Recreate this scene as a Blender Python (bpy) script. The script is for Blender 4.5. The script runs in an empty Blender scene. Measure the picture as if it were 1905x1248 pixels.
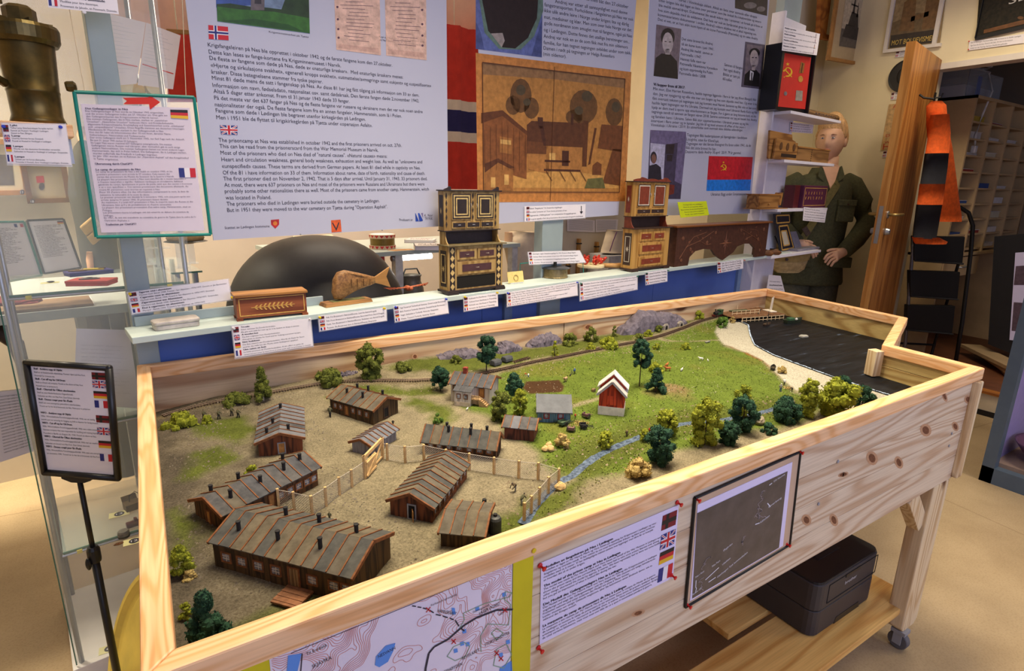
import bpy,math,random
import numpy as np
from math import cos,sin,pi
NA=np.array
NO=np.linalg.norm
from mathutils import Matrix,Vector
random.seed(7)
RNG=np.random.RandomState(11)
scene=bpy.context.scene
COL=scene.collection
CAM=NA([0.02481,-1.69426,1.38431])
CR=NA([[0.8433935,-0.5369899,0.0181438],[-0.1225666,-0.2251614,-0.9665815],[0.5231298,0.8129847,-0.2557167]])
FPX=1062.9
cam=bpy.data.cameras.new('camera')
cam.sensor_width=36.0
cam.sensor_fit='HORIZONTAL'
cam.lens=FPX/1905.0*36.0
cam.clip_start=0.02
cam.clip_end=60
camo=bpy.data.objects.new('camera',cam)
COL.objects.link(camo)
m=Matrix.Identity(4)
for i in range(3):
 m[i][0]=CR[0][i];m[i][1]=-CR[1][i];m[i][2]=-CR[2][i];m[i][3]=CAM[i]
camo.matrix_world=m
scene.camera=camo
scene.view_settings.view_transform='Standard'
scene.view_settings.look='None'
scene.view_settings.gamma=1.0
scene.view_settings.use_curve_mapping=False
scene.view_settings.exposure=0.0
w=bpy.data.worlds.new('world');scene.world=w;w.use_nodes=True
bg=w.node_tree.nodes['Background']
bg.inputs[0].default_value=(0.62,0.64,0.9,1)
bg.inputs[1].default_value=0.36
def area(name,loc,target,size,power,color,spread=180):
 l=bpy.data.lights.new(name,'AREA');l.shape='RECTANGLE'
 l.size,l.size_y=size;l.energy=power;l.color=color;l.spread=math.radians(spread)
 o=bpy.data.objects.new(name,l);COL.objects.link(o)
 o.location=loc
 o.rotation_euler=(Vector(target)-Vector(loc)).to_track_quat('-Z','Y').to_euler()
 return o
WARM=(1.0,0.86,0.64)
area('overhead_light',(0.30,-0.66,2.78),(0.30,-0.66,0),(0.5,0.5),7.6,WARM,84)
area('overhead_light',(0.95,-0.62,2.78),(0.95,-0.62,0),(0.5,0.5),14.5,WARM,84)
area('overhead_light',(1.75,-0.62,2.78),(1.75,-0.62,0),(0.5,0.5),12,WARM,84)
area('overhead_light',(-1.0,1.35,2.78),(-1.0,1.35,0),(0.3,1.0),70,(1,.88,.68),96)  # fill light placed and narrowed to brighten the left floor, not the rail
area('overhead_light',(1.2,1.35,2.78),(1.2,1.35,0),(1.6,0.3),46,(1,.84,.66))
area('overhead_light',(3.3,-1.9,2.78),(3.3,-1.9,0),(0.3,1.2),17,(1,.88,.66),130)
area('overhead_light',(3.75,-.35,2.78),(3.75,-.35,0),(0.3,0.9),13,(1,.86,.62),140)  # fill light added to brighten the dark right corner and the mannequin
area('window_light',(1.2,-3.6,1.9),(1.2,0.0,0.9),(3.0,1.4),44,(0.64,0.69,1.0))
def ray(x,y):
 return CR.T@NA([(x-952.5)/FPX,(y-624)/FPX,1.0])
def onz(x,y,z):
 d=ray(x,y);return CAM+(z-CAM[2])/d[2]*d
def ony(x,y,Y):
 d=ray(x,y);return CAM+(Y-CAM[1])/d[1]*d
def onx(x,y,X):
 d=ray(x,y);return CAM+(X-CAM[0])/d[0]*d
def atd(x,y,dist):
 return CAM+ray(x,y)*dist
class Plane:
 """flat place in the room: origin, direction along it, up, normal towards the room"""
 def __init__(s,o,ex,up=(0,0,1)):
  s.o=NA(o,float);s.ex=NA(ex,float);s.ex/=NO(s.ex)
  up=NA(up,float);up=up-s.ex*(up@s.ex);s.ez=up/NO(up)
  s.n=np.cross(s.ex,s.ez)
 def hit(s,x,y):
  d=ray(x,y);return CAM+((s.o-CAM)@s.n)/(d@s.n)*d
 def ab(s,x,y):
  q=s.hit(x,y)-s.o;return NA([q@s.ex,q@s.ez])
 def pt(s,a,b,o=0.0):
  return s.o+s.ex*a+s.ez*b+s.n*o
 def off(s,d):
  return Plane(s.o+s.n*d,s.ex,s.ez)
TH=0.13
SX=NA([cos(TH),sin(TH),0]);SN=NA([-sin(TH),cos(TH),0])
S0=NA([0,0.036,0])
def Sp(u,v,z):return S0+SX*u+SN*v+NA([0,0,z])
SPL=Plane(S0,SX)
def Suv(x,y,v=0.0):
 P=Plane(S0+SN*v,SX).hit(x,y)-S0
 return P@SX,P[2]
def lin(c):
 r=[]
 for k in c[:3]:
  k=k/255.0
  r.append(k/12.92 if k<=0.04045 else((k+0.055)/1.055)**2.4)
 return(*r,1.0)
MATS={}
def nodes(name):
 mt_=bpy.data.materials.new(name);mt_.use_nodes=True
 nt=mt_.node_tree;b=nt.nodes['Principled BSDF']
 return mt_,nt,b
def N(nt,t,**kw):
 n=nt.nodes.new(t)
 for k,v in kw.items():
  if k in('inp',):
   for a,c in v.items():n.inputs[a].default_value=c
  else:setattr(n,k,v)
 return n
def L(nt,a,ao,b,bi):nt.links.new(a.outputs[ao],b.inputs[bi])
def mat(name,c=None,rough=0.6,var=0.10,scale=30.0,metal=0.0,bump=0.0,spec=0.4,alpha=None,emit=0.0,c2=None,stretch=None,detail=4):
 if name in MATS:return MATS[name]
 mt_,nt,b=nodes(name)
 b.inputs['Roughness'].default_value=rough;b.inputs['Metallic'].default_value=metal
 b.inputs['Specular IOR Level'].default_value=spec
 base=lin(c)
 if emit:
  b.inputs['Emission Color'].default_value=base;b.inputs['Emission Strength'].default_value=emit
 if var>0 or c2 is not None:
  tc=N(nt,'ShaderNodeTexCoord');no=N(nt,'ShaderNodeTexNoise',inp={'Scale':scale,'Detail':detail,'Roughness':0.6})
  if stretch:
   mp=N(nt,'ShaderNodeMapping');mp.inputs['Scale'].default_value=stretch
   L(nt,tc,'Object',mp,'Vector');L(nt,mp,'Vector',no,'Vector')
  else:L(nt,tc,'Object',no,'Vector')
  rp=N(nt,'ShaderNodeValToRGB')
  lo=lin(c2)if c2 is not None else tuple(k*(1-var*1.6)for k in base[:3])+(1,)
  hi=base if c2 is not None else tuple(min(1,k*(1+var*1.6))for k in base[:3])+(1,)
  rp.color_ramp.elements[0].position=0.33;rp.color_ramp.elements[1].position=0.67
  rp.color_ramp.elements[0].color=lo;rp.color_ramp.elements[1].color=hi
  L(nt,no,'Fac',rp,'Fac');L(nt,rp,'Color',b,'Base Color')
  if bump:
   bp=N(nt,'ShaderNodeBump',inp={'Strength':bump,'Distance':0.004});L(nt,no,'Fac',bp,'Height');L(nt,bp,'Normal',b,'Normal')
 else:b.inputs['Base Color'].default_value=base
 if alpha is not None:b.inputs['Alpha'].default_value=alpha
 MATS[name]=mt_
 return mt_
def wood(name,light=None,dark=None,axis=0,rings=9.0,rough=0.55,knots=True,kcol=(92,50,28),kscale=1.0,distort=3.0):
 """sawn softwood: growth-ring bands running along `axis`, with knots"""
 if name in MATS:return MATS[name]
 mt_,nt,b=nodes(name)
 b.inputs['Roughness'].default_value=rough;b.inputs['Specular IOR Level'].default_value=0.35
 tc=N(nt,'ShaderNodeTexCoord');oi=N(nt,'ShaderNodeObjectInfo')
 ad=N(nt,'ShaderNodeVectorMath',operation='ADD');sc=N(nt,'ShaderNodeMath',operation='MULTIPLY',inp={1:17.0})
 L(nt,oi,'Random',sc,0);L(nt,tc,'Object',ad,0);L(nt,sc,0,ad,1)
 mp=N(nt,'ShaderNodeMapping');s3=[1.0,1.0,1.0];s3[axis]=0.10
 mp.inputs['Scale'].default_value=s3;L(nt,ad,0,mp,'Vector')
 n1=N(nt,'ShaderNodeTexNoise',inp={'Scale':rings,'Detail':1.5,'Roughness':0.45,'Distortion':0.2});L(nt,mp,'Vector',n1,'Vector')
 mu=N(nt,'ShaderNodeMath',operation='MULTIPLY',inp={1:11.0*distort});L(nt,n1,'Fac',mu,0)
 si=N(nt,'ShaderNodeMath',operation='SINE');L(nt,mu,0,si,0)
 rp=N(nt,'ShaderNodeValToRGB');e=rp.color_ramp.elements
 e[0].position=0.0;e[0].color=lin(light);e[1].position=1.0;e[1].color=lin(dark)
 md=e.new(0.55);md.color=tuple(0.7*a+0.3*c for a,c in zip(lin(light),lin(dark)))
 ma=N(nt,'ShaderNodeMapRange',inp={'From Min':-1.0,'From Max':1.0});L(nt,si,0,ma,0);L(nt,ma,0,rp,'Fac')
 fine=N(nt,'ShaderNodeTexNoise',inp={'Scale':240.0,'Detail':2.0})
 mp2=N(nt,'ShaderNodeMapping');s4=[1.0,1.0,1.0];s4[axis]=0.03;mp2 .inputs['Scale'].default_value=s4
 L(nt,ad,0,mp2,'Vector');L(nt,mp2,'Vector',fine,'Vector')
 mx=N(nt,'ShaderNodeMixRGB',blend_type='MULTIPLY',inp={'Fac':0.35});L(nt,rp,'Color',mx,'Color1')
 fr=N(nt,'ShaderNodeValToRGB');fr.color_ramp.elements[0].position=0.3;fr.color_ramp.elements[0].color=(0.62,0.56,0.5,1);fr.color_ramp.elements[1].position=0.6
 L(nt,fine,'Fac',fr,'Fac');L(nt,fr,'Color',mx,'Color2')
 out=mx
 if knots:
  mp3=N(nt,'ShaderNodeMapping');s5=[7.0*kscale]*3;s5[axis]=3.2*kscale;mp3 .inputs['Scale'].default_value=s5
  L(nt,ad,0,mp3,'Vector')
  vo=N(nt,'ShaderNodeTexVoronoi',inp={'Scale':1.0});L(nt,mp3,'Vector',vo,'Vector')
  k1=N(nt,'ShaderNodeMapRange',inp={'From Min':0.075,'From Max':0.12,'To Min':1.0,'To Max':0.0});L(nt,vo,'Distance',k1,0)
  mk=N(nt,'ShaderNodeMixRGB',inp={'Color2':lin(kcol)});L(nt,out,'Color',mk,'Color1');L(nt,k1,0,mk,'Fac')
  out=mk
 L(nt,out,'Color',b,'Base Color')
 MATS[name]=mt_
 return mt_
def glass(name,c=(235,245,240),alpha=0.10,rough=0.03):
 if name in MATS:return MATS[name]
 mt_,nt,b=nodes(name)
 b.inputs['Base Color'].default_value=lin(c);b.inputs['Roughness'].default_value=rough
 b.inputs['Alpha'].default_value=alpha;b.inputs['Specular IOR Level'].default_value=0.5
 MATS[name]=mt_
 return mt_
TM={}
class MB:
 def __init__(s):s.v=[];s.f=[];s.big=[]
 def add(s,vs,fs):
  n=len(s.v);s.v+=[tuple(map(float,p))for p in vs];s.f+=[tuple(i+n for i in q)for q in fs];return s
 def box(s,x0,x1,y0,y1,z0,z1):
  return s.add([(x,y,z)for z in(z0,z1)for y in(y0,y1)for x in(x0,x1)],[(0,2,3,1),(4,5,7,6),(0,1,5,4),(2,6,7,3),(0,4,6,2),(1,3,7,5)])
 def cbox(s,c,size,rz=0.0,rx=0.0,ry=0.0):
  R=Matrix.Rotation(rz,3,'Z')@Matrix.Rotation(ry,3,'Y')@Matrix.Rotation(rx,3,'X')
  hx,hy,hz=(k/2 for k in size)
  return s.add([tuple(R@Vector((x,y,z))+Vector(c))for z in(-hz,hz)for y in(-hy,hy)for x in(-hx,hx)],[(0,2,3,1),(4,5,7,6),(0,1,5,4),(2,6,7,3),(0,4,6,2),(1,3,7,5)])
 def hexa(s,lo,hi):
  n=len(lo)
  return s.add(list(lo)+list(hi),[tuple(range(n))[::-1],tuple(range(n,2*n))]+[(i,(i+1)%n,n+(i+1)%n,n+i)for i in range(n)])
 def poly(s,pts):return s.add(pts,[tuple(range(len(pts)))])
 def slab(s,pts,nrm,t):
  nrm=NA(nrm,float);return s.hexa([NA(p)-nrm*t for p in pts],[NA(p)for p in pts])
 def prism(s,prof,axis,a,b):
  def P(q,t):
   if axis=='x':return(t,q[0],q[1])
   if axis=='y':return(q[0],t,q[1])
   return(q[0],q[1],t)
  return s.hexa([P(q,a)for q in prof],[P(q,b)for q in prof])
 def tube(s,pts,r,n=8,cap=True):
  pts=[NA(p,float)for p in pts];rings=[]
  rr=r if isinstance(r,(list,tuple))else[r]*len(pts)
  up=None
  for i,p in enumerate(pts):
   d=pts[min(i+1,len(pts)-1)]-pts[max(i-1,0)];d=d/(NO(d)+1e-12)
   if up is None or abs(d@up)>0.98:up=NA([0,0,1.0])if abs(d[2])<0.9 else NA([1.0,0,0])
   a=np.cross(d,up);a/=NO(a);c=np.cross(a,d)
   rings.append([p+rr[i]*(cos(2*pi*k/n)*a+sin(2*pi*k/n)*c)for k in range(n)])
  vs=[q for g in rings for q in g];fs=[]
  for i in range(len(pts)-1):
   for k in range(n):fs.append((i*n+k,i*n+(k+1)%n,(i+1)*n+(k+1)%n,(i+1)*n+k))
  if cap:fs+=[tuple(range(n))[::-1],tuple(range((len(pts)-1)*n,len(pts)*n))]
  return s.add(vs,fs)
 def bar(s,a,b,w,h=None):
  h=h or w;a=NA(a,float);b=NA(b,float);d=b-a;d/=NO(d)
  up=NA([0,0,1.0])if abs(d[2])<0.95 else NA([0,1.0,0])
  q=np.cross(d,up);q/=NO(q);r=np.cross(q,d)
  o=[(-1,-1),(1,-1),(1,1),(-1,1)]
  return s.hexa([a+q*i*w/2+r*j*h/2 for i,j in o],[b+q*i*w/2+r*j*h/2 for i,j in o])
 def lathe(s,prof,n=24,c=(0,0,0),axis=None,sx=1.0,sy=1.0):
  c=NA(c,float);vs=[];fs=[]
  R=np.eye(3)
  if axis is not None:
   q=Vector((0,0,1)).rotation_difference(Vector(axis)).to_matrix();R=NA(q)
  for r,z in prof:
   for k in range(n):vs.append(c+R@NA([r*cos(2*pi*k/n)*sx,r*sin(2*pi*k/n)*sy,z]))
  for i in range(len(prof)-1):
   for k in range(n):fs.append((i*n+k,i*n+(k+1)%n,(i+1)*n+(k+1)%n,(i+1)*n+k))
  fs+=[tuple(range(n))[::-1],tuple(range((len(prof)-1)*n,len(prof)*n))]
  return s.add(vs,fs)
 def ball(s,c,r,n=10,m_=6,R=None):
  r=(r,r,r)if not hasattr(r,'__len__')else r
  pr=[(sin(pi*i/m_),-cos(pi*i/m_))for i in range(m_+1)]
  pr[0]=(0.02,-1);pr[-1]=(0.02,1)
  t=MB().lathe(pr,n)
  vs=[NA(p)*NA(r)for p in t.v]
  if R is not None:vs=[NA(R@Vector(p))for p in vs]
  return s.add([p+NA(c,float)for p in vs],t.f)
 def rbox(s,c,size,rad,n=4,top=True):
  hx,hy=size[0]/2-rad,size[1]/2-rad;prof=[]
  for q,(sx,sy)in enumerate(((1,1),(-1,1),(-1,-1),(1,-1))):
   for k in range(n+1):
    a=pi/2*(q+k/n);prof.append((c[0]+sx*hx+rad*cos(a),c[1]+sy*hy+rad*sin(a)))
  return s.prism(prof,'z',c[2]-size[2]/2,c[2]+size[2]/2)
 def mk(s,name,material,parent=None,world=False,smooth=False,bevel=0.0,kind=None,label=None,origin=None):
  v=s.v
  if world and parent is not None:
   M=TM[parent.name].inverted();v=[tuple(M@Vector(p))for p in v]
  if origin is not None:v=[(p[0]-origin[0],p[1]-origin[1],p[2]-origin[2])for p in v]
  me=bpy.data.meshes.new(name);me.from_pydata(v,[],s.f);me.update()
  if isinstance(material,(list,tuple)):
   for q in material:me.materials.append(q)
  else:me.materials.append(material)
  if smooth:me.polygons.foreach_set('use_smooth',[True]*len(me.polygons))
  o=bpy.data.objects.new(name,me);COL.objects.link(o)
  if origin is not None:o.location=tuple(origin);TM[o.name]=Matrix.Translation(Vector(origin))
  elif parent is None:TM[o.name]=Matrix.Identity(4)
  if parent is not None:
   o.parent=parent
   TM[o.name]=TM[parent.name].copy()
  if bevel:
   b=o.modifiers.new('bevel','BEVEL');b.width=bevel;b.segments=2;b.limit_method='ANGLE';b.angle_limit=0.7
  if kind:o['kind']=kind
  if label:o['label']=label
  return o
def tag(o,label,cat,group=None):
 o['label']=label;o['category']=cat
 if group:o['group']=group
 return o
def thing(name,label,cat,loc=(0,0,0),rz=0.0,group=None):
 o=bpy.data.objects.new(name,None);COL.objects.link(o);o.empty_display_size=0.05
 o.location=tuple(map(float,loc));o.rotation_euler=(0,0,rz)
 TM[o.name]=Matrix.Translation(Vector(o.location))@Matrix.Rotation(rz,4,'Z')
 return tag(o,label,cat,group)
def struct(name,mb,material,parent=None,**kw):
 o=mb.mk(name,material,parent,**kw)
 o['kind']='structure'
 return o
def text_geo(body,res=2,shear=0.0):
 cu=bpy.data.curves.new('t','FONT');cu.body=body;cu.size=1.0;cu.resolution_u=res;cu.fill_mode='FRONT';cu.shear=shear
 ob=bpy.data.objects.new('t',cu)
 me=bpy.data.meshes.new_from_object(ob)
 v=NA([q.co[:2]for q in me.vertices]).reshape(-1,2);f=[tuple(p.vertices)for p in me.polygons]
 bpy.data.objects.remove(ob);bpy.data.meshes.remove(me);bpy.data.curves.remove(cu)
 return v,f
def txt(mb,pl,body,p0,p1=None,h=10.0,o=0.0008,res=2,bold=0.0,space='px',aspect=0.78):
 """write body on plane pl, baseline from pixel p0 to pixel p1 (end of line), letter height h pixels"""
 if not body.strip():return
 v,f=text_geo(body,res)
 if len(v)==0:return
 if space=='px':
  a=pl.ab(*p0);up=pl.ab(p0[0],p0[1]-h);hh=NO(up-a)
  e=pl.ab(*p1)if p1 is not None else None
 else:
  a=NA(p0,float);hh=h;e=NA(p1,float)if p1 is not None else None
 vx=v[:,0]-v[:,0].min();wid=vx.max()
 if e is not None:d=e-a;ln=NO(d);d=d/ln;sx=ln/wid
 else:d=NA([1.0,0]);sx=hh/0.72*aspect
 up2=NA([-d[1],d[0]]);sy=hh/0.72
 pts=[pl.pt(*(a+d*x*sx+up2*y*sy),o)for x,y in zip(vx,v[:,1])]
 mb.add(pts,f)
def qpx(mb,pl,pts,o=0.0006):
 mb.poly([pl.pt(*pl.ab(*p),o)for p in pts])
def lpx(mb,pl,pts,wpx,o=0.0008,closed=False):
 ps=[pl.ab(*p)for p in pts]
 if closed:ps.append(ps[0])
 ww=NO(pl.ab(pts[0][0]+wpx,pts[0][1])-pl.ab(*pts[0]))
 for a,b in zip(ps[:-1],ps[1:]):
  d=b-a;ln=NO(d)
  if ln<1e-9:continue
  q=NA([-d[1],d[0]])/ln*ww/2
  mb.poly([pl.pt(*(a-q),o),pl.pt(*(b-q),o),pl.pt(*(b+q),o),pl.pt(*(a+q),o)])
def epx(mb,pl,c,rx,ry,o=0.0008,n=14,rot=0.0):
 qpx(mb,pl,[(c[0]+rx*cos(t)*cos(rot)-ry*sin(t)*sin(rot),c[1]+rx*cos(t)*sin(rot)+ry*sin(t)*cos(rot))for t in[-2*pi*k/n for k in range(n)]],o)
def bil(q,s,t):
 q=NA(q,float)
 return tuple((q[0]*(1-s)+q[1]*s)*(1-t)+(q[3]*(1-s)+q[2]*s)*t)
INK=lambda:mat('black_ink',(52,47,58),0.7,0)
def pap():return mat('white_paper',(236,230,236),0.55,0.015,8)
for n_,c_ in(('flag_red',(196,32,44)),('flag_blue',(36,44,120)),('flag_white',(235,230,235)),('flag_black',(30,26,28)),('flag_gold',(224,176,40)),('zinc',(150,150,155)),('glazing_bar',(196,186,170)),('white_ink',(226,224,232))):mat(n_,c_,.5,0)
def flag(pl,kind,q,parent,o=0.0009):
 """a small printed flag inside the pixel quad q"""
 R_,B_,W_,K_,Y_=mat('flag_red',(196,32,44),.6,0),mat('flag_blue',(36,44,120),.6,0),mat('flag_white',(235,230,235),.6,0),mat('flag_black',(30,26,28),.6,0),mat('flag_gold',(224,176,40),.6,0)
 def rect(m_,s0,s1,t0,t1,oo):
  mb=MB();qpx(mb,pl,[bil(q,s0,t1),bil(q,s1,t1),bil(q,s1,t0),bil(q,s0,t0)],oo);return mb
 lay=[]
 if kind=='no':lay=[(R_,0,1,0,1),(W_,.26,.46,0,1),(W_,0,1,.36,.64),(B_,.31,.41,0,1),(B_,0,1,.43,.57)]
 if kind=='nb':lay=[(mat('flag_dark_red',(120,24,34),.6,0),0,1,0,1),(K_,.26,.46,0,1),(K_,0,1,.36,.64)]
 if kind=='de':lay=[(K_,0,1,0,.34),(R_,0,1,.33,.67),(Y_,0,1,.66,1)]
 if kind=='fr':lay=[(B_,0,.34,0,1),(W_,.33,.67,0,1),(R_,.66,1,0,1)]
 if kind=='uk':lay=[(B_,0,1,0,1),('diag',W_,3.2),('diag',R_,1.3),(W_,.38,.62,0,1),(W_,0,1,.33,.67),(R_,.43,.57,0,1),(R_,0,1,.41,.59)]
 groups={}
 for i,l in enumerate(lay):
  oo=o+i*0.00012
  if l[0]=='diag':
   mb=MB();wpx=l[2]*abs(q[1][0]-q[0][0])/36.0
   lpx(mb,pl,[bil(q,.04,.04),bil(q,.96,.96)],wpx,oo);lpx(mb,pl,[bil(q,.04,.96),bil(q,.96,.04)],wpx,oo);m_=l[1]
  else:mb=rect(l[0],*l[1:],oo);m_=l[0]
  g=groups.setdefault(m_.name,(m_,MB()));g[1].add(mb.v,mb.f)
 tot=MB();idx=[];ms=[]
 for m_,mb in groups.values():
  ms.append(m_);tot.add(mb.v,mb.f);idx+=[len(ms)-1]*len(mb.f)
 ob=tot.mk('printed_flag',ms,parent,world=True)
 ob.data.polygons.foreach_set('material_index',idx)
 return ob
def multi(name,parts,parent,**kw):
 tot=MB();idx=[];ms=[]
 for m_,mb in parts:
  if not mb.f:continue
  ms.append(m_);tot.add(mb.v,mb.f);idx+=[len(ms)-1]*len(mb.f)
 ob=tot.mk(name,ms,parent,world=True,**kw)
 ob.data.polygons.foreach_set('material_index',idx)
 return ob
# the room
XR,YB,YBR,XL,ZC=4.42,2.3,0.95,-2.6,2.95
def floor_mat():
 mt_,nt,b=nodes('beige_vinyl_floor')
 b.inputs['Roughness'].default_value=0.42;b.inputs['Specular IOR Level'].default_value=0.35
 tc=N(nt,'ShaderNodeTexCoord');n1=N(nt,'ShaderNodeTexNoise',inp={'Scale':2.2,'Detail':6,'Roughness':.65});L(nt,tc,'Object',n1,'Vector')
 rp=N(nt,'ShaderNodeValToRGB');rp.color_ramp.elements[0].color=lin((172,148,112));rp.color_ramp.elements[1].color=lin((194,170,132));rp.color_ramp.elements[0].position=.35;rp.color_ramp.elements[1].position=.68
 L(nt,n1,'Fac',rp,'Fac')
 n2=N(nt,'ShaderNodeTexNoise',inp={'Scale':160,'Detail':3});L(nt,tc,'Object',n2,'Vector')
 r2=N(nt,'ShaderNodeValToRGB');r2 .color_ramp.elements[0].position=.36;r2 .color_ramp.elements[0].color=(.72,.69,.64,1);r2 .color_ramp.elements[1].position=.52
 L(nt,n2,'Fac',r2,'Fac')
 mx=N(nt,'ShaderNodeMixRGB',blend_type='MULTIPLY',inp={'Fac':.4});L(nt,rp,'Color',mx,'Color1');L(nt,r2,'Color',mx,'Color2')
 mp=N(nt,'ShaderNodeMapping');mp.inputs['Rotation'].default_value=(0,0,.12);L(nt,tc,'Object',mp,'Vector')
 br=N(nt,'ShaderNodeTexBrick',inp={'Scale':1,'Mortar Size':.0022,'Brick Width':3.1,'Row Height':1.15,'Color1':(1,1,1,1),'Color2':(.95,.95,.95,1),'Mortar':(.55,.5,.45,1)});L(nt,mp,'Vector',br,'Vector')
 m2=N(nt,'ShaderNodeMixRGB',blend_type='MULTIPLY',inp={'Fac':.8});L(nt,mx,'Color',m2,'Color1');L(nt,br,'Color',m2,'Color2')
 L(nt,m2,'Color',b,'Base Color');return mt_
struct('floor',MB().box(XL,6.4,-3.0,3.2,-.05,0),floor_mat())
cream=mat('cream_wall_paint',(228,214,180),.8,.03,3)
struct('ceiling',MB().box(XL,6.4,-2.6,3.2,ZC,ZC+.05),mat('ceiling_white',(214,206,196),.9,.02,3))
struct('wall_back',MB().box(XL,3.3,YB,YB+.08,0,ZC),mat('pale_wall_paint',(234,226,212),.8,.03,3))
struct('wall_back_return',MB().box(3.30,3.36,YBR+.08,YB,0,ZC),cream)
struct('wall_back_right',MB().box(3.30,XR+.1,YBR,YBR+.08,0,ZC),cream)
struct('wall_left',MB().box(XL-.08,XL,-2.6,3.2,0,ZC),cream)
HIN=(4.41,0.167)
struct('wall_right',MB().box(XR,XR+.1,HIN[1]+.03,YBR,0,ZC),cream)
struct('wall_lintel',MB().box(XR,XR+.1,-1.6,HIN[1]+.03,2.17,ZC),cream)
struct('trim_1',MB().box(XR-.015,XR+.1,-1.6,HIN[1]+.03,2.135,2.17),mat('white_trim',(222,214,206),.5,.02))
struct('wall_right_front',MB().box(XR,XR+.1,-2.6,-1.6,0,ZC),cream)
stg=mat('storage_wall',(150,132,112),.85,.04,3)
struct('floor_storage',MB().box(XR+.09,6.3,-1.6,1.2,0,.15),mat('storage_floor',(120,74,48),.5,.12,12))
struct('wall_storage_back',MB().box(6.2,6.28,-1.7,1.3,.15,2.6),stg)
struct('wall_storage_side',MB().box(XR+.1,6.2,.75,.83,.15,2.6),stg)
struct('wall_storage_side_near',MB().box(XR+.1,6.2,-1.68,-1.6,.15,2.6),stg)
struct('ceiling_storage',MB().box(XR+.1,6.28,-1.68,.83,2.6,2.66),stg)
struct('trim_2',MB().box(XR+.03,XR+.09,-1.6,HIN[1]+.03,.035,.145),mat('cream_riser',(214,200,170),.5,.03))
struct('trim_3',MB().box(XR+.02,XR+.1,-1.6,HIN[1]+.03,.145,.158),wood('oak_sill',(190,120,50),(150,86,34),1,knots=False))
struct('baseboard_right',MB().box(XR+.025,XR+.05,-1.6,HIN[1]+.03,0,.035),mat('black_skirting',(24,22,24),.5,.05))
# display table (the model's case)
RIM,PBOT,GZ=0.91,0.572,0.806
INNER=[NA(p)for p in((0.0,0.0),(2.565,-.045),(2.473,-.674),(1.977,-.850),(1.947,-1.093),(0.0,-1.093))]
def offset(poly,d):
 out=[];n=len(poly)
 for i in range(n):
  a,b,c=poly[i-1],poly[i],poly[(i+1)%n]
  d1=(b-a)/NO(b-a);d2=(c-b)/NO(c-b)
  n1=NA([-d1[1],d1[0]]);n2=NA([-d2[1],d2[0]])
  k=(n1+n2)/(1+n1@n2);out.append(b+k*d)
 return out
OUTER=offset(INNER,.031)
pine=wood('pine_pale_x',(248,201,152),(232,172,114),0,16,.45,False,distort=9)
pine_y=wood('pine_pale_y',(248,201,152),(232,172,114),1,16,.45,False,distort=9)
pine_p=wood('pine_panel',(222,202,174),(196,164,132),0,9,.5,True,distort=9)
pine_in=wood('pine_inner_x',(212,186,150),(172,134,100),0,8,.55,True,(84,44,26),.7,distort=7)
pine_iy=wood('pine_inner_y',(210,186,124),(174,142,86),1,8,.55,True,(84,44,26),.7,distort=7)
pine_z=wood('pine_leg',(228,206,168),(200,166,122),2,10,.5,True,kscale=.8,distort=8)
table=thing('display_table','large pine display table with raised sides holding the model camp, on casters','display table',(1.0,-.55,0))
nI=len(INNER)
for i in range(nI):
 a,b=i,(i+1)%nI
 lo=[(*INNER[a],RIM-.034),(*OUTER[a],RIM-.034),(*OUTER[b],RIM-.034),(*INNER[b],RIM-.034)]
 hi=[(p[0],p[1],RIM)for p in lo]
 MB().hexa(lo,hi).mk('rim_rail',pine if i in(0,4,2)else pine_y,table,True,bevel=.003)
WIN,WOUT=offset(INNER,.006),offset(INNER,.022)
def wall_piece(name,i,s0,s1,z0,z1,m_,wi=WIN,wo=WOUT):
 a,b=i,(i+1)%nI
 f_=lambda P,s:P[a]*(1-s)+P[b]*s
 lo=[(*f_(wi,s0),z0),(*f_(wo,s0),z0),(*f_(wo,s1),z0),(*f_(wi,s1),z0)]
 return MB().hexa(lo,[(p[0],p[1],z1)for p in lo]).mk(name,m_,table,True,bevel=.0012)
zp=np.linspace(PBOT,RIM-.034,5)
for k in range(4):
 wall_piece('front_plank',4,0.0,1.0,zp[k]+.0006,zp[k+1]-.0004,pine_p)
jx=ony(1042,630,0)[0]/2.56
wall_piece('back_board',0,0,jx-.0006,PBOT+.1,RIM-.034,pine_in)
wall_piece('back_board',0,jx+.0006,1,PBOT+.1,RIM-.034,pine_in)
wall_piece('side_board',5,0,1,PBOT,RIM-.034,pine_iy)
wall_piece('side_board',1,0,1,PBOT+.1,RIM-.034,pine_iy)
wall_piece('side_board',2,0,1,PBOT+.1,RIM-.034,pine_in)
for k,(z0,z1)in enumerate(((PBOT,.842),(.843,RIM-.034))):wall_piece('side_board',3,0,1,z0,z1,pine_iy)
fr=WOUT[4]
MB().box(fr[0]-.030,fr[0]+.004,fr[1]-.016,fr[1]+.002,PBOT+.006,RIM-.036).mk('corner_batten',pine_z,table,True,bevel=.004)
n0=INNER[3]
MB().cbox((n0[0]-.022,n0[1]+.004,(GZ+RIM-.02)/2+.004),(.032,.034,RIM-.02-GZ),-.3).mk('step_batten',pine_z,table,True,bevel=.002)
lo=[(*p,.768)for p in WIN];MB().hexa(lo[::-1],[(q[0],q[1],.782)for q in lo[::-1]]).mk('base_board',pine,table,True)
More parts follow.
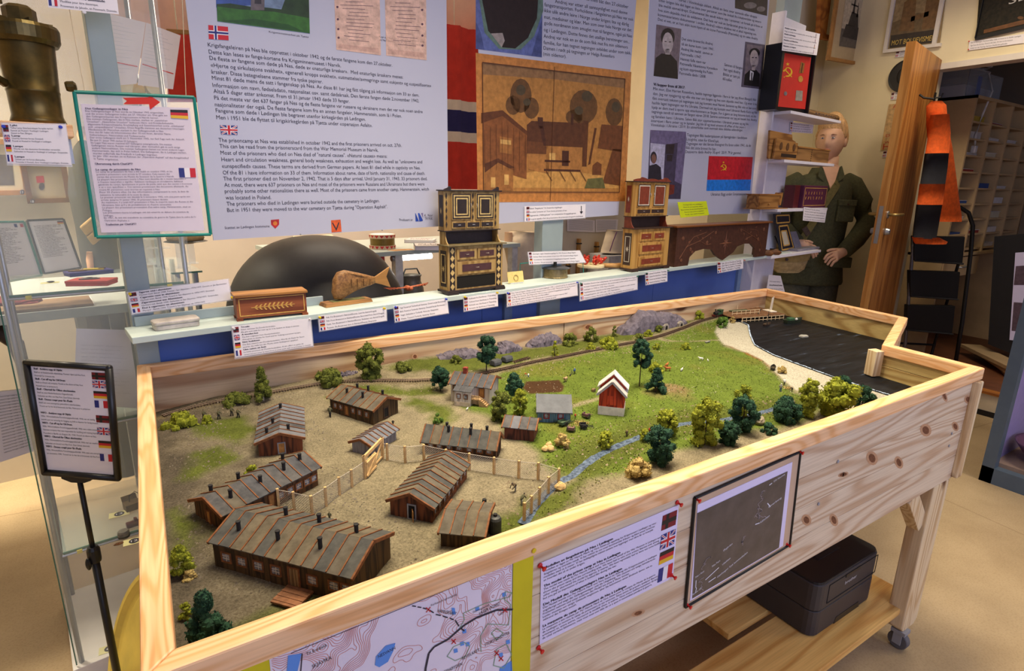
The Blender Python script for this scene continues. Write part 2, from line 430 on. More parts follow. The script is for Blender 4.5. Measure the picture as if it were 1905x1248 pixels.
def leg(x,y):
 pr=[(x-.05,PBOT),(x-.05,.085),(x-.035,.07),(x+.032,.07),(x+.05,.088),(x+.05,PBOT)]
 o=MB().prism(pr,'y',y,y+.048).mk('leg',pine_z,table,True,bevel=.003)
 c=MB();c.lathe([(.026,-.011),(.0285,-.009),(.0285,.009),(.026,.011)],20,(x-.02,y+.012,.0285),(1,0,0))
 c.mk('caster_wheel',mat('grey_rubber',(98,96,100),.6,.05),table,True)
 MB().box(x-.04,x-.003,y-.008,y+.032,.058,.07).box(x-.037,x-.034,y+.0,y+.024,.02,.06).box(x-.006,x-.003,y,y+.024,.02,.06).mk('caster_fork',mat('zinc',(150,150,155),.35,.05,metal=.9),table,True)
 MB().lathe([(.009,0),(.009,.006),(.004,.008)],10,(x+.051,y+.02,.125),(1,0,0)).mk('leg_bolt',mat('zinc'),table,True)
 return o
for x,y in((1.888,-1.115),(.06,-1.115),(.06,-.08),(1.885,-.08)):leg(x,y)
for s in(-1,1):
 MB().bar((1.885-.150,-1.09,PBOT-.004),(1.885-.045,-1.09,PBOT-.125),.034,.05).mk('leg_brace',pine_z,table,True,bevel=.002)if s>0 else None
MB().bar((1.885,-1.02,PBOT-.006),(1.885,-1.055,PBOT-.06),.034,.05).mk('leg_brace',pine_z,table,True,bevel=.002)
MB().box(1.86,1.905,-1.066,-.03,.083,.128).mk('stretcher',pine_iy,table,True,bevel=.002)
MB().box(.04,.085,-1.066,-.03,.083,.128).mk('stretcher',pine_iy,table,True,bevel=.002)
shw=wood('pine_shelf',(232,186,110),(206,150,78),0,10,.4,True,kscale=.8)
MB().box(.02,1.94,-1.10,-.915,.128,.150).mk('lower_shelf_board',shw,table,True,bevel=.003)
MB().box(1.30,1.94,-.89,-.63,.128,.150).mk('lower_shelf_board',shw,table,True,bevel=.003)
for px in((1558,858),(1522,937),(1770,806),(1765,829)):
 P=ony(px[0]*.5+px[0]*.5,px[1],WOUT[4][1])
 MB().lathe([(.004,0),(.004,.0015),(.0025,.002)],10,(P[0],WOUT[4][1]-.0005,P[2]),(0,-1,0)).mk('screw',mat('zinc'),table,True)
kn=mat('pine_knot',(112,66,40),.6,.3,300);kn2=mat('pine_knot_halo',(186,142,106),.55,.1,200)
KP=Plane((0,WOUT[4][1],0),(1,0,0));BPn=Plane((0,-.0062,0),(2.565,-.045,0))
for pl_,pts in((KP,((1622,852,7,10),(1722,800,7,9),(1801,743,5,6),(1571,882,5,3),(1672,860,5,9),(1551,967,5,9),(1777,793,4,7),(1661,943,4,7),(1500,967,6,8),(1508,1030,4,8),(1494,1048,4,7),(1185,942,9,7),(1033,1016,4,9),(1187,1140,9,4),(1286,1175,4,7),(1566,883,5,3),(1757,737,3,8))),(BPn,((620,640,14,7),(772,663,4,4),(838,612,6,2),(1003,592,7,5),(1094,608,6,4),(1264,571,7,2),(1275,564,6,3),(1313,567,4,4)))):
 for x,y,a,b in pts:
  if not PBOT+.02<pl_.ab(x,y)[1]<RIM-.045:continue
  mb=MB();epx(mb,pl_,(x,y),a*1.5,b*1.35,.0003,14,-.35);h_=mb.mk('knot_halo',kn2,table,True);mb=MB();epx(mb,pl_,(x,y),a*.85,b*.85,.0005,14,-.35);mb.mk('knot',kn,h_,True)
# the model landscape
def vnoise(x,y,s,seed=0):
 """smooth value noise on arrays"""
 r=np.random.RandomState(seed);G=r.rand(257,257)
 X=x*s+37.3;Y=y*s+91.7
 xi=np.floor(X).astype(int);yi=np.floor(Y).astype(int);fx=X-xi;fy=Y-yi
 fx=fx*fx*(3-2*fx);fy=fy*fy*(3-2*fy)
 g=lambda i,j:G[i%257,j%257]
 return(g(xi,yi)*(1-fx)+g(xi+1,yi)*fx)*(1-fy)+(g(xi,yi+1)*(1-fx)+g(xi+1,yi+1)*fx)*fy
def fbm(x,y,s,seed=0,o=4):
 t=0;a=0.5
 for k in range(o):t=t+a*vnoise(x,y,s*2**k,seed+k);a*=.5
 return t
def gp(px,z=GZ):
 P=onz(px[0],px[1],z);return P[:2]
def inside(poly,x,y):
 r=np.zeros(x.shape,bool);n=len(poly)
 for i in range(n):
  x0,y0=poly[i];x1,y1=poly[(i+1)%n]
  c=((y0>y)!=(y1>y))&(x<(x1-x0)*(y-y0)/(y1-y0+1e-12)+x0);r^=c
 return r
def dline(line,x,y):
 d=np.full(x.shape,9.0)
 for(x0,y0),(x1,y1)in zip(line[:-1],line[1:]):
  dx,dy=x1-x0,y1-y0;t=np.clip(((x-x0)*dx+(y-y0)*dy)/(dx*dx+dy*dy+1e-12),0,1)
  d=np.minimum(d,np.hypot(x-x0-t*dx,y-y0-t*dy))
 return d
def dpoly(poly,x,y):
 d=dline(list(poly)+[poly[0]],x,y);return np.where(inside(poly,x,y),-d,d)
RAIL=[gp(p)for p in((292,775),(340,762),(400,751),(470,741),(560,727),(620,719),(700,717),(760,717),(820,713),(880,706),(940,692),(1000,677),(1060,665),(1120,654),(1180,642),(1230,629),(1270,616),(1300,604),(1340,593),(1372,586))]
STREAM=[gp(p)for p in((972,968),(1000,927),(1035,893),(1065,879),(1085,861),(1110,843),(1150,823),(1195,806),(1262,786),(1340,778),(1400,768),(1440,758),(1500,750),(1570,752))]
GRASS=[gp(p)for p in((905,712),(960,678),(1100,652),(1230,630),(1310,603),(1345,592),(1352,600),(1335,625),(1350,645),(1385,655),(1420,672),(1450,700),(1478,730),(1540,752),(1480,790),(1400,800),(1320,822),(1250,840),(1200,868),(1140,885),(1085,885),(1040,880),(1010,862),(1000,835),(935,795),(905,772),(860,760),(848,735),(880,722))]
GREEN2=[[gp(p)for p in q]for q in(((600,738),(680,722),(760,728),(800,722),(840,735),(790,735),(700,735),(620,745)),((770,740),(810,745),(850,765),(830,790),(805,785),(800,765),(760,750)),((345,1215),(400,1185),(470,1150),(520,1132),(600,1110),(560,1140),(460,1195),(330,1250)),((360,855),(410,835),(440,860),(400,880),(350,900)),((350,790),(450,775),(480,800),(440,830),(380,810)),((905,965),(985,935),(1050,905),(1100,880),(1020,960),(930,1010)),((320,960),(380,1000),(340,1060),(320,1040)),((700,690),(900,660),(1100,632),(1240,600),(1300,590),(1290,600),(1180,632),(1000,668),(850,700)))]
BEACH=[gp(p)for p in((1340,597),(1362,592),(1420,600),(1500,640),(1680,700),(1800,760),(1700,820),(1600,770),(1540,745),(1480,725),(1450,700),(1420,672),(1385,655),(1345,640),(1330,618))]
SEA_EDGE=[gp(p,GZ+.004)for p in((1330,584),(1368,592),(1392,603),(1396,622),(1404,640),(1440,659),(1500,681),(1560,703),(1620,722),(1665,736),(1730,757),(1800,780))]
SEA=SEA_EDGE+[NA(p)for p in((2.6,-1.3),(2.7,.1),(1.9,.1))]
FIELD=[gp(p)for p in((978,708),(1040,707),(1050,718),(1046,728),(985,730),(972,720))]
YARD=[gp(p)for p in((650,910),(700,860),(780,850),(880,866),(1040,885),(1000,930),(940,985),(860,1030),(740,1110),(520,960),(560,950))]
HILL1=gp((1245,735))
STEP=.0065
gx=np.arange(-.004,2.58,STEP);gy=np.arange(-1.098,.004,STEP)
X,Y=np.meshgrid(gx,gy)
def ground_h(X,Y):
 X=np.asarray(X,float);Y=np.asarray(Y,float)
 h=GZ+.010*(fbm(X,Y,4,3)-.5)
 h+=.010*np.exp(-((X-.02)**2)/.02)*np.clip((Y+1.0)/.5,0,1)*np.exp(-((Y+.45)**2)/.09)
 h+=.020*np.exp(-((X-HILL1[0])**2+(Y-HILL1[1])**2)/.012)
 kb=np.clip((Y+.24)/.22,0,1);h=h*(1-kb)+kb*np.interp(X,[0,.14,.24,.43,.75,1.23,1.9,2.6],[.7835,.799,.8017,.811,.827,.8045,.8117,.8135])
 h+=.010*np.exp(-(dline(RAIL,X,Y)/.03)**2)
 ds=dline(STREAM,X,Y);h-=.010*np.exp(-(ds/.016)**2)
 dy_=dpoly(YARD,X,Y);k=np.clip(-dy_/.04,0,1);h=h*(1-.8*k)+GZ*.8*k
 dse=dpoly(SEA,X,Y);k=np.clip((.10-dse)/.10,0,1);h=h*(1-k)+(GZ-.002+.03*np.clip(dse,-.4,.10))*k
 return h
def gh(x,y):return float(ground_h(NA([x]),NA([y]))[0])
H=ground_h(X,Y)
H=H+.0035*(fbm(X,Y,60,21,3)-.45)*(dpoly(SEA,X,Y)>.1)
ins=inside(offset(INNER,.004),X,Y)
def C3(*c):return NA(lin(c)[:3])
col=np.zeros(X.shape+(3,))
n1,n2,n3=fbm(X,Y,9,31),fbm(X,Y,40,41),fbm(X,Y,22,51)
dirt=C3(126,112,92)[None,None]*(.55+.9*n2[...,None]);sand=C3(178,160,124)[None,None]*(.7+.6*n2[...,None])
k=np.clip((.30-X)/.25+(n1-.5)*1.2,0,1)[...,None];col=dirt*k+sand*(1-k)
def blend(c,d,soft,amp=.02):
 global col
 kk=np.clip(.5-(d+(n3-.5)*amp)/soft,0,1)[...,None];col=c*kk+col*(1-kk)
g1=C3(122,138,52)[None,None]*(.72+.56*n2[...,None]);g1=g1*(1-.35*np.clip((n1[...,None]-.55)*5,0,1))+C3(150,128,60)*.35*np.clip((n1[...,None]-.55)*5,0,1)
for q in GREEN2:blend(C3(118,124,52)[None,None]*(.7+.6*n2[...,None]),dpoly(q,X,Y),.03,.06)
blend(g1,dpoly(GRASS,X,Y),.03,.03)
blend(C3(112,118,48)[None,None]*(.7+.6*n2[...,None]),dline(STREAM[4:],X,Y)-.05,.04,.05)
blend(C3(150,130,96)[None,None]*(.75+.5*n2[...,None]),dline(RAIL,X,Y)-.016,.012,.01)
blend(C3(176,160,120)[None,None]*(.85+.3*n2[...,None]),dline([gp(p)for p in((1050,760),(1085,748),(1115,742))],X,Y)-.008,.01)
blend(C3(176,160,120)[None,None]*(.85+.3*n2[...,None]),dline([gp(p)for p in((1230,633),(1270,635),(1330,632),(1380,640))],X,Y)-.006,.01)
blend(C3(92,62,38)[None,None]*(.8+.4*n2[...,None]),dpoly(FIELD,X,Y),.006,.002)
blend(C3(232,218,188)[None,None]*(.94+.12*n2[...,None]),dpoly(BEACH,X,Y),.012,.012)
d0=dline([gp(p)for p in((1345,640),(1385,655),(1420,672),(1450,700))],X,Y)
blend(C3(160,104,44)[None,None]*(.7+.6*n2[...,None]),d0-.001,.012,.03)
blend(C3(160,132,88)[None,None]*(.75+.5*n2[...,None]),np.hypot(X-HILL1[0],Y-HILL1[1])-.05,.05,.08)
ny,nx=X.shape;idx=np.arange(ny*nx).reshape(ny,nx)
cell=ins[:-1,:-1]&ins[1:,:-1]&ins[:-1,1:]&ins[1:,1:]
q=np.stack([idx[:-1,:-1],idx[:-1,1:],idx[1:,1:],idx[1:,:-1]],-1)[cell]
used=np.unique(q);remap=-np.ones(ny*nx,int);remap[used]=np.arange(len(used))
me=bpy.data.meshes.new('model_ground');me.from_pydata(np.stack([X,Y,H],-1).reshape(-1,3)[used].tolist(),[],remap[q].tolist());me.update()
at=me.color_attributes.new('Col','FLOAT_COLOR','POINT');cc=np.concatenate([NA([.52,.56,.64])*col.reshape(-1,3)[used],np.ones((len(used),1))],1);at.data.foreach_set('color',cc.astype(np.float32).ravel())
me.polygons.foreach_set('use_smooth',[True]*len(me.polygons))
def attr_mat(name,rough=.95,gs=260.0,amt=.85,bump=.7):
 mt_,nt,b=nodes(name);b.inputs['Roughness'].default_value=rough;b.inputs['Specular IOR Level'].default_value=.1
 a=N(nt,'ShaderNodeVertexColor',layer_name='Col');tc=N(nt,'ShaderNodeTexCoord')
 no=N(nt,'ShaderNodeTexNoise',inp={'Scale':gs,'Detail':6,'Roughness':.75});L(nt,tc,'Object',no,'Vector')
 rp=N(nt,'ShaderNodeValToRGB');rp.color_ramp.elements[0].position=.34;rp.color_ramp.elements[0].color=(.42,.40,.37,1);rp.color_ramp.elements[1].position=.64;rp.color_ramp.elements[1].color=(1.35,1.35,1.3,1)
 L(nt,no,'Fac',rp,'Fac');mx=N(nt,'ShaderNodeMixRGB',blend_type='MULTIPLY',inp={'Fac':amt});L(nt,a,'Color',mx,'Color1');L(nt,rp,'Color',mx,'Color2');L(nt,mx,'Color',b,'Base Color')
 bp=N(nt,'ShaderNodeBump',inp={'Strength':bump,'Distance':.003});L(nt,no,'Fac',bp,'Height');L(nt,bp,'Normal',b,'Normal');return mt_
me.materials.append(attr_mat('ground_cover'))
og=bpy.data.objects.new('model_ground',me);COL.objects.link(og);TM[og.name]=Matrix.Identity(4)
tag(og,'sculpted model landscape of gravel, grass and beach inside the pine case','model landscape')
def sea_mat():
 mt_,nt,b=nodes('painted_sea');b.inputs['Roughness'].default_value=.5;b.inputs['Specular IOR Level'].default_value=.12
 tc=N(nt,'ShaderNodeTexCoord');mp=N(nt,'ShaderNodeMapping');mp.inputs['Rotation'].default_value=(0,0,.75);mp.inputs['Scale'].default_value=(5,40,1)
 L(nt,tc,'Object',mp,'Vector');n1=N(nt,'ShaderNodeTexNoise',inp={'Scale':1.2,'Detail':5,'Roughness':.6,'Distortion':.6});L(nt,mp,'Vector',n1,'Vector')
 rp=N(nt,'ShaderNodeValToRGB');e=rp.color_ramp.elements;e[0].position=.40;e[0].color=lin((11,12,15));e[1].position=.78;e[1].color=lin((104,122,150));k_=e.new(.64);k_.color=lin((24,27,33))
 L(nt,n1,'Fac',rp,'Fac');L(nt,rp,'Color',b,'Base Color')
 bp=N(nt,'ShaderNodeBump',inp={'Strength':.15,'Distance':.004});L(nt,n1,'Fac',bp,'Height');L(nt,bp,'Normal',b,'Normal');return mt_
SZ=GZ+.0015
mb=MB();sp=[NA(p)for p in SEA_EDGE[:-1]]+[INNER[4]+NA([-.012,.003]),INNER[3]-(.004,0),INNER[2],INNER[1],NA([SEA_EDGE[0][0],-.002])]
sp[-6]=NA([SEA_EDGE[-2][0],SEA_EDGE[-2][1]])
mb.hexa([(*p,SZ-.006)for p in sp],[(*p,SZ)for p in sp]).mk('model_sea',sea_mat())
tag(bpy.data.objects['model_sea'],'black painted sea with brushed waves in the corner of the model','model sea')
mb=MB();ns=260;pts=NA([np.interp(np.linspace(0,len(SEA_EDGE)-2,ns),range(len(SEA_EDGE)),[p[k]for p in SEA_EDGE])for k in(0,1)]).T
for sgn,wd in((1,.0032),):
 l=[];r=[]
 for i in range(10,ns):
  d=pts[min(i+1,ns-1)]-pts[i-1];d/=NO(d)+1e-9;nn=NA([-d[1],d[0]])
  w1,w2=wd*random.uniform(.3,1.2),wd*random.uniform(.3,1.0)
  l.append((*(pts[i]+nn*w1),SZ+.0015*random.random()));r.append((*(pts[i]-nn*w2),SZ+.0015*random.random()))
 n=len(l);mb.add(l+r,[(i,i+1,n+i+1,n+i)for i in range(n-1)])
tag(mb.mk('surf_foam',mat('foam_white',(160,178,200),.6,.3,60)),'thin white line of surf where the model sea meets the beach','surf',None)['kind']='stuff'
mb=MB();ns=150;seg=np.linspace(0,len(STREAM)-1,ns);pts=NA([np.interp(seg,range(len(STREAM)),[p[k]for p in STREAM])for k in(0,1)]).T
l=[];r=[]
for i in range(ns):
 d=pts[min(i+1,ns-1)]-pts[max(i-1,0)];d/=NO(d)+1e-9;nn=NA([-d[1],d[0]]);ww=.011+.002*sin(i*.5)+random.uniform(-.001,.001)
 z=gh(*pts[i])+.0028+random.uniform(0,.0006)
 l.append((*(pts[i]+nn*ww),z));r.append((*(pts[i]-nn*ww),z))
ok=[i for i in range(ns)if inside(INNER,NA([pts[i][0]]),NA([pts[i][1]]))[0]]
mb.add(l+r,[(i,i+1,ns+i+1,ns+i)for i in ok[:-1]])
tag(mb.mk('model_stream',mat('stream_water',(104,120,142),.15,0,150,c2=(46,56,72),bump=.4)),'shallow rippling blue grey stream winding past the wire fence','model stream')
def tri_cloud(P,size,rs,flat=.0):
 n=len(P);a=rs.normal(size=(n,3,3));a-=a.mean(1,keepdims=True);a/=NO(a,axis=2,keepdims=True)+1e-9
 a*=np.reshape(size,(-1,1,1));return(P[:,None,:]+a).reshape(-1,3)
def tri_obj(name,V,material,parent=None,colors=None):
 me=bpy.data.meshes.new(name);n=len(V);me.vertices.add(n);me.vertices.foreach_set('co',np.asarray(V,np.float32).ravel())
 me.loops.add(n);me.loops.foreach_set('vertex_index',np.arange(n,dtype=np.int32));me.polygons.add(n//3)
 me.polygons.foreach_set('loop_start',np.arange(0,n,3,dtype=np.int32));me.polygons.foreach_set('loop_total',np.full(n//3,3,np.int32));me.update(calc_edges=True);me.validate()
 me.materials.append(material);o=bpy.data.objects.new(name,me);COL.objects.link(o)
 if parent is not None:o.parent=parent;TM[o.name]=TM[parent.name].copy()
 else:TM[o.name]=Matrix.Identity(4)
 return o
rs=np.random.RandomState(5)
def scatter(n,test):
 x=rs.uniform(0.01,2.5,n*6);y=rs.uniform(-1.08,-.01,n*6);k=test(x,y)&inside(offset(INNER,-.008),x,y)
 return x[k][:n],y[k][:n]
def stones(name,x,y,s0,s1,m_,label):
 mb=MB();z=ground_h(x,y)
 for a,b_,c in zip(x,y,z):
  s=random.uniform(s0,s1);t=random.random()*6
  v=[(a+s*random.uniform(.7,1.3)*cos(t+k*1.57),b_+s*random.uniform(.7,1.3)*sin(t+k*1.57),c-.001+s*random.uniform(-.1,.3))for k in range(4)]+[(a+s*.2,b_,c+s*random.uniform(.7,1.1))]
  mb.add(v,[(0,1,4),(1,2,4),(2,3,4),(3,0,4)])
 o=mb.mk(name,m_);tag(o,label,'stones');o['kind']='stuff';return o
notsea=lambda x,y:(dpoly(SEA,x,y)>.01)
x,y=scatter(1700,lambda x,y:(dline(RAIL,x,y)<.075)&(dline(RAIL,x,y)>.012)&notsea(x,y));stones('ballast_stones',x,y,.0012,.0034,mat('pale_stone',(140,126,102),.9,.25,90),'pale ballast stones strewn along the model railway')
x,y=scatter(2600,lambda x,y:(x<.34)&(vnoise(x,y,9,8)>.42));stones('field_stones',x,y,.001,.0032,mat('grey_stone',(120,110,94),.9,.3,90),'grey stones on the bare slope at the left of the model')
x,y=scatter(900,lambda x,y:(dline(STREAM,x,y)<.09)&(dline(STREAM,x,y)>.016)&notsea(x,y));stones('bank_stones',x,y,.0014,.0042,mat('bank_stone',(134,120,96),.9,.3,90),'stones along both banks of the model stream')
x,y=scatter(900,lambda x,y:(dpoly(GRASS,x,y)<0)&(vnoise(x,y,9,18)>.5));stones('meadow_stones',x,y,.0008,.0022,mat('light_stone',(176,170,146),.9,.2,90),'tiny light stones sprinkled over the model meadow')
x,y=scatter(9000,lambda x,y:(dpoly(GRASS,x,y)<.0)&(dline(RAIL,x,y)>.02)&(dline(STREAM,x,y)>.014)&(dpoly(FIELD,x,y)>.004))
z=ground_h(x,y);o=tri_obj('meadow_turf',tri_cloud(np.stack([x,y,z+.0008],1),rs.uniform(.0012,.003,len(x)),rs),mat('turf',(98,112,44),.9,.25,60));tag(o,'short green turf fibres covering the model meadow','grass');o['kind']='stuff'
x,y=scatter(4200,lambda x,y:(dline(STREAM,x,y)<.075)&(dline(STREAM,x,y)>.016)&notsea(x,y)&(dpoly(YARD,x,y)>0))
z=ground_h(x,y);o=tri_obj('bank_grass',tri_cloud(np.stack([x,y,z+.0022],1),rs.uniform(.0014,.0034,len(x)),rs),mat('bank_grass',(106,112,46),.9,.3,60));tag(o,'rough olive grass beside the model stream','grass');o['kind']='stuff'
# model buildings
K=.91
brown_dk=wood('model_dark_boards',(92,62,34),(48,32,20),2,60,.85,False)
brown_rd=wood('model_red_brown_boards',(118,66,36),(62,36,22),2,60,.85,False)
brown_ol=wood('model_olive_boards',(84,62,34),(50,38,22),2,60,.85,False)
greyw=wood('model_grey_boards',(136,134,138),(96,94,100),2,60,.85,False)
whitew=wood('model_white_boards',(206,196,186),(168,158,150),2,60,.8,False)
bluew=wood('model_blue_boards',(104,132,140),(70,96,104),2,60,.8,False)
redw=wood('model_red_boards',(186,64,30),(132,40,20),2,60,.8,False)
orange_trim=mat('orange_brown_trim',(116,70,36),.8,.2,120)
felt=[mat('roof_felt_a',(98,91,78),.9,.16,60,c2=(78,71,59)),mat('roof_felt_b',(107,97,78),.9,.16,60,c2=(81,73,58)),mat('roof_felt_c',(83,82,76),.9,.16,60,c2=(61,61,59))]
felt_d=[mat('roof_felt_d',(80,80,82),.9,.16,60,c2=(58,58,61)),mat('roof_felt_e',(90,87,84),.9,.16,60,c2=(61,61,63))]
felt_g=[mat('roof_felt_g',(106,106,110),.9,.14,60,c2=(92,94,100)),mat('roof_felt_h',(112,114,120),.9,.14,60,c2=(84,86,92))]
pipe_bk=mat('chimney_black',(26,24,24),.7,.1,90)
pane_m=mat('model_pane',(60,62,70),.2,.5,130,c2=(170,172,180))
def building(name,label,p,zg,wall,roofs,ns,wins=(),doors=(),chim=(),trim=orange_trim,base=.002,seam=True,group=None,barge=True):
 cx,cy,rot,Ln,W,hw,hr,oe,og=[v*K if i!=2 else v for i,v in enumerate(p)]
 z0=min(gh(cx,cy),zg+.004)if zg is None else zg
 t=thing(name,label,'model building',(cx,cy,z0),rot,group)
 hx,hy=Ln/2,W/2
 MB().prism([(-hy,-.012),(hy,-.012),(hy,hw),(0,hw+hr-.001),(-hy,hw)],'x',-hx,hx).mk('wall',wall,t)
 sl=hr/hy
 for s in(-1,1):
  for i in range(ns):
   xa=-hx-og+(Ln+2*og)*i/ns;xb=xa+(Ln+2*og)/ns-.0004
   dz=random.uniform(-.0003,.0003)
   ye,ze=s*(hy+oe),hw-sl*oe
   up=[(xa,0,hw+hr+.0012+dz),(xb,0,hw+hr+.0012+dz),(xb,ye,ze+.0012+dz),(xa,ye,ze+.0012+dz)]
   lo=[(a,b,c-.0016)for a,b,c in up]
   MB().hexa(lo,up).mk('roof_sheet',random.choice(roofs),t)
  if seam:
   for i in range(1,ns):
    xa=-hx-og+(Ln+2*og)*i/ns
    MB().bar((xa,0,hw+hr+.0022),(xa,s*(hy+oe),hw-sl*oe+.0022),.0019,.0015).mk('roof_batten',trim,t)
  if barge:
   for e in(-1,1):
    MB().bar((e*(hx+og),0,hw+hr-.0006),(e*(hx+og),s*(hy+oe),hw-sl*oe-.0006),.003,.0055).mk('barge_board',trim,t)
 def face(fc,x,z):
  if fc=='S':return NA([x*Ln-hx,-hy,z]),NA([1,0,0]),NA([0,-1,0])
  if fc=='N':return NA([hx-x*Ln,hy,z]),NA([-1,0,0]),NA([0,1,0])
  if fc=='W':return NA([-hx,hy-x*W,z]),NA([0,-1,0]),NA([-1,0,0])
  return NA([hx,-hy+x*W,z]),NA([0,1,0]),NA([1,0,0])
 def opening(nm,fc,x,zb,w_,h_,fm,pm,bars=(1,1),fw=.0022):
  c,d,n=face(fc,x,zb+h_/2);up=NA([0,0,1.0])
  mb=MB()
  for sgn in(-1,1):
   mb.hexa(*[[c+d*(sgn*(w_/2+fw/2)+i*fw/2)+up*j*(h_/2+fw)+n*o_ for i,j in((-1,-1),(1,-1),(1,1),(-1,1))]for o_ in(-.001,.0018)])
   mb.hexa(*[[c+up*(sgn*(h_/2+fw/2)+i*fw/2)+d*j*(w_/2)+n*o_ for i,j in((-1,-1),(1,-1),(1,1),(-1,1))]for o_ in(-.001,.0018)])
  fr_=mb.mk(nm,fm,t)
  if pm is not None:MB().hexa(*[[c+d*i*w_/2+up*j*h_/2+n*o_ for i,j in((-1,-1),(1,-1),(1,1),(-1,1))]for o_ in(-.0006,.0004)]).mk('pane' if nm=='window' else 'door_slab',pm,fr_)  # open doorways get a near-black slab here, shade painted over the solid wall
  if nm=='window':
   b=MB()
   for k in range(1,bars[0]+1):
    q=(k/(bars[0]+1)-.5)*w_;b.hexa(*[[c+d*(q+i*.0004)+up*j*h_/2+n*o_ for i,j in((-1,-1),(1,-1),(1,1),(-1,1))]for o_ in(.0004,.0010)])
   for k in range(1,bars[1]+1):
    q=(k/(bars[1]+1)-.5)*h_;b.hexa(*[[c+up*(q+i*.0004)+d*j*w_/2+n*o_ for i,j in((-1,-1),(1,-1),(1,1),(-1,1))]for o_ in(.0004,.0010)])
   b.mk('glazing_bar',mat('glazing_bar',(196,186,170),.7,.1),fr_)
 for wv in wins:
  fc,x,zb,w_,h_=wv[:5];fm=wv[5]if len(wv)>5 else orange_trim;opening('window',fc,x,zb,w_,h_,fm,pane_m,(1,2)if w_>.012 else(1,1))
 for dv in doors:
  fc,x,zb,w_,h_,fm,pm=dv;opening('door',fc,x,zb,w_,h_,fm,pm)
 for fx,fy,h_ in chim:
  xx=-hx+fx*Ln;yy=fy*hy;zz=hw+hr*(1-abs(fy))
  MB().lathe([(.0032,-.004),(.0032,h_),(.0038,h_),(.0038,h_+.0022),(.002,h_+.0025)],10,(xx,yy,zz)).mk('stove_pipe',pipe_bk,t,smooth=False)
 return t,(Ln,W,hw,hr)
tan_door=mat('tan_door',(168,118,62),.8,.15,90);hole_shade=mat('painted_interior_shade',(18,14,12),.9,0);grey_fr=mat('grey_frame',(138,138,140),.8,.1,90)  # near-black colour stands in for the shade inside openings
wz,ww,wh=.016,.0115,.0115
building('barrack','largest dark wooden barrack with twelve-strip roof and six chimneys in the model\'s front left',(0.1928,-0.958,-0.8826,0.2667,0.1191,0.0499,0.0232,0.0046,0.0055),GZ,brown_ol,felt,12,[('S',f,.016,.0145,.0135)for f in(.10,.22,.345,.475,.735,.885)]+[('S',.965,.016,.012,.0135)],[('S',.605,.004,.0165,.030,orange_trim,wood('old_door',(150,124,84),(96,74,46),2,60,.85,False))],[(.12,-.55,.014),(.42,-.55,.014),(.72,-.5,.016),(.30,.45,.014),(.55,.5,.014),(.85,.35,.014)],group='model barracks')
building('barrack','long dark barrack standing on posts along the wire fence, left of the gate',(0.1639,-0.7089,0.4558,0.2107,0.0992,0.0411,0.021,0.0037,0.0089),GZ,brown_dk,felt_d+felt[:1],9,[('S',f,.014,.0115,.0115)for f in(.56,.665,.765,.865,.95)],[('S',.46,.008,.010,.022,orange_trim,tan_door),('W',.45,.004,.010,.022,orange_trim,tan_door)],[(.1,.5,.012),(.38,.55,.012),(.86,.45,.012),(.14,-.5,.014),(.45,-.45,.012),(.72,-.4,.014),(.93,-.3,.012)],group='model barracks')
building('barrack','brown barrack with its door gable turned forward, four chimneys, by the bare slope',(0.2626,-0.4253,1.3529,0.184,0.0972,0.0378,0.0174,0.0081,0.0083),GZ+.002,brown_rd,felt_g+felt_d[:1],8,[],[('W',.52,.002,.012,.022,grey_fr,tan_door)],[(.13,.6,.012),(.38,.35,.012),(.12,-.4,.012),(.85,.02,.010)],group='model barracks')
building('barrack','dark barrack nearest the railway with an open doorway in its right gable',(0.4986,-0.3578,-1.1069,0.1656,0.0987,0.0401,0.0208,0.006,0.0064),GZ+.002,brown_ol,felt,7,[('S',f,.013,.0095,.0115)for f in(.13,.26,.55,.70,.86)],[('S',.40,.003,.009,.022,orange_trim,tan_door),('E',.5,.002,.014,.024,mat('dark_trim',(60,40,26),.8),hole_shade)],[(.25,-.45,.012),(.62,-.45,.014),(.22,.45,.012),(.48,.45,.014),(.8,.5,.012)],group='model barracks')
building('barrack','dark barrack with a row of seven orange framed windows behind the wire fence',(0.6263,-0.7162,-0.7808,0.181,0.055,0.0362,0.0225,0.0112,0.0043),GZ,brown_dk,felt,8,[('S',f,.013,.0105,.0115)for f in(.10,.22,.36,.50,.64,.78,.91)],[('E',.5,.002,.014,.026,mat('dark_trim'),hole_shade)],[(.32,-.35,.012),(.63,-.4,.014),(.26,.4,.012),(.60,.5,.016),(.82,.5,.014)],group='model barracks')
ctr,cd=building('barrack','barrack standing alone inside the fenced yard, its gable door ajar',(0.4716,-0.868,0.7115,0.1844,0.0901,0.0352,0.021,0.0069,0.004),GZ,brown_rd,felt,10,[('S',f,.012,.0095,.0125)for f in(.07,.19,.32,.44,.56,.68,.80,.92)],[('W',.52,.001,.0125,.026,grey_fr,hole_shade)],[],group='model barracks')
MB().cbox((-cd[0]/2-.006,-.006,.011),(.012,.0015,.020),.6).mk('open_door_leaf',tan_door,ctr)
building('shed','small roof-stripped shed cut off by the front rail, beside the upright tank',(0.4753,-1.0239,-0.6874,0.0788,0.0999,0.0361,0.012,0.0068,0.0033),GZ-.004,brown_ol,felt,4,group='model sheds')
building('shed','low weathered grey shed just outside the camp gate',(0.4531,-0.5752,0.6018,0.106,0.0548,0.0264,0.0111,0.0077,0.0044),GZ,greyw,felt_g,7,[],[('S',.40,.002,.009,.018,mat('dark_trim'),mat('olive_door',(110,98,66),.8))],group='model sheds')
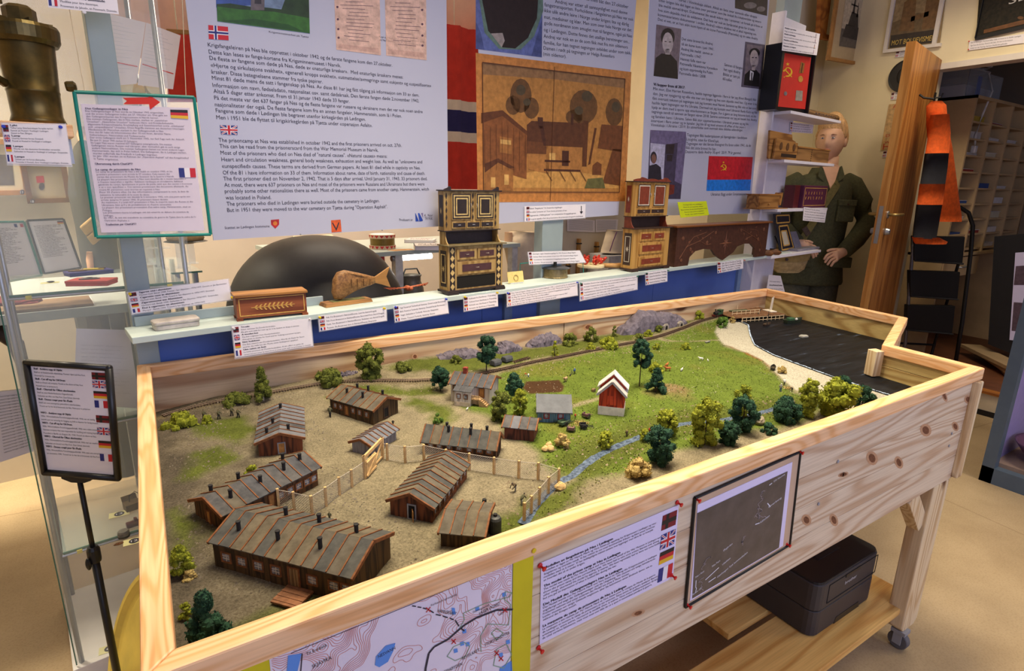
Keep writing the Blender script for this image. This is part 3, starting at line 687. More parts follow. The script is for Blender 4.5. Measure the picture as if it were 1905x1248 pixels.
building('shed','small red-brown plank shed with a four-strip grey roof by the meadow',(0.8019,-0.7126,-0.7796,0.0768,0.0669,0.0383,0.014,0.0069,0.006),GZ-.002,wood('model_maroon_boards',(104,58,40),(60,34,26),2,60,.85,False),felt_g+felt_d,4,group='model sheds')
wh_,wd=building('farmhouse','white boarded farmhouse with brick chimney, porch and steps',(0.826,-0.4171,-0.8428,0.1222,0.0892,0.0511,0.0203,0.0077,0.0057),GZ+.006,whitew,felt_d,6,[('S',.12,.024,.011,.014)],[('S',.80,.016,.012,.022,orange_trim,tan_door)],[])
MB().box(-wd[0]*.30,-wd[0]*.30+.011,-.006,.005,wd[2]+.010,wd[2]+wd[3]+.016).box(-wd[0]*.30-.001,-wd[0]*.30+.012,-.007,.006,wd[2]+wd[3]+.012,wd[2]+wd[3]+.0145).mk('brick_chimney',mat('brick',(132,58,42),.9,.2,120),wh_)
ax=-wd[0]*.10;hy=wd[1]/2
MB().box(ax-.022,ax+.022,-hy-.030,-hy,-.006,.036).mk('porch_room',whitew,wh_)
for i in range(3):MB().hexa([(ax-.026+i*.0175,-hy-.034,.036),(ax-.026+i*.0175+.017,-hy-.034,.036),(ax-.026+i*.0175+.017,-hy+.002,.045),(ax-.026+i*.0175,-hy+.002,.045)],[(ax-.026+i*.0175,-hy-.034,.0375),(ax-.026+i*.0175+.017,-hy-.034,.0375),(ax-.026+i*.0175+.017,-hy+.002,.0465),(ax-.026+i*.0175,-hy+.002,.0465)]).mk('porch_roof_sheet',felt_d[0],wh_)
for q in(-.010,.010):
 f_=MB().box(ax+q-.006,ax+q+.006,-hy-.0318,-hy-.030,.015,.029).mk('window',orange_trim,wh_);MB().box(ax+q-.004,ax+q+.004,-hy-.0324,-hy-.0312,.017,.027).mk('pane',pane_m,f_)
MB().box(ax-.022,ax+.022,-hy-.0312,-hy-.0300,-.006,.006).mk('stone_foot',mat('pale_foundation',(188,172,150),.9,.15,90),wh_)
sx0=ax+.022
for k in range(5):MB().box(sx0+.022+k*.0045,sx0+.0265+k*.0045,-hy-.022,-hy-.002,-.01,.014-k*.0035).mk('step',mat('step_wood',(168,136,96),.8,.15,90),wh_)
MB().box(sx0,sx0+.022,-hy-.022,-hy,.012,.0145).mk('landing',mat('step_wood'),wh_)
mb=MB()
for k in range(7):mb.bar((sx0+.001+k*.0034,-hy-.0215,.0),(sx0+.001+k*.0034,-hy-.0215,.024),.0012)
mb.bar((sx0,-hy-.0215,.024),(sx0+.022,-hy-.0215,.024),.0015).bar((sx0+.022,-hy-.0215,.024),(sx0+.046,-hy-.0215,.010),.0015);mb.mk('handrail',mat('step_wood'),wh_)
blu,bd=building('outbuilding','low blue-grey outbuilding with a broad plain grey roof and two red windows',(0.955,-0.645,-0.5935,0.0902,0.1114,0.0287,0.0277,0.0079,0.0032),GZ+.004,bluew,[mat('plain_grey_roof',(92,94,98),.9,.1,40)],1,[('S',.27,.008,.010,.011,mat('red_frame',(150,40,36),.8)),('S',.70,.008,.010,.011,mat('red_frame'))],[],seam=False,trim=mat('grey_barge',(96,98,104),.8))
for s in(-1,):MB().hexa([(-bd[0]/2-.004,-bd[1]/2-.0085,bd[2]-.0028),(bd[0]/2+.004,-bd[1]/2-.0085,bd[2]-.0028),(bd[0]/2+.004,-bd[1]/2*.62,bd[2]+bd[3]*.38),(-bd[0]/2-.004,-bd[1]/2*.62,bd[2]+bd[3]*.38)],[(-bd[0]/2-.004,-bd[1]/2-.0085,bd[2]-.0002),(bd[0]/2+.004,-bd[1]/2-.0085,bd[2]-.0002),(bd[0]/2+.004,-bd[1]/2*.62,bd[2]+bd[3]*.38+.0028),(-bd[0]/2-.004,-bd[1]/2*.62,bd[2]+bd[3]*.38+.0028)]).mk('roof_sheet',mat('plain_grey_roof'),blu)
bp=(1.1156,-0.7138,0.7548,0.0595,0.0713,0.0641,0.0352,0.0066,0.0077)
barn,rd=building('barn','small red barn with stepped silver roof on a white stone base',bp,GZ+.004,redw,[mat('silver_roof',(184,180,178),.7,.12,60),mat('silver_roof_b',(172,166,160),.7,.12,60)],2,seam=False,trim=mat('silver_edge',(150,146,144),.7))
MB().box(-rd[0]/2-.0012,rd[0]/2+.0012,-rd[1]/2-.0012,rd[1]/2+.0012,-.014,.020).mk('stone_base',mat('whitewash',(206,198,186),.9,.1,60),barn)
hx,hy,hw,hr=rd[0]/2,rd[1]/2,rd[2],rd[3]
MB().prism([(-hy-.001,hw*.8),(hy+.001,hw*.8),(hy+.001,hw+.010),(0,hw+hr+.010),(-hy-.001,hw+.010)],'x',hx*.1,hx+.001).mk('upper_wall',redw,barn)
for s in(-1,1):MB().hexa([(-hx*.1,0,hw+hr+.010),(hx+.009,0,hw+hr+.010),(hx+.009,s*(hy+.008),hw+.003),(-hx*.1,s*(hy+.008),hw+.003)],[(-hx*.1,0,hw+hr+.0125),(hx+.009,0,hw+hr+.0125),(hx+.009,s*(hy+.008),hw+.0055),(-hx*.1,s*(hy+.008),hw+.0055)]).mk('upper_roof_sheet',mat('silver_roof'),barn)
MB().hexa([(-hx-.002,-.012,.026),(-hx-.002,.012,.026),(-hx,.012,.05),(-hx,-.012,.05)][::-1],[(-hx-.0012,-.012,.026),(-hx-.0012,.012,.026),(-hx-.0004,.012,.05),(-hx-.0004,-.012,.05)][::-1]).mk('barn_door',redw,barn)
P=gp((545,1112));dm=thing('plank_landing','brown plank landing on the ground before the largest barrack','landing',(P[0],P[1],GZ+.001),-.8826)
for k in range(9):MB().box(-.022,.022,-.020+k*.0046,-.0158+k*.0046,0,.003+.0006*(k%2)).mk('plank',mat('landing_plank',(126,84,56),.85,.2,90),dm)
# wire fence and gate
wire=mat('galvanised_wire',(176,166,150),.6,0);postm=mat('fence_post',(202,166,112),.8,.12,120)
FH=.036
def fence(label,pts,posts):
 base=np.mean(pts,0);t=thing('wire_fence',label,'fence',(base[0],base[1],GZ),0)
 for p in posts:
  z=gh(*p);MB().box(p[0]-.0022,p[0]+.0022,p[1]-.0022,p[1]+.0022,z-.006,z+FH+.003).mk('post',postm,t,True)
 mb=MB();sp=.0048
 for a,b in zip(pts[:-1],pts[1:]):
  a=NA(a);b=NA(b);ln=NO(b-a);d=(b-a)/ln
  za,zb=gh(*a)+.001,gh(*b)+.001
  P_=lambda s,h:NA([*(a+d*s),za+(zb-za)*s/ln+h])
  mb.tube([P_(0,FH),P_(ln,FH)],.0006,4);mb.tube([P_(0,.001),P_(ln,.001)],.0004,3)
  s=-FH
  while s<ln:
   for sg in(0,1):
    s0,s1=max(s,0),min(s+FH,ln)
    if s1-s0<1e-4:continue
    h0,h1=s0-s,s1-s
    if sg:h0,h1=FH-h0,FH-h1
    mb.tube([P_(s0,h0),P_(s1,h1)],.00028,3,False)
   s+=sp
 mb.mk('wire_netting',wire,t,True)
 return t
FA=[gp(p)for p in((679,889),(655,906),(632,921),(607,941),(581,958),(548,950),(519,945))]
FB=[gp(p)for p in((712,852),(721,855),(754,860),(789,857),(830,866),(873,874),(919,882),(965,889),(1001,892),(1039,896))]
FC=[gp(p)for p in((1039,896),(1020,911),(1003,932),(988,948),(975,962))]
fence('wire netting fence running from the camp gate down behind the barracks',FA,FA)
fence('wire netting fence from the camp gate along the back of the yard',FB,FB[1:])
fence('wire netting fence along the near bank of the stream',FC,FC[1:])
g0,g1=gp((679,889)),gp((712,852));gm=NA([(g0+g1)/2])[0];ga=math.atan2(g1[1]-g0[1],g1[0]-g0[0]);gl=NO(g1-g0)
gt=thing('camp_gate','plank gate with crossbeam between two posts in the wire fence','gate',(gm[0],gm[1],gh(*gm)),ga)
for s in(-1,1):MB().box(s*gl/2-.0028,s*gl/2+.0028,-.0028,.0028,-.006,.050).mk('post',postm,gt)
MB().box(-gl/2-.003,gl/2+.003,-.002,.002,.043,.050).mk('crossbeam',postm,gt)
lf=MB().box(-gl/2,0,-.007,-.0045,.004,.008).box(-gl/2,0,-.007,-.0045,.032,.036).bar((-gl/2,-.0058,.006),(0,-.0058,.034),.003).mk('gate_leaf_frame',postm,gt)
for k in range(5):MB().box(-gl/2+k*gl/10+.0006,-gl/2+(k+1)*gl/10,-.0045,-.003,.003,.038).mk('gate_board',postm,lf)
MB().bar((0,0,.006),(gl/2,0,.043),.003).bar((gl*.1,0,.006),(gl/2,0,.006),.003).mk('brace',postm,gt)
# railway
tr=thing('railway_track','narrow brown railway track running the length of the model','railway track',(RAIL[0][0],RAIL[0][1],GZ))
rp_=NA(RAIL);seg=np.concatenate([[0],np.cumsum(NO(np.diff(rp_,axis=0),axis=1))])
def rail_at(s):return NA([np.interp(s,seg,rp_[:,0]),np.interp(s,seg,rp_[:,1])])
def rail_dir(s):d=rail_at(s+.02)-rail_at(s-.02);return d/(NO(d)+1e-9)
TOT=seg[-1];sm=lambda s:np.mean([rail_at(s+k)for k in(-.03,-.015,0,.015,.03)],0)
mb=MB();s=.01
while s<TOT-.01:
 p=sm(s);d=rail_dir(s);n=NA([-d[1],d[0]]);z=gh(*p)
 mb.hexa([(*(p+d*i*.0016+n*j*.0095),z+.0002)for i,j in((-1,-1),(1,-1),(1,1),(-1,1))],[(*(p+d*i*.0016+n*j*.0095),z+.0026)for i,j in((-1,-1),(1,-1),(1,1),(-1,1))]);s+=.0072
mb.mk('sleepers',mat('sleeper',(70,52,40),.9,.2,90),tr,True,kind='stuff')
for sg in(-1,1):
 pts=[]
 for s in np.linspace(.005,TOT-.005,160):
  p=sm(s);d=rail_dir(s);n=NA([-d[1],d[0]]);q=p+n*sg*.0052;pts.append((*q,gh(*p)+.0036))
 MB().tube(pts,.0011,4).mk('rail',mat('rusty_rail',(84,66,54),.5,.15,90,metal=.4),tr,True)
a,b=gp((955,676)),gp((985,667));d=(b-a)/NO(b-a);n=NA([-d[1],d[0]]);sd=thing('siding_track','short piece of track beyond the two covered wagons','railway track',(*((a+b)/2),gh(*((a+b)/2))),math.atan2(d[1],d[0]))
ln=NO(b-a);mb=MB()
for k in range(9):mb.box(-ln/2+k*ln/9,-ln/2+k*ln/9+.0035,-.0095,.0095,0,.0026)
mb.mk('sleepers',mat('sleeper'),sd,kind='stuff')
for sg in(-1,1):MB().box(-ln/2,ln/2,sg*.0052-.0008,sg*.0052+.0008,.0026,.0046).mk('rail',mat('rusty_rail'),sd)
for px,nm in(((922,682),'left one of two grey tarpaulin covered wagons behind the tall dark tree'),((943,675),'right one of two grey tarpaulin covered wagons behind the tall dark tree')):
 p=gp(px);wg=thing('covered_wagon',nm,'model wagon',(*p,gh(*p)),.25,'covered wagons')
 MB().prism([(-.013,.003),(.013,.003),(.013,.013),(.008,.020),(-.008,.020),(-.013,.013)],'x',-.017,.017).mk('tarpaulin',mat('tarp_grey',(66,68,72),.8,.2,90),wg,bevel=.002)
 for i in(-1,1):
  for j in(-1,1):MB().lathe([(.0035,-.001),(.0035,.001)],10,(i*.010,j*.0055,.0035),(0,1,0)).mk('wheel',pipe_bk,wg)
p=sm(TOT-.17);d=rail_dir(TOT-.17);LZ=gh(*p)+.0046
lo_=thing('steam_locomotive','small green and black steam locomotive on the track near the pier','model locomotive',(*p,LZ),math.atan2(d[1],d[0])+pi)
lg=mat('loco_green',(40,76,52),.4,.08,60);lb=mat('loco_black',(28,28,30),.5,.1,60)
MB().box(-.036,.036,-.0085,.0085,.006,.0085).mk('chassis',lb,lo_)
MB().lathe([(.0068,0),(.0074,.004),(.0074,.036),(.0068,.037)],16,(-.006,0,.0165),(1,0,0)).mk('boiler',lb,lo_,smooth=False)
MB().box(-.030,-.008,-.0095,.0095,.0085,.026).box(-.032,-.006,-.0105,.0105,.026,.028).mk('cab',lg,lo_)
MB().box(-.008,.012,-.0098,-.0062,.0085,.018).box(-.008,.012,.0062,.0098,.0085,.018).mk('side_tank',lg,lo_)
MB().lathe([(.0026,0),(.0026,.010),(.0034,.011),(.0034,.013)],12,(.024,0,.022)).mk('funnel',lb,lo_)
MB().lathe([(.003,0),(.003,.004),(.0015,.0055)],12,(.010,0,.0225)).mk('steam_dome',lb,lo_)
for i in(-.020,-.002,.016):
 for j in(-1,1):MB().lathe([(.0052,-.001),(.0052,.001),(.002,.0012)],14,(i,j*.0062,.0052),(0,1,0)).mk('wheel',mat('loco_red',(92,30,26),.6),lo_)
MB().box(.036,.038,-.009,.009,.004,.011).mk('buffer_beam',mat('loco_red'),lo_)
p=sm(TOT-.085);d=rail_dir(TOT-.085)
wg=thing('coal_wagon','black flat coal wagon coupled behind the locomotive','model wagon',(*p,gh(*p)+.0046),math.atan2(d[1],d[0]))
MB().box(-.030,.030,-.009,.009,.006,.010).box(-.030,.030,-.009,-.0078,.010,.017).box(-.030,.030,.0078,.009,.010,.017).mk('wagon_body',lb,wg)
MB().ball((0,0,.010),(.027,.0076,.009),12,6).mk('coal',mat('coal',(24,23,24),.7,.3,200),wg)
for i in(-.018,.018):
 for j in(-1,1):MB().lathe([(.0046,-.001),(.0046,.001)],12,(i,j*.0062,.0046),(0,1,0)).mk('wheel',lb,wg)
# rocks, bunkers
rockm=mat('purple_grey_rock',(112,104,116),.95,.2,60,c2=(78,72,82),bump=.6)
def rock(label,px_l,px_r,hpx,seed,depth=.035,group='rock outcrops'):
 a,b=gp(px_l),gp(px_r);c=(a+b)/2;ln=NO(b-a)/2;dd=(NA([*c,GZ])-CAM)@CR[2];hh=hpx*dd/FPX
 r=np.random.RandomState(seed);n,m_=26,9;vs=[];fs=[]
 for i in range(n+1):
  t=i/n;env=sin(pi*t)**.5
  hgt=hh*(.55+.45*fbm(NA([t*6+seed]),NA([seed*1.0]),1.0,seed,3)[0]*1.6)*env
  for j in range(m_):
   u=j/(m_-1);ang=pi*u
   q=NA([-ln+2*ln*t,-depth*cos(ang)*(.6+.4*env),hgt*sin(ang)**.7-.004]);q+=r.normal(0,.0022,3);vs.append(q)
 for i in range(n):
  for j in range(m_-1):fs.append((i*m_+j,(i+1)*m_+j,(i+1)*m_+j+1,i*m_+j+1))
 t=thing('rock_outcrop',label,'model rock',(*c,gh(*c)),math.atan2((b-a)[1],(b-a)[0]),group)
 MB().add(vs,fs).mk('rock',rockm,t);return t,ln,depth,hh
rock('low purple-grey rock ledge behind the farmhouse',(812,674),(900,664),16,1)
rock('short purple-grey rock ledge right of the tall dark tree',(916,660),(965,648),20,2)
rock('purple-grey rock against the joint of the back board',(975,645),(1042,634),24,3)
bk,ln,dp,hh=rock('broad purple-grey rock with two bunker doorways',(1150,622),(1272,602),42,4,.045)
for q in(.15,.62):
 fr_=MB().prism([(q*ln-.013,-.004),(q*ln+.013,-.004),(q*ln+.013,.016),(q*ln+.007,.024),(q*ln-.007,.024),(q*ln-.013,.016)],'y',-dp-.006,-dp+.02).mk('bunker_portal',mat('pale_concrete',(150,142,132),.95,.15,90),bk)
 MB().prism([(q*ln-.006,-.002),(q*ln+.006,-.002),(q*ln+.006,.014),(q*ln,.018),(q*ln-.006,.014)],'y',-dp-.0066,-dp-.004).mk('bunker_doorway_shade',hole_shade,fr_)  # shade of the bunker doorway painted as a near-black slab
rock('small purple-grey rock at the far end beside the locomotive',(1278,592),(1300,587),16,5,.02)
rock('low stones piled under the tree at the back left',(620,706),(668,697),9,6,.012)
for k,(px,r_)in enumerate((((1014,838),.009),((1024,838),.010),((1021,831),.009))):
 p=gp(px);s=MB();s.ball((0,0,r_*.6),(r_,r_*.8,r_*.75),9,6);s.v=[tuple(NA(v)+np.random.RandomState(k*50+i).normal(0,.0007,3))for i,v in enumerate(s.v)]
 o=s.mk('boulder',mat('yellow_boulder',(198,166,112),.9,.1,60),origin=(0,0,0));o.location=(*p,gh(*p));tag(o,('left boulder of the pale yellow trio below the red-brown shed','right boulder of the pale yellow trio below the red-brown shed','rear boulder of the pale yellow trio below the red-brown shed')[k],'boulder','yellow boulders')
for k,(px,r_,lb_)in enumerate((((1042,907),.011,'pale yellow boulder at the fence corner beside the stream'),((1410,788),.017,'grey boulder between the dark trees near the front rail'),((1380,797),.013,'small grey boulder under the dark conifer near the front rail'),((1452,779),.012,'grey boulder at the foot of the dark tree by the stream'))):
 p=gp(px);s=MB();s.ball((0,0,r_*.5),(r_*1.1,r_*.85,r_*.7),9,6);s.v=[tuple(NA(v)+np.random.RandomState(k*70+i).normal(0,.0012,3))for i,v in enumerate(s.v)]
 o=s.mk('boulder',mat('grey_boulder' if k else 'yellow_boulder',(150,138,116),.9,.15,60),origin=(0,0,0));o.location=(*p,gh(*p));tag(o,lb_,'boulder')
# trees and bushes
FOL={'dark':mat('foliage_dark_green',(38,74,50),.95,.35,90,c2=(24,52,36)),'olive':mat('foliage_olive',(100,106,34),.95,.35,90,c2=(70,78,24)),'lime':mat('foliage_lime',(142,146,36),.95,.35,90,c2=(104,112,22)),'straw':mat('foliage_straw',(186,164,102),.95,.3,90,c2=(146,124,72)),'green':mat('foliage_green',(88,118,40),.95,.35,90,c2=(58,84,26))}
trunkm=mat('trunk_brown',(62,46,32),.9,.2,90);birchm=mat('trunk_birch',(176,168,152),.9,.3,120)
_BALL=MB().ball((0,0,0),1.0,7,5)
_BT=NA([[_BALL.v[i]for i in t]for f_ in _BALL.f for t in([(f_[0],f_[k],f_[k+1])for k in range(1,len(f_)-1)])])
def crown_tris(blobs,dens,leaf,rs):
 P=[];S=[];core=[]
 for c,r in blobs:
  n=int(dens);d=rs.normal(size=(n,3));d/=NO(d,axis=1,keepdims=True);rad=r*(.74+.34*rs.rand(n,1))
  P.append(NA(c)+d*rad);S.append(rs.uniform(.6,1.3,n)*leaf*r)
  q=_BT*r*.82;q=q+np.sin(q*(9.0/r)+rs.rand(3)*6)*r*.13;core.append((q+NA(c)).reshape(-1,3))
 return np.concatenate([tri_cloud(np.concatenate(P),np.concatenate(S),rs)]+core)
def tree(name,label,px,hpx,wpx,kind,trunk=.25,shape='round',seed=0,group=None,birch=False,cat='model tree'):
 p=gp(px,GZ+.006);z=gh(*p);dd=(NA([*p,z])-CAM)@CR[2];s=dd/FPX;h=hpx*s;w_=wpx*s/2
 rs=np.random.RandomState(seed+100);t=thing(name,label,cat,(*p,z),rs.uniform(0,6),group)
 blobs=[];z0=h*trunk;n=44 if hpx>34 else 20
 for i in range(n):
  u=rs.rand();zz=z0+(h-z0)*u
  prof={'round':sin(pi*min(1,.15+.85*(1-u)*.95+.0))**.7 if u>.1 else .75,'cone':(1-u)*.95+.12,'umbrella':sin(pi*(.25+.6*u)),'bush':math.sqrt(max(0,1-u*u))}[shape]
  br=w_*(.27 if shape!='bush' else .30)*rs.uniform(.75,1.25);rad=max(0,w_*prof-br*.7)*rs.uniform(.55,1.0);a=rs.uniform(0,6.28)
  blobs.append(((rad*cos(a),rad*sin(a),min(zz,h-br*.5)),br))
 blobs.append(((0,0,h-w_*.25),w_*.28))
 leaf=.24;dens=70 if hpx>34 else 46
 tri_obj('crown',crown_tris(blobs,dens,leaf,rs),FOL[kind],t)
 if trunk>0 or shape!='bush':
  tm=birchm if birch else trunkm;r0=max(.0011,.045*w_)
  mb=MB().tube([(0,0,-.006),(rs.normal(0,.001),rs.normal(0,.001),h*.45),(0,0,h*.8)],[r0*1.3,r0,r0*.4],6)
  for k in range(4):
   a=rs.uniform(0,6.28);zz=h*rs.uniform(max(.3,trunk),.7);mb.tube([(0,0,zz),(w_*.6*cos(a),w_*.6*sin(a),zz+h*.12)],[r0*.5,r0*.2],4)
  mb.mk('trunk',tm,t)
 return t
T=[('tree','slender yellow-green birch against the back board at far left',(490,742),64,46,'olive',.06,'cone',1,None,True),('tree','full round yellow-green tree against the back board',(690,708),66,56,'olive',.05,'round',2),('tree','tall dark green tree with a bare trunk behind the farmhouse',(905,694),66,46,'dark',.36,'umbrella',3),('tree','dark green tree at the left gable of the farmhouse',(819,724),46,40,'dark',.25,'umbrella',4),('tree','dark green tree at the right gable of the farmhouse',(957,738),50,38,'dark',.25,'umbrella',5),('tree','olive bushy tree in front of the farmhouse steps',(929,777),54,44,'olive',.04,'round',6),('tree','narrow lime tree between the farmhouse and the outbuilding',(967,768),50,32,'lime',.04,'round',7),('tree','dark tree on a tall thin bare trunk on the meadow knoll',(1189,722),88,42,'dark',.45,'umbrella',8),('tree','low broad dark tree on the meadow knoll',(1219,736),44,46,'dark',.02,'cone',9),('tree','small upright lime tree between the railway and the back board',(1032,660),29,20,'lime',.03,'cone',10),('tree','large dark conifer overlapping the front rail beside the straw bush',(1226,856),70,64,'dark',.02,'round',11),('tree','lime tree behind the large dark conifer by the stream',(1240,806),48,46,'lime',.05,'round',12),('tree','large lime tree left of the dark pair above the front rail',(1310,822),88,66,'lime',.03,'round',13),('tree','lime tree top showing behind the tallest dark tree',(1377,780),72,36,'lime',.1,'round',14),('tree','tallest dark tree above the middle of the front rail',(1379,800),70,56,'dark',.04,'round',15),('tree','squat dark tree just over the front rail under the large lime tree',(1353,820),40,46,'dark',.02,'round',16),('tree','dark spreading tree at the stream bend near the beach',(1462,780),44,54,'dark',.06,'umbrella',17),('tree','tall lime tree at the left of the clump on the beach edge',(1500,772),72,44,'lime',.03,'round',18),('tree','widest lime tree of the clump on the beach edge',(1556,772),70,78,'lime',.03,'round',19),('tree','dark tree at the right end of the clump over the beach',(1604,750),36,42,'dark',.05,'umbrella',20),('tree','dark tree top peeking out behind the widest lime tree',(1566,732),38,32,'dark',.2,'umbrella',21),('tree','large dark green tree in the model\'s front left corner',(388,1192),112,92,'dark',.06,'cone',22)]
for a in T:tree(*a[:9],group='model trees',birch=len(a)>10)
Bs=[((346,1142),32,30,'lime','bright lime bush behind the front left tree'),((340,1066),60,46,'lime','tall lime bush along the left rail'),((335,790),24,66,'lime','wide lime bush in the back left corner'),((386,784),14,24,'lime','small lime bush under the marching soldiers'),((467,882),20,30,'lime','lime bush above the barrack on posts'),((612,716),24,64,'olive','long olive hedge along the back board left of the round tree'),((440,746),14,56,'olive','low olive growth at the foot of the slender birch'),((748,692),14,40,'olive','olive bush on the verge left of the farmhouse'),((848,678),14,26,'olive','olive bush on the verge behind the farmhouse roof'),((1060,638),20,36,'olive','olive bush right of the board joint'),((1100,632),26,32,'olive','rounded olive bush left of the bunker rock'),((1134,648),18,44,'lime','wide lime bush on the verge below the bunker rock'),((1143,624),20,16,'olive','narrow olive bush at the left end of the bunker rock'),((1098,651),13,24,'lime','small lime bush beside the track below the rounded bush'),((1188,633),12,22,'olive','small olive bush left below the first bunker doorway'),((1206,624),12,20,'lime','small lime bush below the first bunker doorway'),((1226,615),11,20,'olive','small olive bush below the second bunker doorway'),((1300,594),16,24,'lime','lime bush behind the locomotive'),((1127,822),30,36,'lime','lime bush on the near meadow below the barn'),((1046,826),24,38,'straw','straw coloured bush beside the farm carts'),((1188,880),34,60,'straw','wide straw bush at the front rail near the large conifer'),((1219,690),18,32,'lime','lime bush beside the brown cows'),((1200,815),24,26,'lime','lime bush on the near bank of the stream'),((1430,800),18,34,'dark','low dark bush at the foot of the tallest dark tree'),((1276,646),12,22,'lime','lime bush at the bend of the track'),((1222,646),10,18,'lime','tiny lime bush beside the meadow track'),((1345,606),18,30,'green','green tuft above the top of the beach'),((1362,598),12,14,'straw','rusty straw tuft at the top of the beach'),((725,745),12,24,'green','green tuft on the slope above the barrack by the railway'),((815,782),20,22,'green','dark green tuft on the path below the farmhouse'),((880,738),10,14,'green','tuft below the farmhouse porch'),((1140,650),8,10,'lime','tiny lime tuft at the track'),((352,1072),16,28,'straw','tangle of pale straw on the ground by the left rail'),((1455,690),12,22,'straw','dry straw tuft at the end of the meadow by the dinghy')]
for k,(px,hp,wp,kd,lb_)in enumerate(Bs):tree('bush',lb_,px,hp,wp,kd,0.0,'bush',200+k,'model bushes',False,'model bush')
# model figures, animals, carts, pier, boats
def figure(label,px,hpx,c_top,c_leg,pose='stand',rz=None,group='model figures',hat=None):
 p=gp(px,GZ+.004);z=gh(*p);s=((NA([*p,z])-CAM)@CR[2])/FPX*hpx/1.0
 t=thing('figurine',label,'model figure',(*p,z),rz if rz is not None else random.uniform(0,6),group)
 b=.10 if pose=='bend' else .0
 hip=(0,0,.48);chest=(.02+2.6*b,0,.80-1.1*b);head=(.03+3.6*b,0,.93-1.7*b)
 sc=lambda q:tuple(k*s for k in q)
 st=.10 if pose in('walk','bend')else .02
 m1=MB()
 for sg in(-1,1):m1 .tube([sc((sg*st,sg*.06,0)),sc((sg*st*.5+.02,sg*.06,.25)),sc((0,sg*.05,.50))],[.045*s,.05*s,.07*s],6);m1 .ball(sc((sg*st+.03,sg*.06,.02)),(.07*s,.04*s,.03*s),6,4)
 m1 .mk('trousers',c_leg,t,smooth=True)
 m2=MB().tube([sc((0,0,.44)),sc(hip),sc(chest),sc((chest[0],0,chest[2]+.06))],[.10*s,.12*s,.13*s,.06*s],8)
 for sg in(-1,1):
  e=(chest[0]+.08,sg*.17,chest[2]-.20);h_=(chest[0]+(.22 if pose!='stand' else .08),sg*.12,chest[2]-.32)
  m2 .tube([sc((chest[0],sg*.12,chest[2])),sc(e),sc(h_)],[.05*s,.045*s,.035*s],6)
 m2 .mk('coat',c_top,t,smooth=True)
 m3=MB().ball(sc(head),(.062*s,.055*s,.072*s),8,6).mk('head',mat('figure_skin',(206,160,128),.7,0),t,smooth=True)
 if hat is not None:MB().ball(sc((head[0],0,head[2]+.035)),(.075*s,.07*s,.05*s),8,5).mk('hat',hat,t,smooth=True)
 return t
olive_c=mat('fig_olive',(78,76,52),.9,.1);dark_c=mat('fig_dark',(44,42,40),.9,.1);brown_c=mat('fig_brown',(92,78,56),.9,.1);white_c=mat('fig_white',(220,218,214),.9,0);blue_c=mat('fig_blue',(60,92,150),.9,0);red_c=mat('fig_red',(170,60,40),.9,0);mag_c=mat('fig_magenta',(170,60,100),.9,0);grey_c=mat('fig_grey',(130,128,122),.9,0)
for k,px in enumerate(((379,776),(407,777),(431,771),(443,775))):figure(('leftmost','second','third','rightmost')[k]+' of four marching soldier figures below the railway',px,19,olive_c,dark_c,'walk',-.6,hat=olive_c)
figure('stooping figure in grey skirt inside the fenced yard',(959,909),24,brown_c,grey_c,'bend',3.4,hat=dark_c)
figure('stooping olive clad figure beside the stream fence',(970,934),24,olive_c,grey_c,'bend',.4,hat=dark_c)
figure('guard figure at the left corner of the barrack nearest the railway',(614,772),22,olive_c,dark_c,'walk',1,hat=olive_c)
figure('dark figure behind the low grey shed',(731,787),12,dark_c,dark_c,'stand',1)
figure('lone guard figure behind the roof of the largest barrack',(613,964),18,olive_c,olive_c,'stand',1,hat=olive_c)
figure('figure in magenta on the farmhouse landing',(886,741),12,mag_c,dark_c,'stand',1)
figure('figure in white and blue crouching at the track above the field',(983,698),8,white_c,blue_c,'bend',1)
figure('red and white figure crouching beside the one in white and blue',(979,696),7,red_c,white_c,'bend',2)
figure('ploughman figure in blue walking behind the horse',(1069,694),13,blue_c,dark_c,'walk',2.6)
figure('woman figure in pale blue on the far meadow',(1452,726),16,grey_c,blue_c,'stand',1,hat=white_c)
figure('dark clad figure with white shirt on the far meadow',(1459,714),14,white_c,dark_c,'stand',1)
figure('bending dark figure by the straw heap on the far meadow',(1474,725),11,dark_c,dark_c,'bend',3)
figure('figure in red beside the blue-grey outbuilding wall',(1070,776),10,red_c,dark_c,'stand',1)
figure('figure with orange shirt at the stream bank',(1209,797),12,red_c,brown_c,'stand',1)
figure('pale figure standing by the near meadow bush',(1166,806),13,brown_c,brown_c,'stand',1)
def beast(label,px,lpx,c,name='cow',rz=0.0,head=.18,group='model animals'):
 p=gp(px,GZ+.004);z=gh(*p);s=((NA([*p,z])-CAM)@CR[2])/FPX*lpx
 t=thing(name,label,'model animal',(*p,z),rz,group);sc=lambda q:tuple(k*s for k in q)
 mb=MB().tube([sc((-.42,0,.50)),sc((-.30,0,.52)),sc((0,0,.47)),sc((.24,0,.50)),sc((.36,0,.58)),sc((.46,0,.70)),sc((.56,0,.70)),sc((.66,0,.62))],[.06*s,.16*s,.18*s,.18*s,.12*s,.085*s,.08*s,.045*s],8)
 for i in(-.28,.24):
  for j in(-1,1):mb.tube([sc((i,j*.09,.45)),sc((i+(-.04 if i<0 else .02),j*.09,.24)),sc((i,j*.09,0))],[.075*s,.04*s,.035*s],6)
 for j in(-1,1):mb.ball(sc((.45,j*.09,.77)),(.03*s,.05*s,.03*s),6,4)
 mb.tube([sc((-.44,0,.54)),sc((-.52,0,.40)),sc((-.53,0,.22))],[.025*s,.018*s,.01*s],5)
 mb.mk('body',c,t,smooth=True);return t
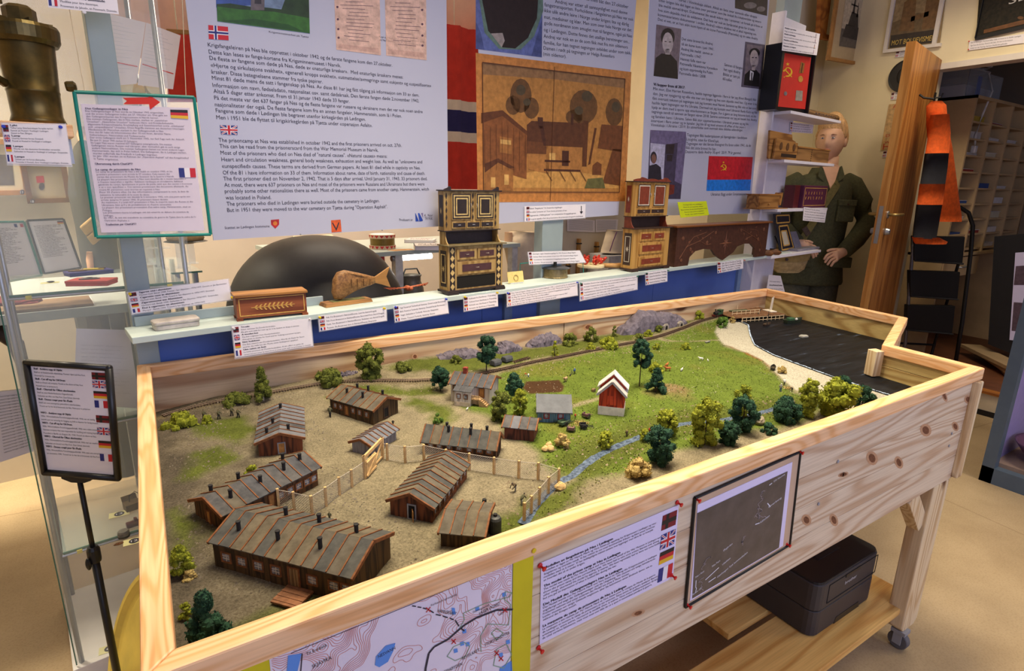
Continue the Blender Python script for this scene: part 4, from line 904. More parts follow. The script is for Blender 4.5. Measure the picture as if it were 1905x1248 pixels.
cow_c=mat('cow_brown',(156,88,40),.8,.1,90);sheep_c=mat('sheep_white',(226,222,212),.9,.05);horse_c=mat('horse_dun',(156,128,96),.8,.15,60)
beast('brown cow standing in front of the other cow on the meadow',(1242,689),13,cow_c,rz=2.6);beast('brown cow half hidden behind the other cow on the meadow',(1240,682),11,cow_c,rz=.3)
beast('white sheep left of the pair on the far meadow',(1304,668),9,sheep_c,'sheep',2.3);beast('white sheep right of the pair on the far meadow',(1317,670),6,sheep_c,'sheep',1);beast('white sheep below the brown cows',(1268,689),8,sheep_c,'sheep',.3)
beast('dun horse pulling the plough on the meadow',(1052,708),14,horse_c,'horse',3.6);beast('white sheep on the grass below the farmhouse',(869,761),7,sheep_c,'sheep',.5)
p=gp((1062,699));t=thing('plough','small brown plough between the horse and the ploughman','model plough',(*p,gh(*p)),.6)
MB().bar((-.010,0,.002),(.010,0,.006),.0016).bar((.008,-.003,.006),(.018,-.003,.014),.0014).bar((.008,.003,.006),(.018,.003,.014),.0014).mk('frame',dark_c,t);MB().lathe([(.004,-.0006),(.004,.0006)],10,(-.008,0,.004),(0,1,0)).mk('wheel',dark_c,t)
def cart(label,px,rz,c,L_=.028):
 p=gp(px);t=thing('farm_cart',label,'model cart',(*p,gh(*p)),rz,'farm carts')
 MB().box(-L_/2,L_/2,-.008,.008,.006,.008).box(-L_/2,L_/2,-.008,-.007,.008,.013).box(-L_/2,L_/2,.007,.008,.008,.013).box(-L_/2,-L_/2+.001,-.008,.008,.008,.013).mk('cart_body',c,t)
 MB().bar((L_/2,-.005,.007),(L_/2+.018,-.004,.003),.0014).bar((L_/2,.005,.007),(L_/2+.018,.004,.003),.0014).mk('shaft',c,t)
 for j in(-1,1):
  mb=MB();R_=.0058
  mb.tube([(R_*cos(a),j*.0098,.006+R_*sin(a))for a in np.linspace(0,6.283,13)],.0008,4)
  for a in np.linspace(0,pi,4)[:-1]:mb.bar((R_*cos(a),j*.0098,.006+R_*sin(a)),(-R_*cos(a),j*.0098,.006-R_*sin(a)),.0008)
  mb.mk('wheel',dark_c,t)
cart('green farm cart in front of the blue-grey outbuilding',(1048,791),.2,mat('cart_green',(72,92,66),.8));cart('purple-brown farm machine in front of the straw bush',(1062,802),.8,mat('cart_plum',(110,78,78),.8),.018)
cart('dark farm machine in the straw beside the green cart',(1085,797),-.4,dark_c,.018);cart('small dark farm machine behind the straw',(1090,778),.3,mat('cart_plum'),.014)
x=rs.normal(gp((1080,788))[0],.011,420);y=rs.normal(gp((1080,788))[1],.010,420)
o=tri_obj('straw_litter',tri_cloud(np.stack([x,y,ground_h(x,y)+.0012],1),rs.uniform(.001,.0026,420),rs),FOL['straw']);tag(o,'yellow straw litter between the farm machines','straw');o['kind']='stuff'
x=rs.normal(gp((1467,722))[0],.007,240);y=rs.normal(gp((1467,722))[1],.007,240)
o=tri_obj('straw_heap',tri_cloud(np.stack([x,y,ground_h(x,y)+.002],1),rs.uniform(.001,.0026,240),rs),FOL['straw']);tag(o,'yellow straw heap between the figures on the far meadow','straw');o['kind']='stuff'
p=gp((901,938));t=thing('oil_drum','small black drum standing in the fenced yard','model drum',(*p,gh(*p)))
MB().lathe([(.004,0),(.0042,.0005),(.0042,.010),(.004,.0105)],12).mk('drum_body',pipe_bk,t);MB().lathe([(.0038,.0102),(.0038,.011)],12).lathe([(.0045,.0048),(.0045,.0056)],12).mk('drum_hoop',dark_c,t)
p=gp((921,990));t=thing('upright_tank','dark upright tank at the right end of the shed by the front rail','model tank',(*p,GZ-.004))
MB().lathe([(.011,0),(.011,.030),(.009,.034),(.003,.036)],18).mk('tank_body',mat('tank_dark',(54,56,54),.5,.2,60),t,smooth=False);MB().lathe([(.0035,.035),(.0035,.040)],10).mk('tank_cap',dark_c,t)
p=gp((1064,790));
p=gp((1316,637));t=thing('plank_bench','tiny grey plank bench beside the meadow path','model bench',(*p,gh(*p)),.1);MB().box(-.013,.013,-.004,.004,.004,.006).mk('seat',grey_c,t);[MB().box(i-.001,i+.001,-.003,.003,0,.004).mk('leg',grey_c,t)for i in(-.010,.010)]
p=gp((1112,729));t=thing('hay_bale','small brown hay bale left of the barn','model hay bale',(*gp((1104,729)),gh(*gp((1104,729)))),.3);MB().cbox((0,0,.0045),(.013,.009,.009)).mk('straw_bundle',mat('bale',(126,104,68),.9,.2,120),t,bevel=.0015);MB().box(-.003,-.0022,-.0048,.0048,0,.0093).box(.0022,.003,-.0048,.0048,0,.0093).mk('twine',dark_c,t)
pa,pb,pc=gp((1366,595),GZ+.012),gp((1462,588),GZ+.012),gp((1385,576),GZ+.012)
pv=(pb-pa);pl_=NO(pv);pv=pv/pl_;pn=NA([-pv[1],pv[0]]);pw=max(.10,abs((pc-pa)@pn))
pier=thing('pier','brown plank pier with pale rails reaching into the model sea','model pier',(*(pa),SZ),math.atan2(pv[1],pv[0]))
mb=MB();npk=26
for k in range(npk):
 mb2=MB().box(k*pl_/npk+.0003,(k+1)*pl_/npk-.0003,0,pw,.016,.019+.0004*(k%3));mb2 .mk('deck_plank',mat('deck_brown',(112,78,50),.85,.2,60),pier)
for i in np.linspace(.01,pl_-.01,7):
 for j in(.004,pw-.004):MB().tube([(i,j,-.004),(i,j,.016)],.0025,6).mk('pile',mat('pile_dark',(70,48,34),.9),pier)
palew=mat('pale_model_wood',(214,190,150),.8,.1,90)
def railing(x0,x1,y,z,h,n):
 mb=MB()
 for k in range(n):xx=x0+(x1-x0)*k/(n-1);mb.bar((xx,y,z),(xx,y,z+h),.0022)
 for q in(.35,.95):mb.bar((x0-.003,y,z+h*q),(x1+.003,y,z+h*q),.0020)
 mb.mk('railing',palew,pier)
railing(.0,pl_*.45,pw*.82,.019,.024,7);railing(pl_*.10,pl_*.62,pw*.30,.019,.020,7);railing(pl_*.12,pl_*.92,-.010,-.002,.022,11)
MB().box(pl_*.86,pl_*.98,pw*.30,pw*.62,.019,.023).bar((pl_*.90,pw*.42,.02),(pl_*.92,pw*.42,.085),.004).bar((pl_*.96,pw*.48,.02),(pl_*.975,pw*.48,.088),.0035).mk('loading_crane',mat('crane_white',(226,218,200),.7,.05),pier)
MB().bar((pl_*.55,pw*.2,.021),(pl_*.9,pw*.75,.021),.003,.003).mk('crane_boom',dark_c,pier)
MB().box(pl_*.25,pl_*.6,pw*.60,pw*.78,.0195,.023).mk('cargo',mat('cargo_green',(58,70,44),.9,.2,60),pier)
def boat(label,px,L_,W_,H_,rz,c_h,z=None,mast=None,cargo=None,name='boat'):
 p=gp(px,SZ);z=SZ if z is None else z;t=thing(name,label,'model boat',(*p,z),rz,None)
 n=12;out=[];inn=[]
 for side in(1,-1):
  for k in range(n+1):
   u=k/n if side>0 else 1-k/n;x_=-L_/2+L_*u;b_=W_/2*(1-max(0,(u-.45)/.55)**2.2)*(1-.25*max(0,(.2-u)/.2))
   out.append((x_,side*b_,u))
 vs=[(x_,y_,H_*(1+.35*max(0,u-.5)*2))for x_,y_,u in out]+[(x_*.92,y_*.7,0)for x_,y_,u in out]+[(x_*.95,y_*.86,H_*(.96+.35*max(0,u-.5)*2))for x_,y_,u in out]+[(x_*.9,y_*.62,H_*.35)for x_,y_,u in out]
 m_=len(out);fs=[]
 for k in range(m_):
  k2=(k+1)%m_
  fs+=[(k,k2,m_+k2,m_+k),(k,2*m_+k,2*m_+k2,k2),(2*m_+k,3*m_+k,3*m_+k2,2*m_+k2)]
 fs+=[tuple(range(m_,2*m_)),tuple(range(3*m_,4*m_))]
 MB().add(vs,fs).mk('hull',c_h,t)
 for k in(-.2,.12):MB().box(L_*k-.0015,L_*k+.0015,-W_*.36,W_*.36,H_*.62,H_*.72).mk('thwart',brown_c,t)
 if mast:MB().tube([(0,0,H_*.3),(0,0,mast)],.0014,6).bar((-.012,0,mast*.72),(.014,0,mast*.80),.0014).mk('mast',dark_c,t)
 if cargo:MB().box(-L_*.36,-L_*.05,-W_*.28,W_*.28,H_*.3,H_*1.5).mk('cargo',cargo,t,bevel=.002);MB().ball((L_*.15,0,H_*.9),(L_*.06,W_*.15,H_*.4),8,5).mk('sacks',white_c,t)
 return t
boat('dark green barge with crates moored at the end of the pier',(1476,600),.105,.036,.016,-.15,mat('boat_green',(52,62,44),.7,.15,60),cargo=mat('crate_green',(56,96,64),.8))
boat('small brown sailing boat with mast beside the pier rails',(1427,605),.055,.018,.008,.1,mat('boat_brown',(80,62,48),.8,.15,60),mast=.062)
p=gp((1438,685));boat('dark rowing dinghy drawn up on the beach',(1438,686),.040,.017,.010,.5,mat('boat_dark',(56,54,48),.8,.15,60),z=gh(*p),name='dinghy')
p=gp((1494,627));s_=MB().prism([(-.020,-.010),(.012,-.016),(.024,.0),(.006,.014),(-.016,.010)],'z',-.003,.006);o=s_.mk('sea_rock',mat('pale_grey_rock',(150,148,142),.9,.1,60),origin=(0,0,0),bevel=.002);o.location=(*p,SZ);tag(o,'flat pale rock standing out of the model sea','model rock')
# prints on the front of the table
FP=Plane((0,WOUT[4][1]-.0004,0),(1,0,0))
def pin(plane,px,color,length=.011,label=None,group=None,size=1.0,droop=(.35,-.25)):
 P=plane.hit(*px);n=plane.n+plane.ex*droop[0]*.35+plane.ez*droop[1]*.4;n=n/NO(n)
 t=thing('push_pin',label,'push pin',P,0,group);r=.0022*size;l_=length*size
 q=Vector((0,0,1)).rotation_difference(Vector(n))
 mb=MB().lathe([(r*.3,-.001),(r*1.9,.0004),(r*1.9,l_*.16),(r*.95,l_*.28),(r*.8,l_*.6),(r*1.1,l_*.72),(r*1.75,l_*.84),(r*1.75,l_*.97),(r*1.2,l_)],12,(0,0,0),tuple(n))
 mb.mk('pin_head',mat('pin_'+color,{'red':(206,30,30),'yellow':(226,196,30),'blue':(40,60,190),'green':(20,110,90),'white':(224,222,226)}[color],.3,0),t,smooth=False)
 MB().tube([(0,0,0),tuple(-n*.006)],.0004,5).mk('needle',mat('zinc'),t);return t
mp_=thing('map_sheet','terrain map with red contour lines mounted on yellow card on the table front','map',FP.hit(700,1240))
ycl=[(992,1012),(989,1300),(330,1560),(330,1262)]
mb=MB();tl,tr_,br_,bl_=FP.ab(330,1256),FP.ab(992,1010),FP.ab(991,1300),FP.ab(330,1500)
zt=FP.ab(992,1010)[1];x1=FP.ab(992,1010)[0];x0=.055;zb=.592
mb.slab([FP.pt(x0,zb,.0018),FP.pt(x1,zb,.0018),FP.pt(x1,zt,.0018),FP.pt(x0,zt,.0018)],FP.n,.0014).mk('yellow_card',mat('yellow_card',(206,190,24),.6,.04,10),mp_,True)
mx1=FP.ab(952,1045)[0];mzt=FP.ab(952,1045)[1];mx0,mzb=x0+.03,.60
MB().slab([FP.pt(mx0,mzb,.0024),FP.pt(mx1,mzb,.0024),FP.pt(mx1,mzt,.0024),FP.pt(mx0,mzt,.0024)],FP.n,.0005).mk('map_paper',mat('map_paper',(226,214,224),.5,.02,10),mp_,True)
na,nb=220,120;ga=np.linspace(mx0+.002,mx1-.002,na);gb=np.linspace(mzb+.002,mzt-.002,nb);GA,GB=np.meshgrid(ga,gb)
F_=fbm(GA,GB,12,77,3)+.25*fbm(GA,GB,40,87,2);mb=MB();wln=.00035
for lev in np.arange(.42,.80,.022):
 for i in range(nb-1):
  row,row2=F_[i]-lev,F_[i+1]-lev;msk=np.nonzero((np.minimum(np.minimum(row[:-1],row[1:]),np.minimum(row2[:-1],row2[1:]))<0)&(np.maximum(np.maximum(row[:-1],row[1:]),np.maximum(row2[:-1],row2[1:]))>0))[0]
  for j in msk:
   c4=[(ga[j],gb[i],row[j]),(ga[j+1],gb[i],row[j+1]),(ga[j+1],gb[i+1],row2[j+1]),(ga[j],gb[i+1],row2[j])];hit=[]
   for k in range(4):
    (xa,ya,va),(xb,yb,vb)=c4[k],c4[(k+1)%4]
    if va*vb<0:t_=va/(va-vb);hit.append(NA([xa+t_*(xb-xa),ya+t_*(yb-ya)]))
   if len(hit)>=2:
    d=hit[1]-hit[0];l2=NO(d)
    if l2>1e-7:q=NA([-d[1],d[0]])/l2*wln;mb.poly([FP.pt(*(hit[0]-q),.0028),FP.pt(*(hit[1]-q),.0028),FP.pt(*(hit[1]+q),.0028),FP.pt(*(hit[0]+q),.0028)])
mb.mk('contour_lines',mat('contour_ink',(206,130,112),.6,0),mp_,True)
blue_ink=mat('map_blue',(92,142,214),.6,0);mbb=MB()
for lk in([(698,1218),(716,1198),(734,1193),(730,1208),(720,1228),(704,1238),(696,1234)],[(535,1216),(560,1212),(552,1246),(532,1250)],[(838,1128),(844,1128),(846,1140),(840,1140)],[(928,1240),(950,1226),(952,1262),(925,1262)]):qpx(mbb,FP.off(0),lk,.0031)
for px in((886,1130),(862,1172),(858,1195),(868,1196),(846,1208),(936,1104),(943,1192),(930,1216)):qpx(mbb,FP,[(px[0]-4,px[1]-3),(px[0]+3,px[1]-5),(px[0]+4,px[1]+2),(px[0]-3,px[1]+4)],.0031)
mbb.mk('lakes',blue_ink,mp_,True,kind='stuff')
mbk=MB();lpx(mbk,FP,[(952,1131),(922,1132),(885,1146),(862,1160),(850,1170),(832,1186),(806,1200),(796,1212),(790,1240),(788,1270)],3,.0033)
for a,b in zip([(765,1124),(775,1126),(785,1128),(797,1132),(809,1140),(822,1143),(835,1147),(845,1151),(856,1166)],[(772,1125),(782,1127),(792,1130),(805,1137),(818,1142),(831,1146),(842,1150),(852,1162),(862,1171)]):lpx(mbk,FP,[a,b],2,.0033)
lpx(mbk,FP,[(561,1212),(558,1250)],2,.0033)
for s_,a,b,h_ in(('NESVANN',(702,1221),(734,1204),6),('Til Enebakk',(569,1216),(608,1198),6),('SKJÅVIKA',(580,1240),(616,1222),7),('HAMNSKARET',(811,1136),(845,1142),6),('LAGER ØGARD',(890,1141),(928,1122),6),('STORSTEINSMYRA',(900,1200),(946,1176),6),('REVSKARET',(858,1225),(890,1208),6),('NESHØYDEN',(820,1252),(858,1234),6),('Forberedt sprengning',(800,1125),(848,1104),4),('Dekkningstunnell',(878,1138),(908,1124),4),('vegpost',(927,1142),(940,1134),4)):txt(mbk,FP,s_,a,b,h_,.0034)
mbk.mk('map_lettering',INK(),mp_,True,kind='stuff')
mbg=MB();
for pts in([(850,1172),(862,1150),(860,1138),(900,1120),(945,1108),(950,1100),(938,1098),(936,1112),(948,1122),(944,1160),(905,1158),(892,1180),(893,1210)],[(830,1218),(842,1200),(862,1192),(872,1200),(864,1218),(845,1226),(830,1218)],[(912,1175),(922,1166),(934,1175),(922,1188),(912,1175)],[(916,1235),(922,1205),(940,1195),(950,1215),(935,1240),(916,1235)]):lpx(mbg,FP,pts,1.2,.0032)
mbg.mk('map_roads',mat('map_green',(130,160,130),.6,0),mp_,True)
mbr=MB()
for px in((795,1131),(937,1132),(842,1190),(922,1212),(930,1222)):lpx(mbr,FP,[(px[0]-4,px[1]-4),(px[0]+4,px[1]+4)],1.6,.0035);lpx(mbr,FP,[(px[0]-4,px[1]+5),(px[0]+4,px[1]-5)],1.6,.0035)
mbr.mk('map_crosses',mat('flag_red'),mp_,True)
lpx_=MB();lpx(lpx_,FP,[(540,1212),(952,1045),(948,1300)],1.3,.0031);lpx_.mk('map_border',INK(),mp_,True)
pin(FP,(985,1017),'yellow',label='yellow push pin at the top right corner of the yellow map card')
SQ=[(1006,1046),(1262,938),(1251,1074),(1003,1198)]
sh=thing('information_sheet','white sheet on the table front with four paragraphs and four flags','sheet',FP.hit(1130,1130))
MB().slab([FP.pt(*FP.ab(*SQ[k]),.0012)for k in(3,2,1,0)],FP.n,.0006).mk('paper',mat('lavender_paper',(222,212,240),.5,.01),sh,True)
rows=[('Modellen av fangeleiren på Nes i Lødingen',.02,.52,1),('Modellen er laget av Per Henrik Mørk og Vera Steien på oppdrag for Krigsmuseet i Lødingen og viser',.02,.84,0),('fangeleiren og området rundt. Vi har måttet ta oss noen kunstneriske friheter og blant annet forkortet',.02,.83,0),('modellen med ca 6 meter. Vi har beklageligvis måttet utelate noe bygninger men dere får et inntrykk',.02,.82,0),('av hvordan det så ut under krigen.',.02,.32,0),('',0,0,0),('The model of the prison camp at Nes in Lødingen',.02,.58,1),('The model was made by Per Henrik Mørk and Vera Steien on behalf of the War Museum in Lødingen and',.02,.88,0),('shows the prison camp and the surrounding area. We have had to take some artistic liberties and, among',.02,.87,0),('other things, shortened the model by approx. 6 metres. We have regrettably had to leave out some buildings,',.02,.90,0),('but you get an impression of what it looked like during the war.',.02,.56,0),('',0,0,0),('Das Modell des Gefangenenlagers Nes in Lødingen',.02,.60,1),('Das Modell wurde von Per Henrik Mørk und Vera Steien im Auftrag des Kriegsmuseums in Lødingen',.02,.86,0),('angefertigt und zeigt das Gefangenenlager und die Umgebung. Wir mussten uns einige künstlerische',.02,.85,0),('Freiheiten nehmen und unter anderem das Modell um etwa 6 Meter kürzen.',.02,.66,0),('Leider mussten wir einige Gebäude weglassen, aber Sie bekommen einen Eindruck davon, wie es',.02,.83,0),('während des Krieges aussah.',.02,.27,0),('',0,0,0),('La maquette du camp de prisonniers de Nes à Lødingen',.02,.64,1),('La maquette a été réalisée par Per Henrik Mørk et Vera Steien pour le compte du Musée de la guerre',.02,.86,0),('de Lødingen et montre le camp de prisonniers et ses environs. Nous avons dû prendre quelques libertés',.02,.88,0),('artistiques et, entre autres, raccourcir le modèle d\'env. 6 mètres. Nous avons malheureusement dû laisser',.02,.90,0),('de côté certains bâtiments, mais vous avez une idée de ce à quoi il ressemblait pendant la guerre.',.02,.84,0)]
mb=MB();n=len(rows)
for k,(s_,a,b,bd_)in enumerate(rows):
 t_=.06+.90*(k+.8)/n
 txt(mb,FP,s_,bil(SQ,a,t_),bil(SQ,min(b,.9),t_),4.6 if bd_ else 3.9,.0016)
 if bd_:txt(mb,FP,s_,(bil(SQ,a,t_)[0]+.5,bil(SQ,a,t_)[1]),(bil(SQ,min(b,.9),t_)[0]+.5,bil(SQ,min(b,.9),t_)[1]),4.8,.0017)
mb.mk('lettering',INK(),sh,True)
for kd,a,b in(('nb',.06,.26),('uk',.32,.52),('de',.56,.72),('fr',.78,.96)):flag(FP,kd,[bil(SQ,.885,a),bil(SQ,.99,a),bil(SQ,.985,b),bil(SQ,.88,b)],sh,.0017)
for px,lb_ in(((1004,1051),'red push pin at the top left corner of the four language sheet'),((1259,934),'red push pin at the top right corner of the four language sheet'),((1248,1069),'red push pin at the bottom right corner of the four language sheet'),((1001,1204),'red push pin at the bottom left corner of the four language sheet')):pin(FP,px,'red',label=lb_,group='red push pins')
AQ=[(1291,925),(1487,839),(1467,1012),(1273,1128)]
ae=thing('aerial_photograph','dark aerial photograph with white place names in thin black frame','photograph',FP.hit(1375,985))
def inset(q,d):return[bil(q,d,d),bil(q,1-d,d),bil(q,1-d,1-d),bil(q,d,1-d)]
MB().slab([FP.pt(*FP.ab(*AQ[k]),.0022)for k in(3,2,1,0)],FP.n,.0018).mk('clear_sleeve',mat('sleeve_backing',(196,166,140),.25,.03,10),ae,True)
mb=MB()
for k in range(4):
 a,b=FP.ab(*AQ[k]),FP.ab(*AQ[(k+1)%4]);mb.tube([FP.pt(*a,.0022),FP.pt(*b,.0022)],.0030,8)
mb.mk('frame',mat('black_plastic',(26,26,28),.35,.03),ae,True)
PQ=[bil(AQ,.03,.075),bil(AQ,.93,.075),bil(AQ,.93,.965),bil(AQ,.04,.965)]
MB().slab([FP.pt(*FP.ab(*PQ[k]),.0030)for k in(3,2,1,0)],FP.n,.0006).mk('photo_paper',mat('lavender_paper'),ae,True)
IQ=[bil(PQ,.0,.085),bil(PQ,.955,.085),bil(PQ,.955,.99),bil(PQ,.02,.985)]
mb=MB();qpx(mb,FP,[IQ[3],IQ[2],IQ[1],IQ[0]],.0034);mb.mk('photo',mat('aerial_brown',(92,82,78),.35,0,22,c2=(74,66,62)),ae,True)
mw=MB()
for s_,a,b in(('DS Norma',(.85,.06),(.97,.03)),('Dverberg',(.82,.37),(.96,.33)),('Kåholten',(.74,.52),(.84,.49)),('Øygården',(.33,.63),(.43,.60)),('Nes Fort',(.21,.75),(.30,.73)),('Nes i Aust',(.02,.77),(.12,.75)),('Utkikken',(.33,.80),(.42,.77)),('Geinhaugen/ Tysk kommandoplass',(.28,.92),(.62,.82)),('Bunker GP',(.0,.96),(.10,.94))):txt(mw,FP,s_,bil(IQ,*a),bil(IQ,*b),3.4,.0040)
for pts in([(.80,.07),(.83,.06)],[(.80,.30),(.84,.37)],[(.68,.50),(.73,.51)],[(.14,.86),(.29,.80)],[(.18,.91),(.26,.90)],[(.03,.80),(.03,.88),(.04,.90),(.03,.95)]):lpx(mw,FP,[bil(IQ,*p)for p in pts],1.1,.0040)
mw.mk('place_names',mat('white_ink',(226,224,232),.6,0),ae,True,kind='stuff')
ms_=MB();r2=random.Random(4)
for px0 in((.76,.12),(.70,.30),(.74,.22),(.20,.62),(.12,.82),(.66,.40),(.58,.58)):
 q=list(px0);pts=[tuple(q)]
 for k in range(16):q[0]=min(.98,max(.02,q[0]+r2 .uniform(-.025,.02)));q[1]=min(.98,max(.02,q[1]+r2 .uniform(-.01,.028)));pts.append(tuple(q))
 lpx(ms_,FP,[bil(IQ,*p)for p in pts],.7,.0038)
ms_.mk('shore_lines',mat('faint_line',(150,136,134),.6,0),ae,True,kind='stuff')
for px,lb_ in(((1293,927),'red push pin at the top left corner of the aerial photograph'),((1485,839),'red push pin at the top right corner of the aerial photograph'),((1462,1011),'red push pin at the bottom right corner of the aerial photograph'),((1277,1124),'red push pin at the bottom left corner of the aerial photograph')):pin(FP,px,'red',label=lb_,group='red push pins')
# printer on the lower shelf
PZ=.1505;pr=thing('laser_printer','black compact laser printer on the lower shelf of the table','printer',(1.648,-.858,PZ),0)
pk=mat('printer_black',(58,54,56),.45,.03,20);pk2=mat('printer_top',(30,28,30),.35,.03,20)
hw_,hd_=.168,.168
MB().rbox((0,0,.043),(2*hw_,2*hd_,.082),.030).mk('lower_body',pk,pr,bevel=.003)
MB().rbox((0,0,.128),(2*hw_,2*hd_,.086),.030).mk('upper_body',pk,pr,bevel=.004)
MB().rbox((0,0,.0845),(2*hw_-.004,2*hd_-.004,.003),.028).mk('seam',mat('seam_black',(12,12,12),.7,0),pr)
MB().rbox((0,0,.1735),(2*hw_-.006,2*hd_-.006,.006),.028).mk('top_cover',pk2,pr,bevel=.002)
MB().box(-.06,.06,-.10,.04,.1735,.1775).hexa([(-.055,-.10,.176),(.055,-.10,.176),(.055,.03,.180),(-.055,.03,.180)],[(-.055,-.10,.178),(.055,-.10,.178),(.055,.03,.190),(-.055,.03,.190)]).mk('paper_flap',pk2,pr,bevel=.0015)
mb=MB()
for(xa,za,xb,zb)in((-.115,.100,.152,.100),(.152,.100,.152,.160),(.152,.160,-.115,.160),(-.115,.160,-.115,.100)):mb.bar((xa,-hd_-.0004,za),(xb,-hd_-.0004,zb),.0016)
mb.mk('front_panel_groove',mat('seam_black'),pr)
MB().box(-.03,.05,-hd_-.002,-hd_+.002,.152,.162).mk('front_latch',pk2,pr)
MB().prism([(-.05,0.002),(.09,.002),(.082,.022),(-.042,.022)],'y',-hd_-.001,-hd_+.004).mk('tray_grip',pk2,pr)
lp=Plane((1.648,-.858-hd_,PZ),(1,0,0));mb=MB();txt(mb,lp,'brother',(-.028,.128),(.036,.128),.011,.0012,2,space='m');mb.mk('maker_name',mat('printer_logo',(200,200,206),.5,0),pr,True)
for i in(-.14,.14):
 for j in(-.14,.14):MB().lathe([(.010,0),(.010,.003)],12,(i,j,-.0002)).mk('foot',pk2,pr)
# partition: posts, blue panel, shelf
greyp=mat('grey_green_paint',(150,164,166),.5,.05,6);bluep=mat('blue_panel',(82,110,184),.55,.04,4)
par=thing('partition','grey painted partition of posts with blue lower panels behind the model','partition',Sp(1.5,.03,0),TH)
def sbx(u0,u1,v0,v1,z0,z1):
 return MB().hexa([Sp(u,v,z0)for u,v in((u0,v0),(u1,v0),(u1,v1),(u0,v1))],[Sp(u,v,z1)for u,v in((u0,v0),(u1,v0),(u1,v1),(u0,v1))])
u_l=Suv(254,650)[0]
for u0,u1 in((u_l,u_l+.050),(Suv(1008,470)[0],Suv(1046,470)[0]),(Suv(1396,520)[0],Suv(1427,500)[0])):sbx(u0,u1,.0,.05,0,2.9).mk('post',greyp,par,True,bevel=.002)
UE=Suv(1427,500)[0]
for k in range(3):
 ua,ub=u_l+.05+(UE-u_l-.1)*k/3,u_l+.05+(UE-u_l-.1)*(k+1)/3;sbx(ua,ub-.002,.022,.034,.25,.996).mk('blue_board',bluep,par,True)
for px in(948,1372):u0=Suv(px,560)[0];sbx(u0-.02,u0+.02,.006,.022,.25,.996).mk('batten',mat('blue_batten',(112,136,172),.5,.05),par,True)
sbx(u_l,UE,.0,.05,2.55,2.62).mk('top_beam',greyp,par,True)
ZS=1.0127
shf=thing('wall_shelf','long narrow grey-green shelf across the partition carrying carved objects','shelf',Sp(1.5,-.06,ZS-.0165),TH)
sbx(-.045,UE+.03,-.126,-.001,ZS-.0165,ZS).mk('shelf_board',mat('shelf_paint',(186,200,196),.5,.04,6),shf,True,bevel=.0015)
sbx(-.022,Suv(600,570)[0],-.010,-.001,ZS,ZS+.026).mk('upstand',greyp,shf,True,bevel=.0015)
BEH=Plane(Sp(0,0,0),SX)
PP=Plane(Sp(0,-.004,0),SX)
posterm=mat('poster_white',(186,187,206),.35,.01,4)
def poster(label,q,name='poster'):
 c=PP.hit(*bil(q,.5,1));t=thing(name,label,'poster',c,TH,'hanging exhibition posters')
 MB().slab([PP.pt(*PP.ab(*q[k]),.0)for k in(3,2,1,0)],PP.n,.003).mk('board',posterm,t,True)
 return t
def zt(s,ox,oy,lines,mb,h,bold=False,pl=None,o=.0006):
 for body,a,b in lines:
  A,B_=(ox+a[0]/s,oy+a[1]/s),(ox+b[0]/s,oy+b[1]/s)
  txt(mb,pl or PP,body,A,B_,h,o)
  if bold:txt(mb,pl or PP,body,(A[0]+.6,A[1]),(B_[0]+.6,B_[1]),h,o+.0001)
def img(name,parent,pl,layers,o=.0006):
 """flat printed picture from coloured pixel polygons, bottom first"""
 ms=[]
 for i,(c,polys)in enumerate(layers):
  mb=MB()
  for pg in polys:
   if isinstance(pg,tuple):epx(mb,pl,pg[0],pg[1][0],pg[1][1],o+i*.00008,16,pg[1][2])
   else:qpx(mb,pl,pg,o+i*.00008)
  ms.append((mat('print_%d_%d_%d'%c,c,.45,.16,45,detail=6),mb))
 ob=multi(name,ms,parent);ob['kind']='stuff';return ob
E_=lambda c,rx,ry,r=0.0:(c,(rx,ry,r))
p1=poster('poster with Norwegian flag, British flag and two blocks of text',[(338,-60),(830,-60),(834,420),(397,447)])
Z2=lambda*a:[(340+x/2.836,y/2.836)for x,y in a]
img('landscape_photo',p1,PP,[((112,132,160),[Z2((182,114),(670,178),(664,-60),(172,-60))]),((60,84,150),[Z2((176,40),(360,28),(360,-2),(175,-2))]),((40,60,30),[Z2((180,60),(178,22),(250,18),(360,36),(440,40),(520,50),(560,-60),(664,-60),(668,120))]),((52,100,34),[Z2((182,112),(670,176),(667,96),(480,62),(300,50),(180,34))]),((36,76,26),[Z2((200,110),(640,168),(560,130),(380,100))]),((96,88,92),[Z2((358,54),(430,54),(432,-60),(360,-60))]),((50,46,50),[Z2((378,20),(414,22),(414,-60),(380,-60))])])
for q in(((797,-60),(1038,-60),(1045,292),(810,262)),((1065,-60),(1283,-60),(1286,318),(1073,293))):
 Q=Z2(*q);img('document_photo',p1,PP,[((212,176,160),[Q[::-1]]),((196,158,144),[[bil(Q,.05,.97),bil(Q,.95,.97),bil(Q,.95,.9),bil(Q,.05,.9)]])])
 mb=MB();r3=random.Random(3)
 for k in range(14):
  t_=.1+k*.055;lpx(mb,PP,[bil(Q,.12+r3 .random()*.2,t_),bil(Q,.6+r3 .random()*.3,t_)],.6,.0009)
 for t_ in(.3,.5,.66,.8):epx(mb,PP,bil(Q,.06 if q[0][0]<1000 else .9,t_),2.2,2.2,.0009,8)
 mb.mk('document_writing',mat('sepia_ink',(90,60,80),.6,0),p1,True,kind='stuff')
mb=MB()
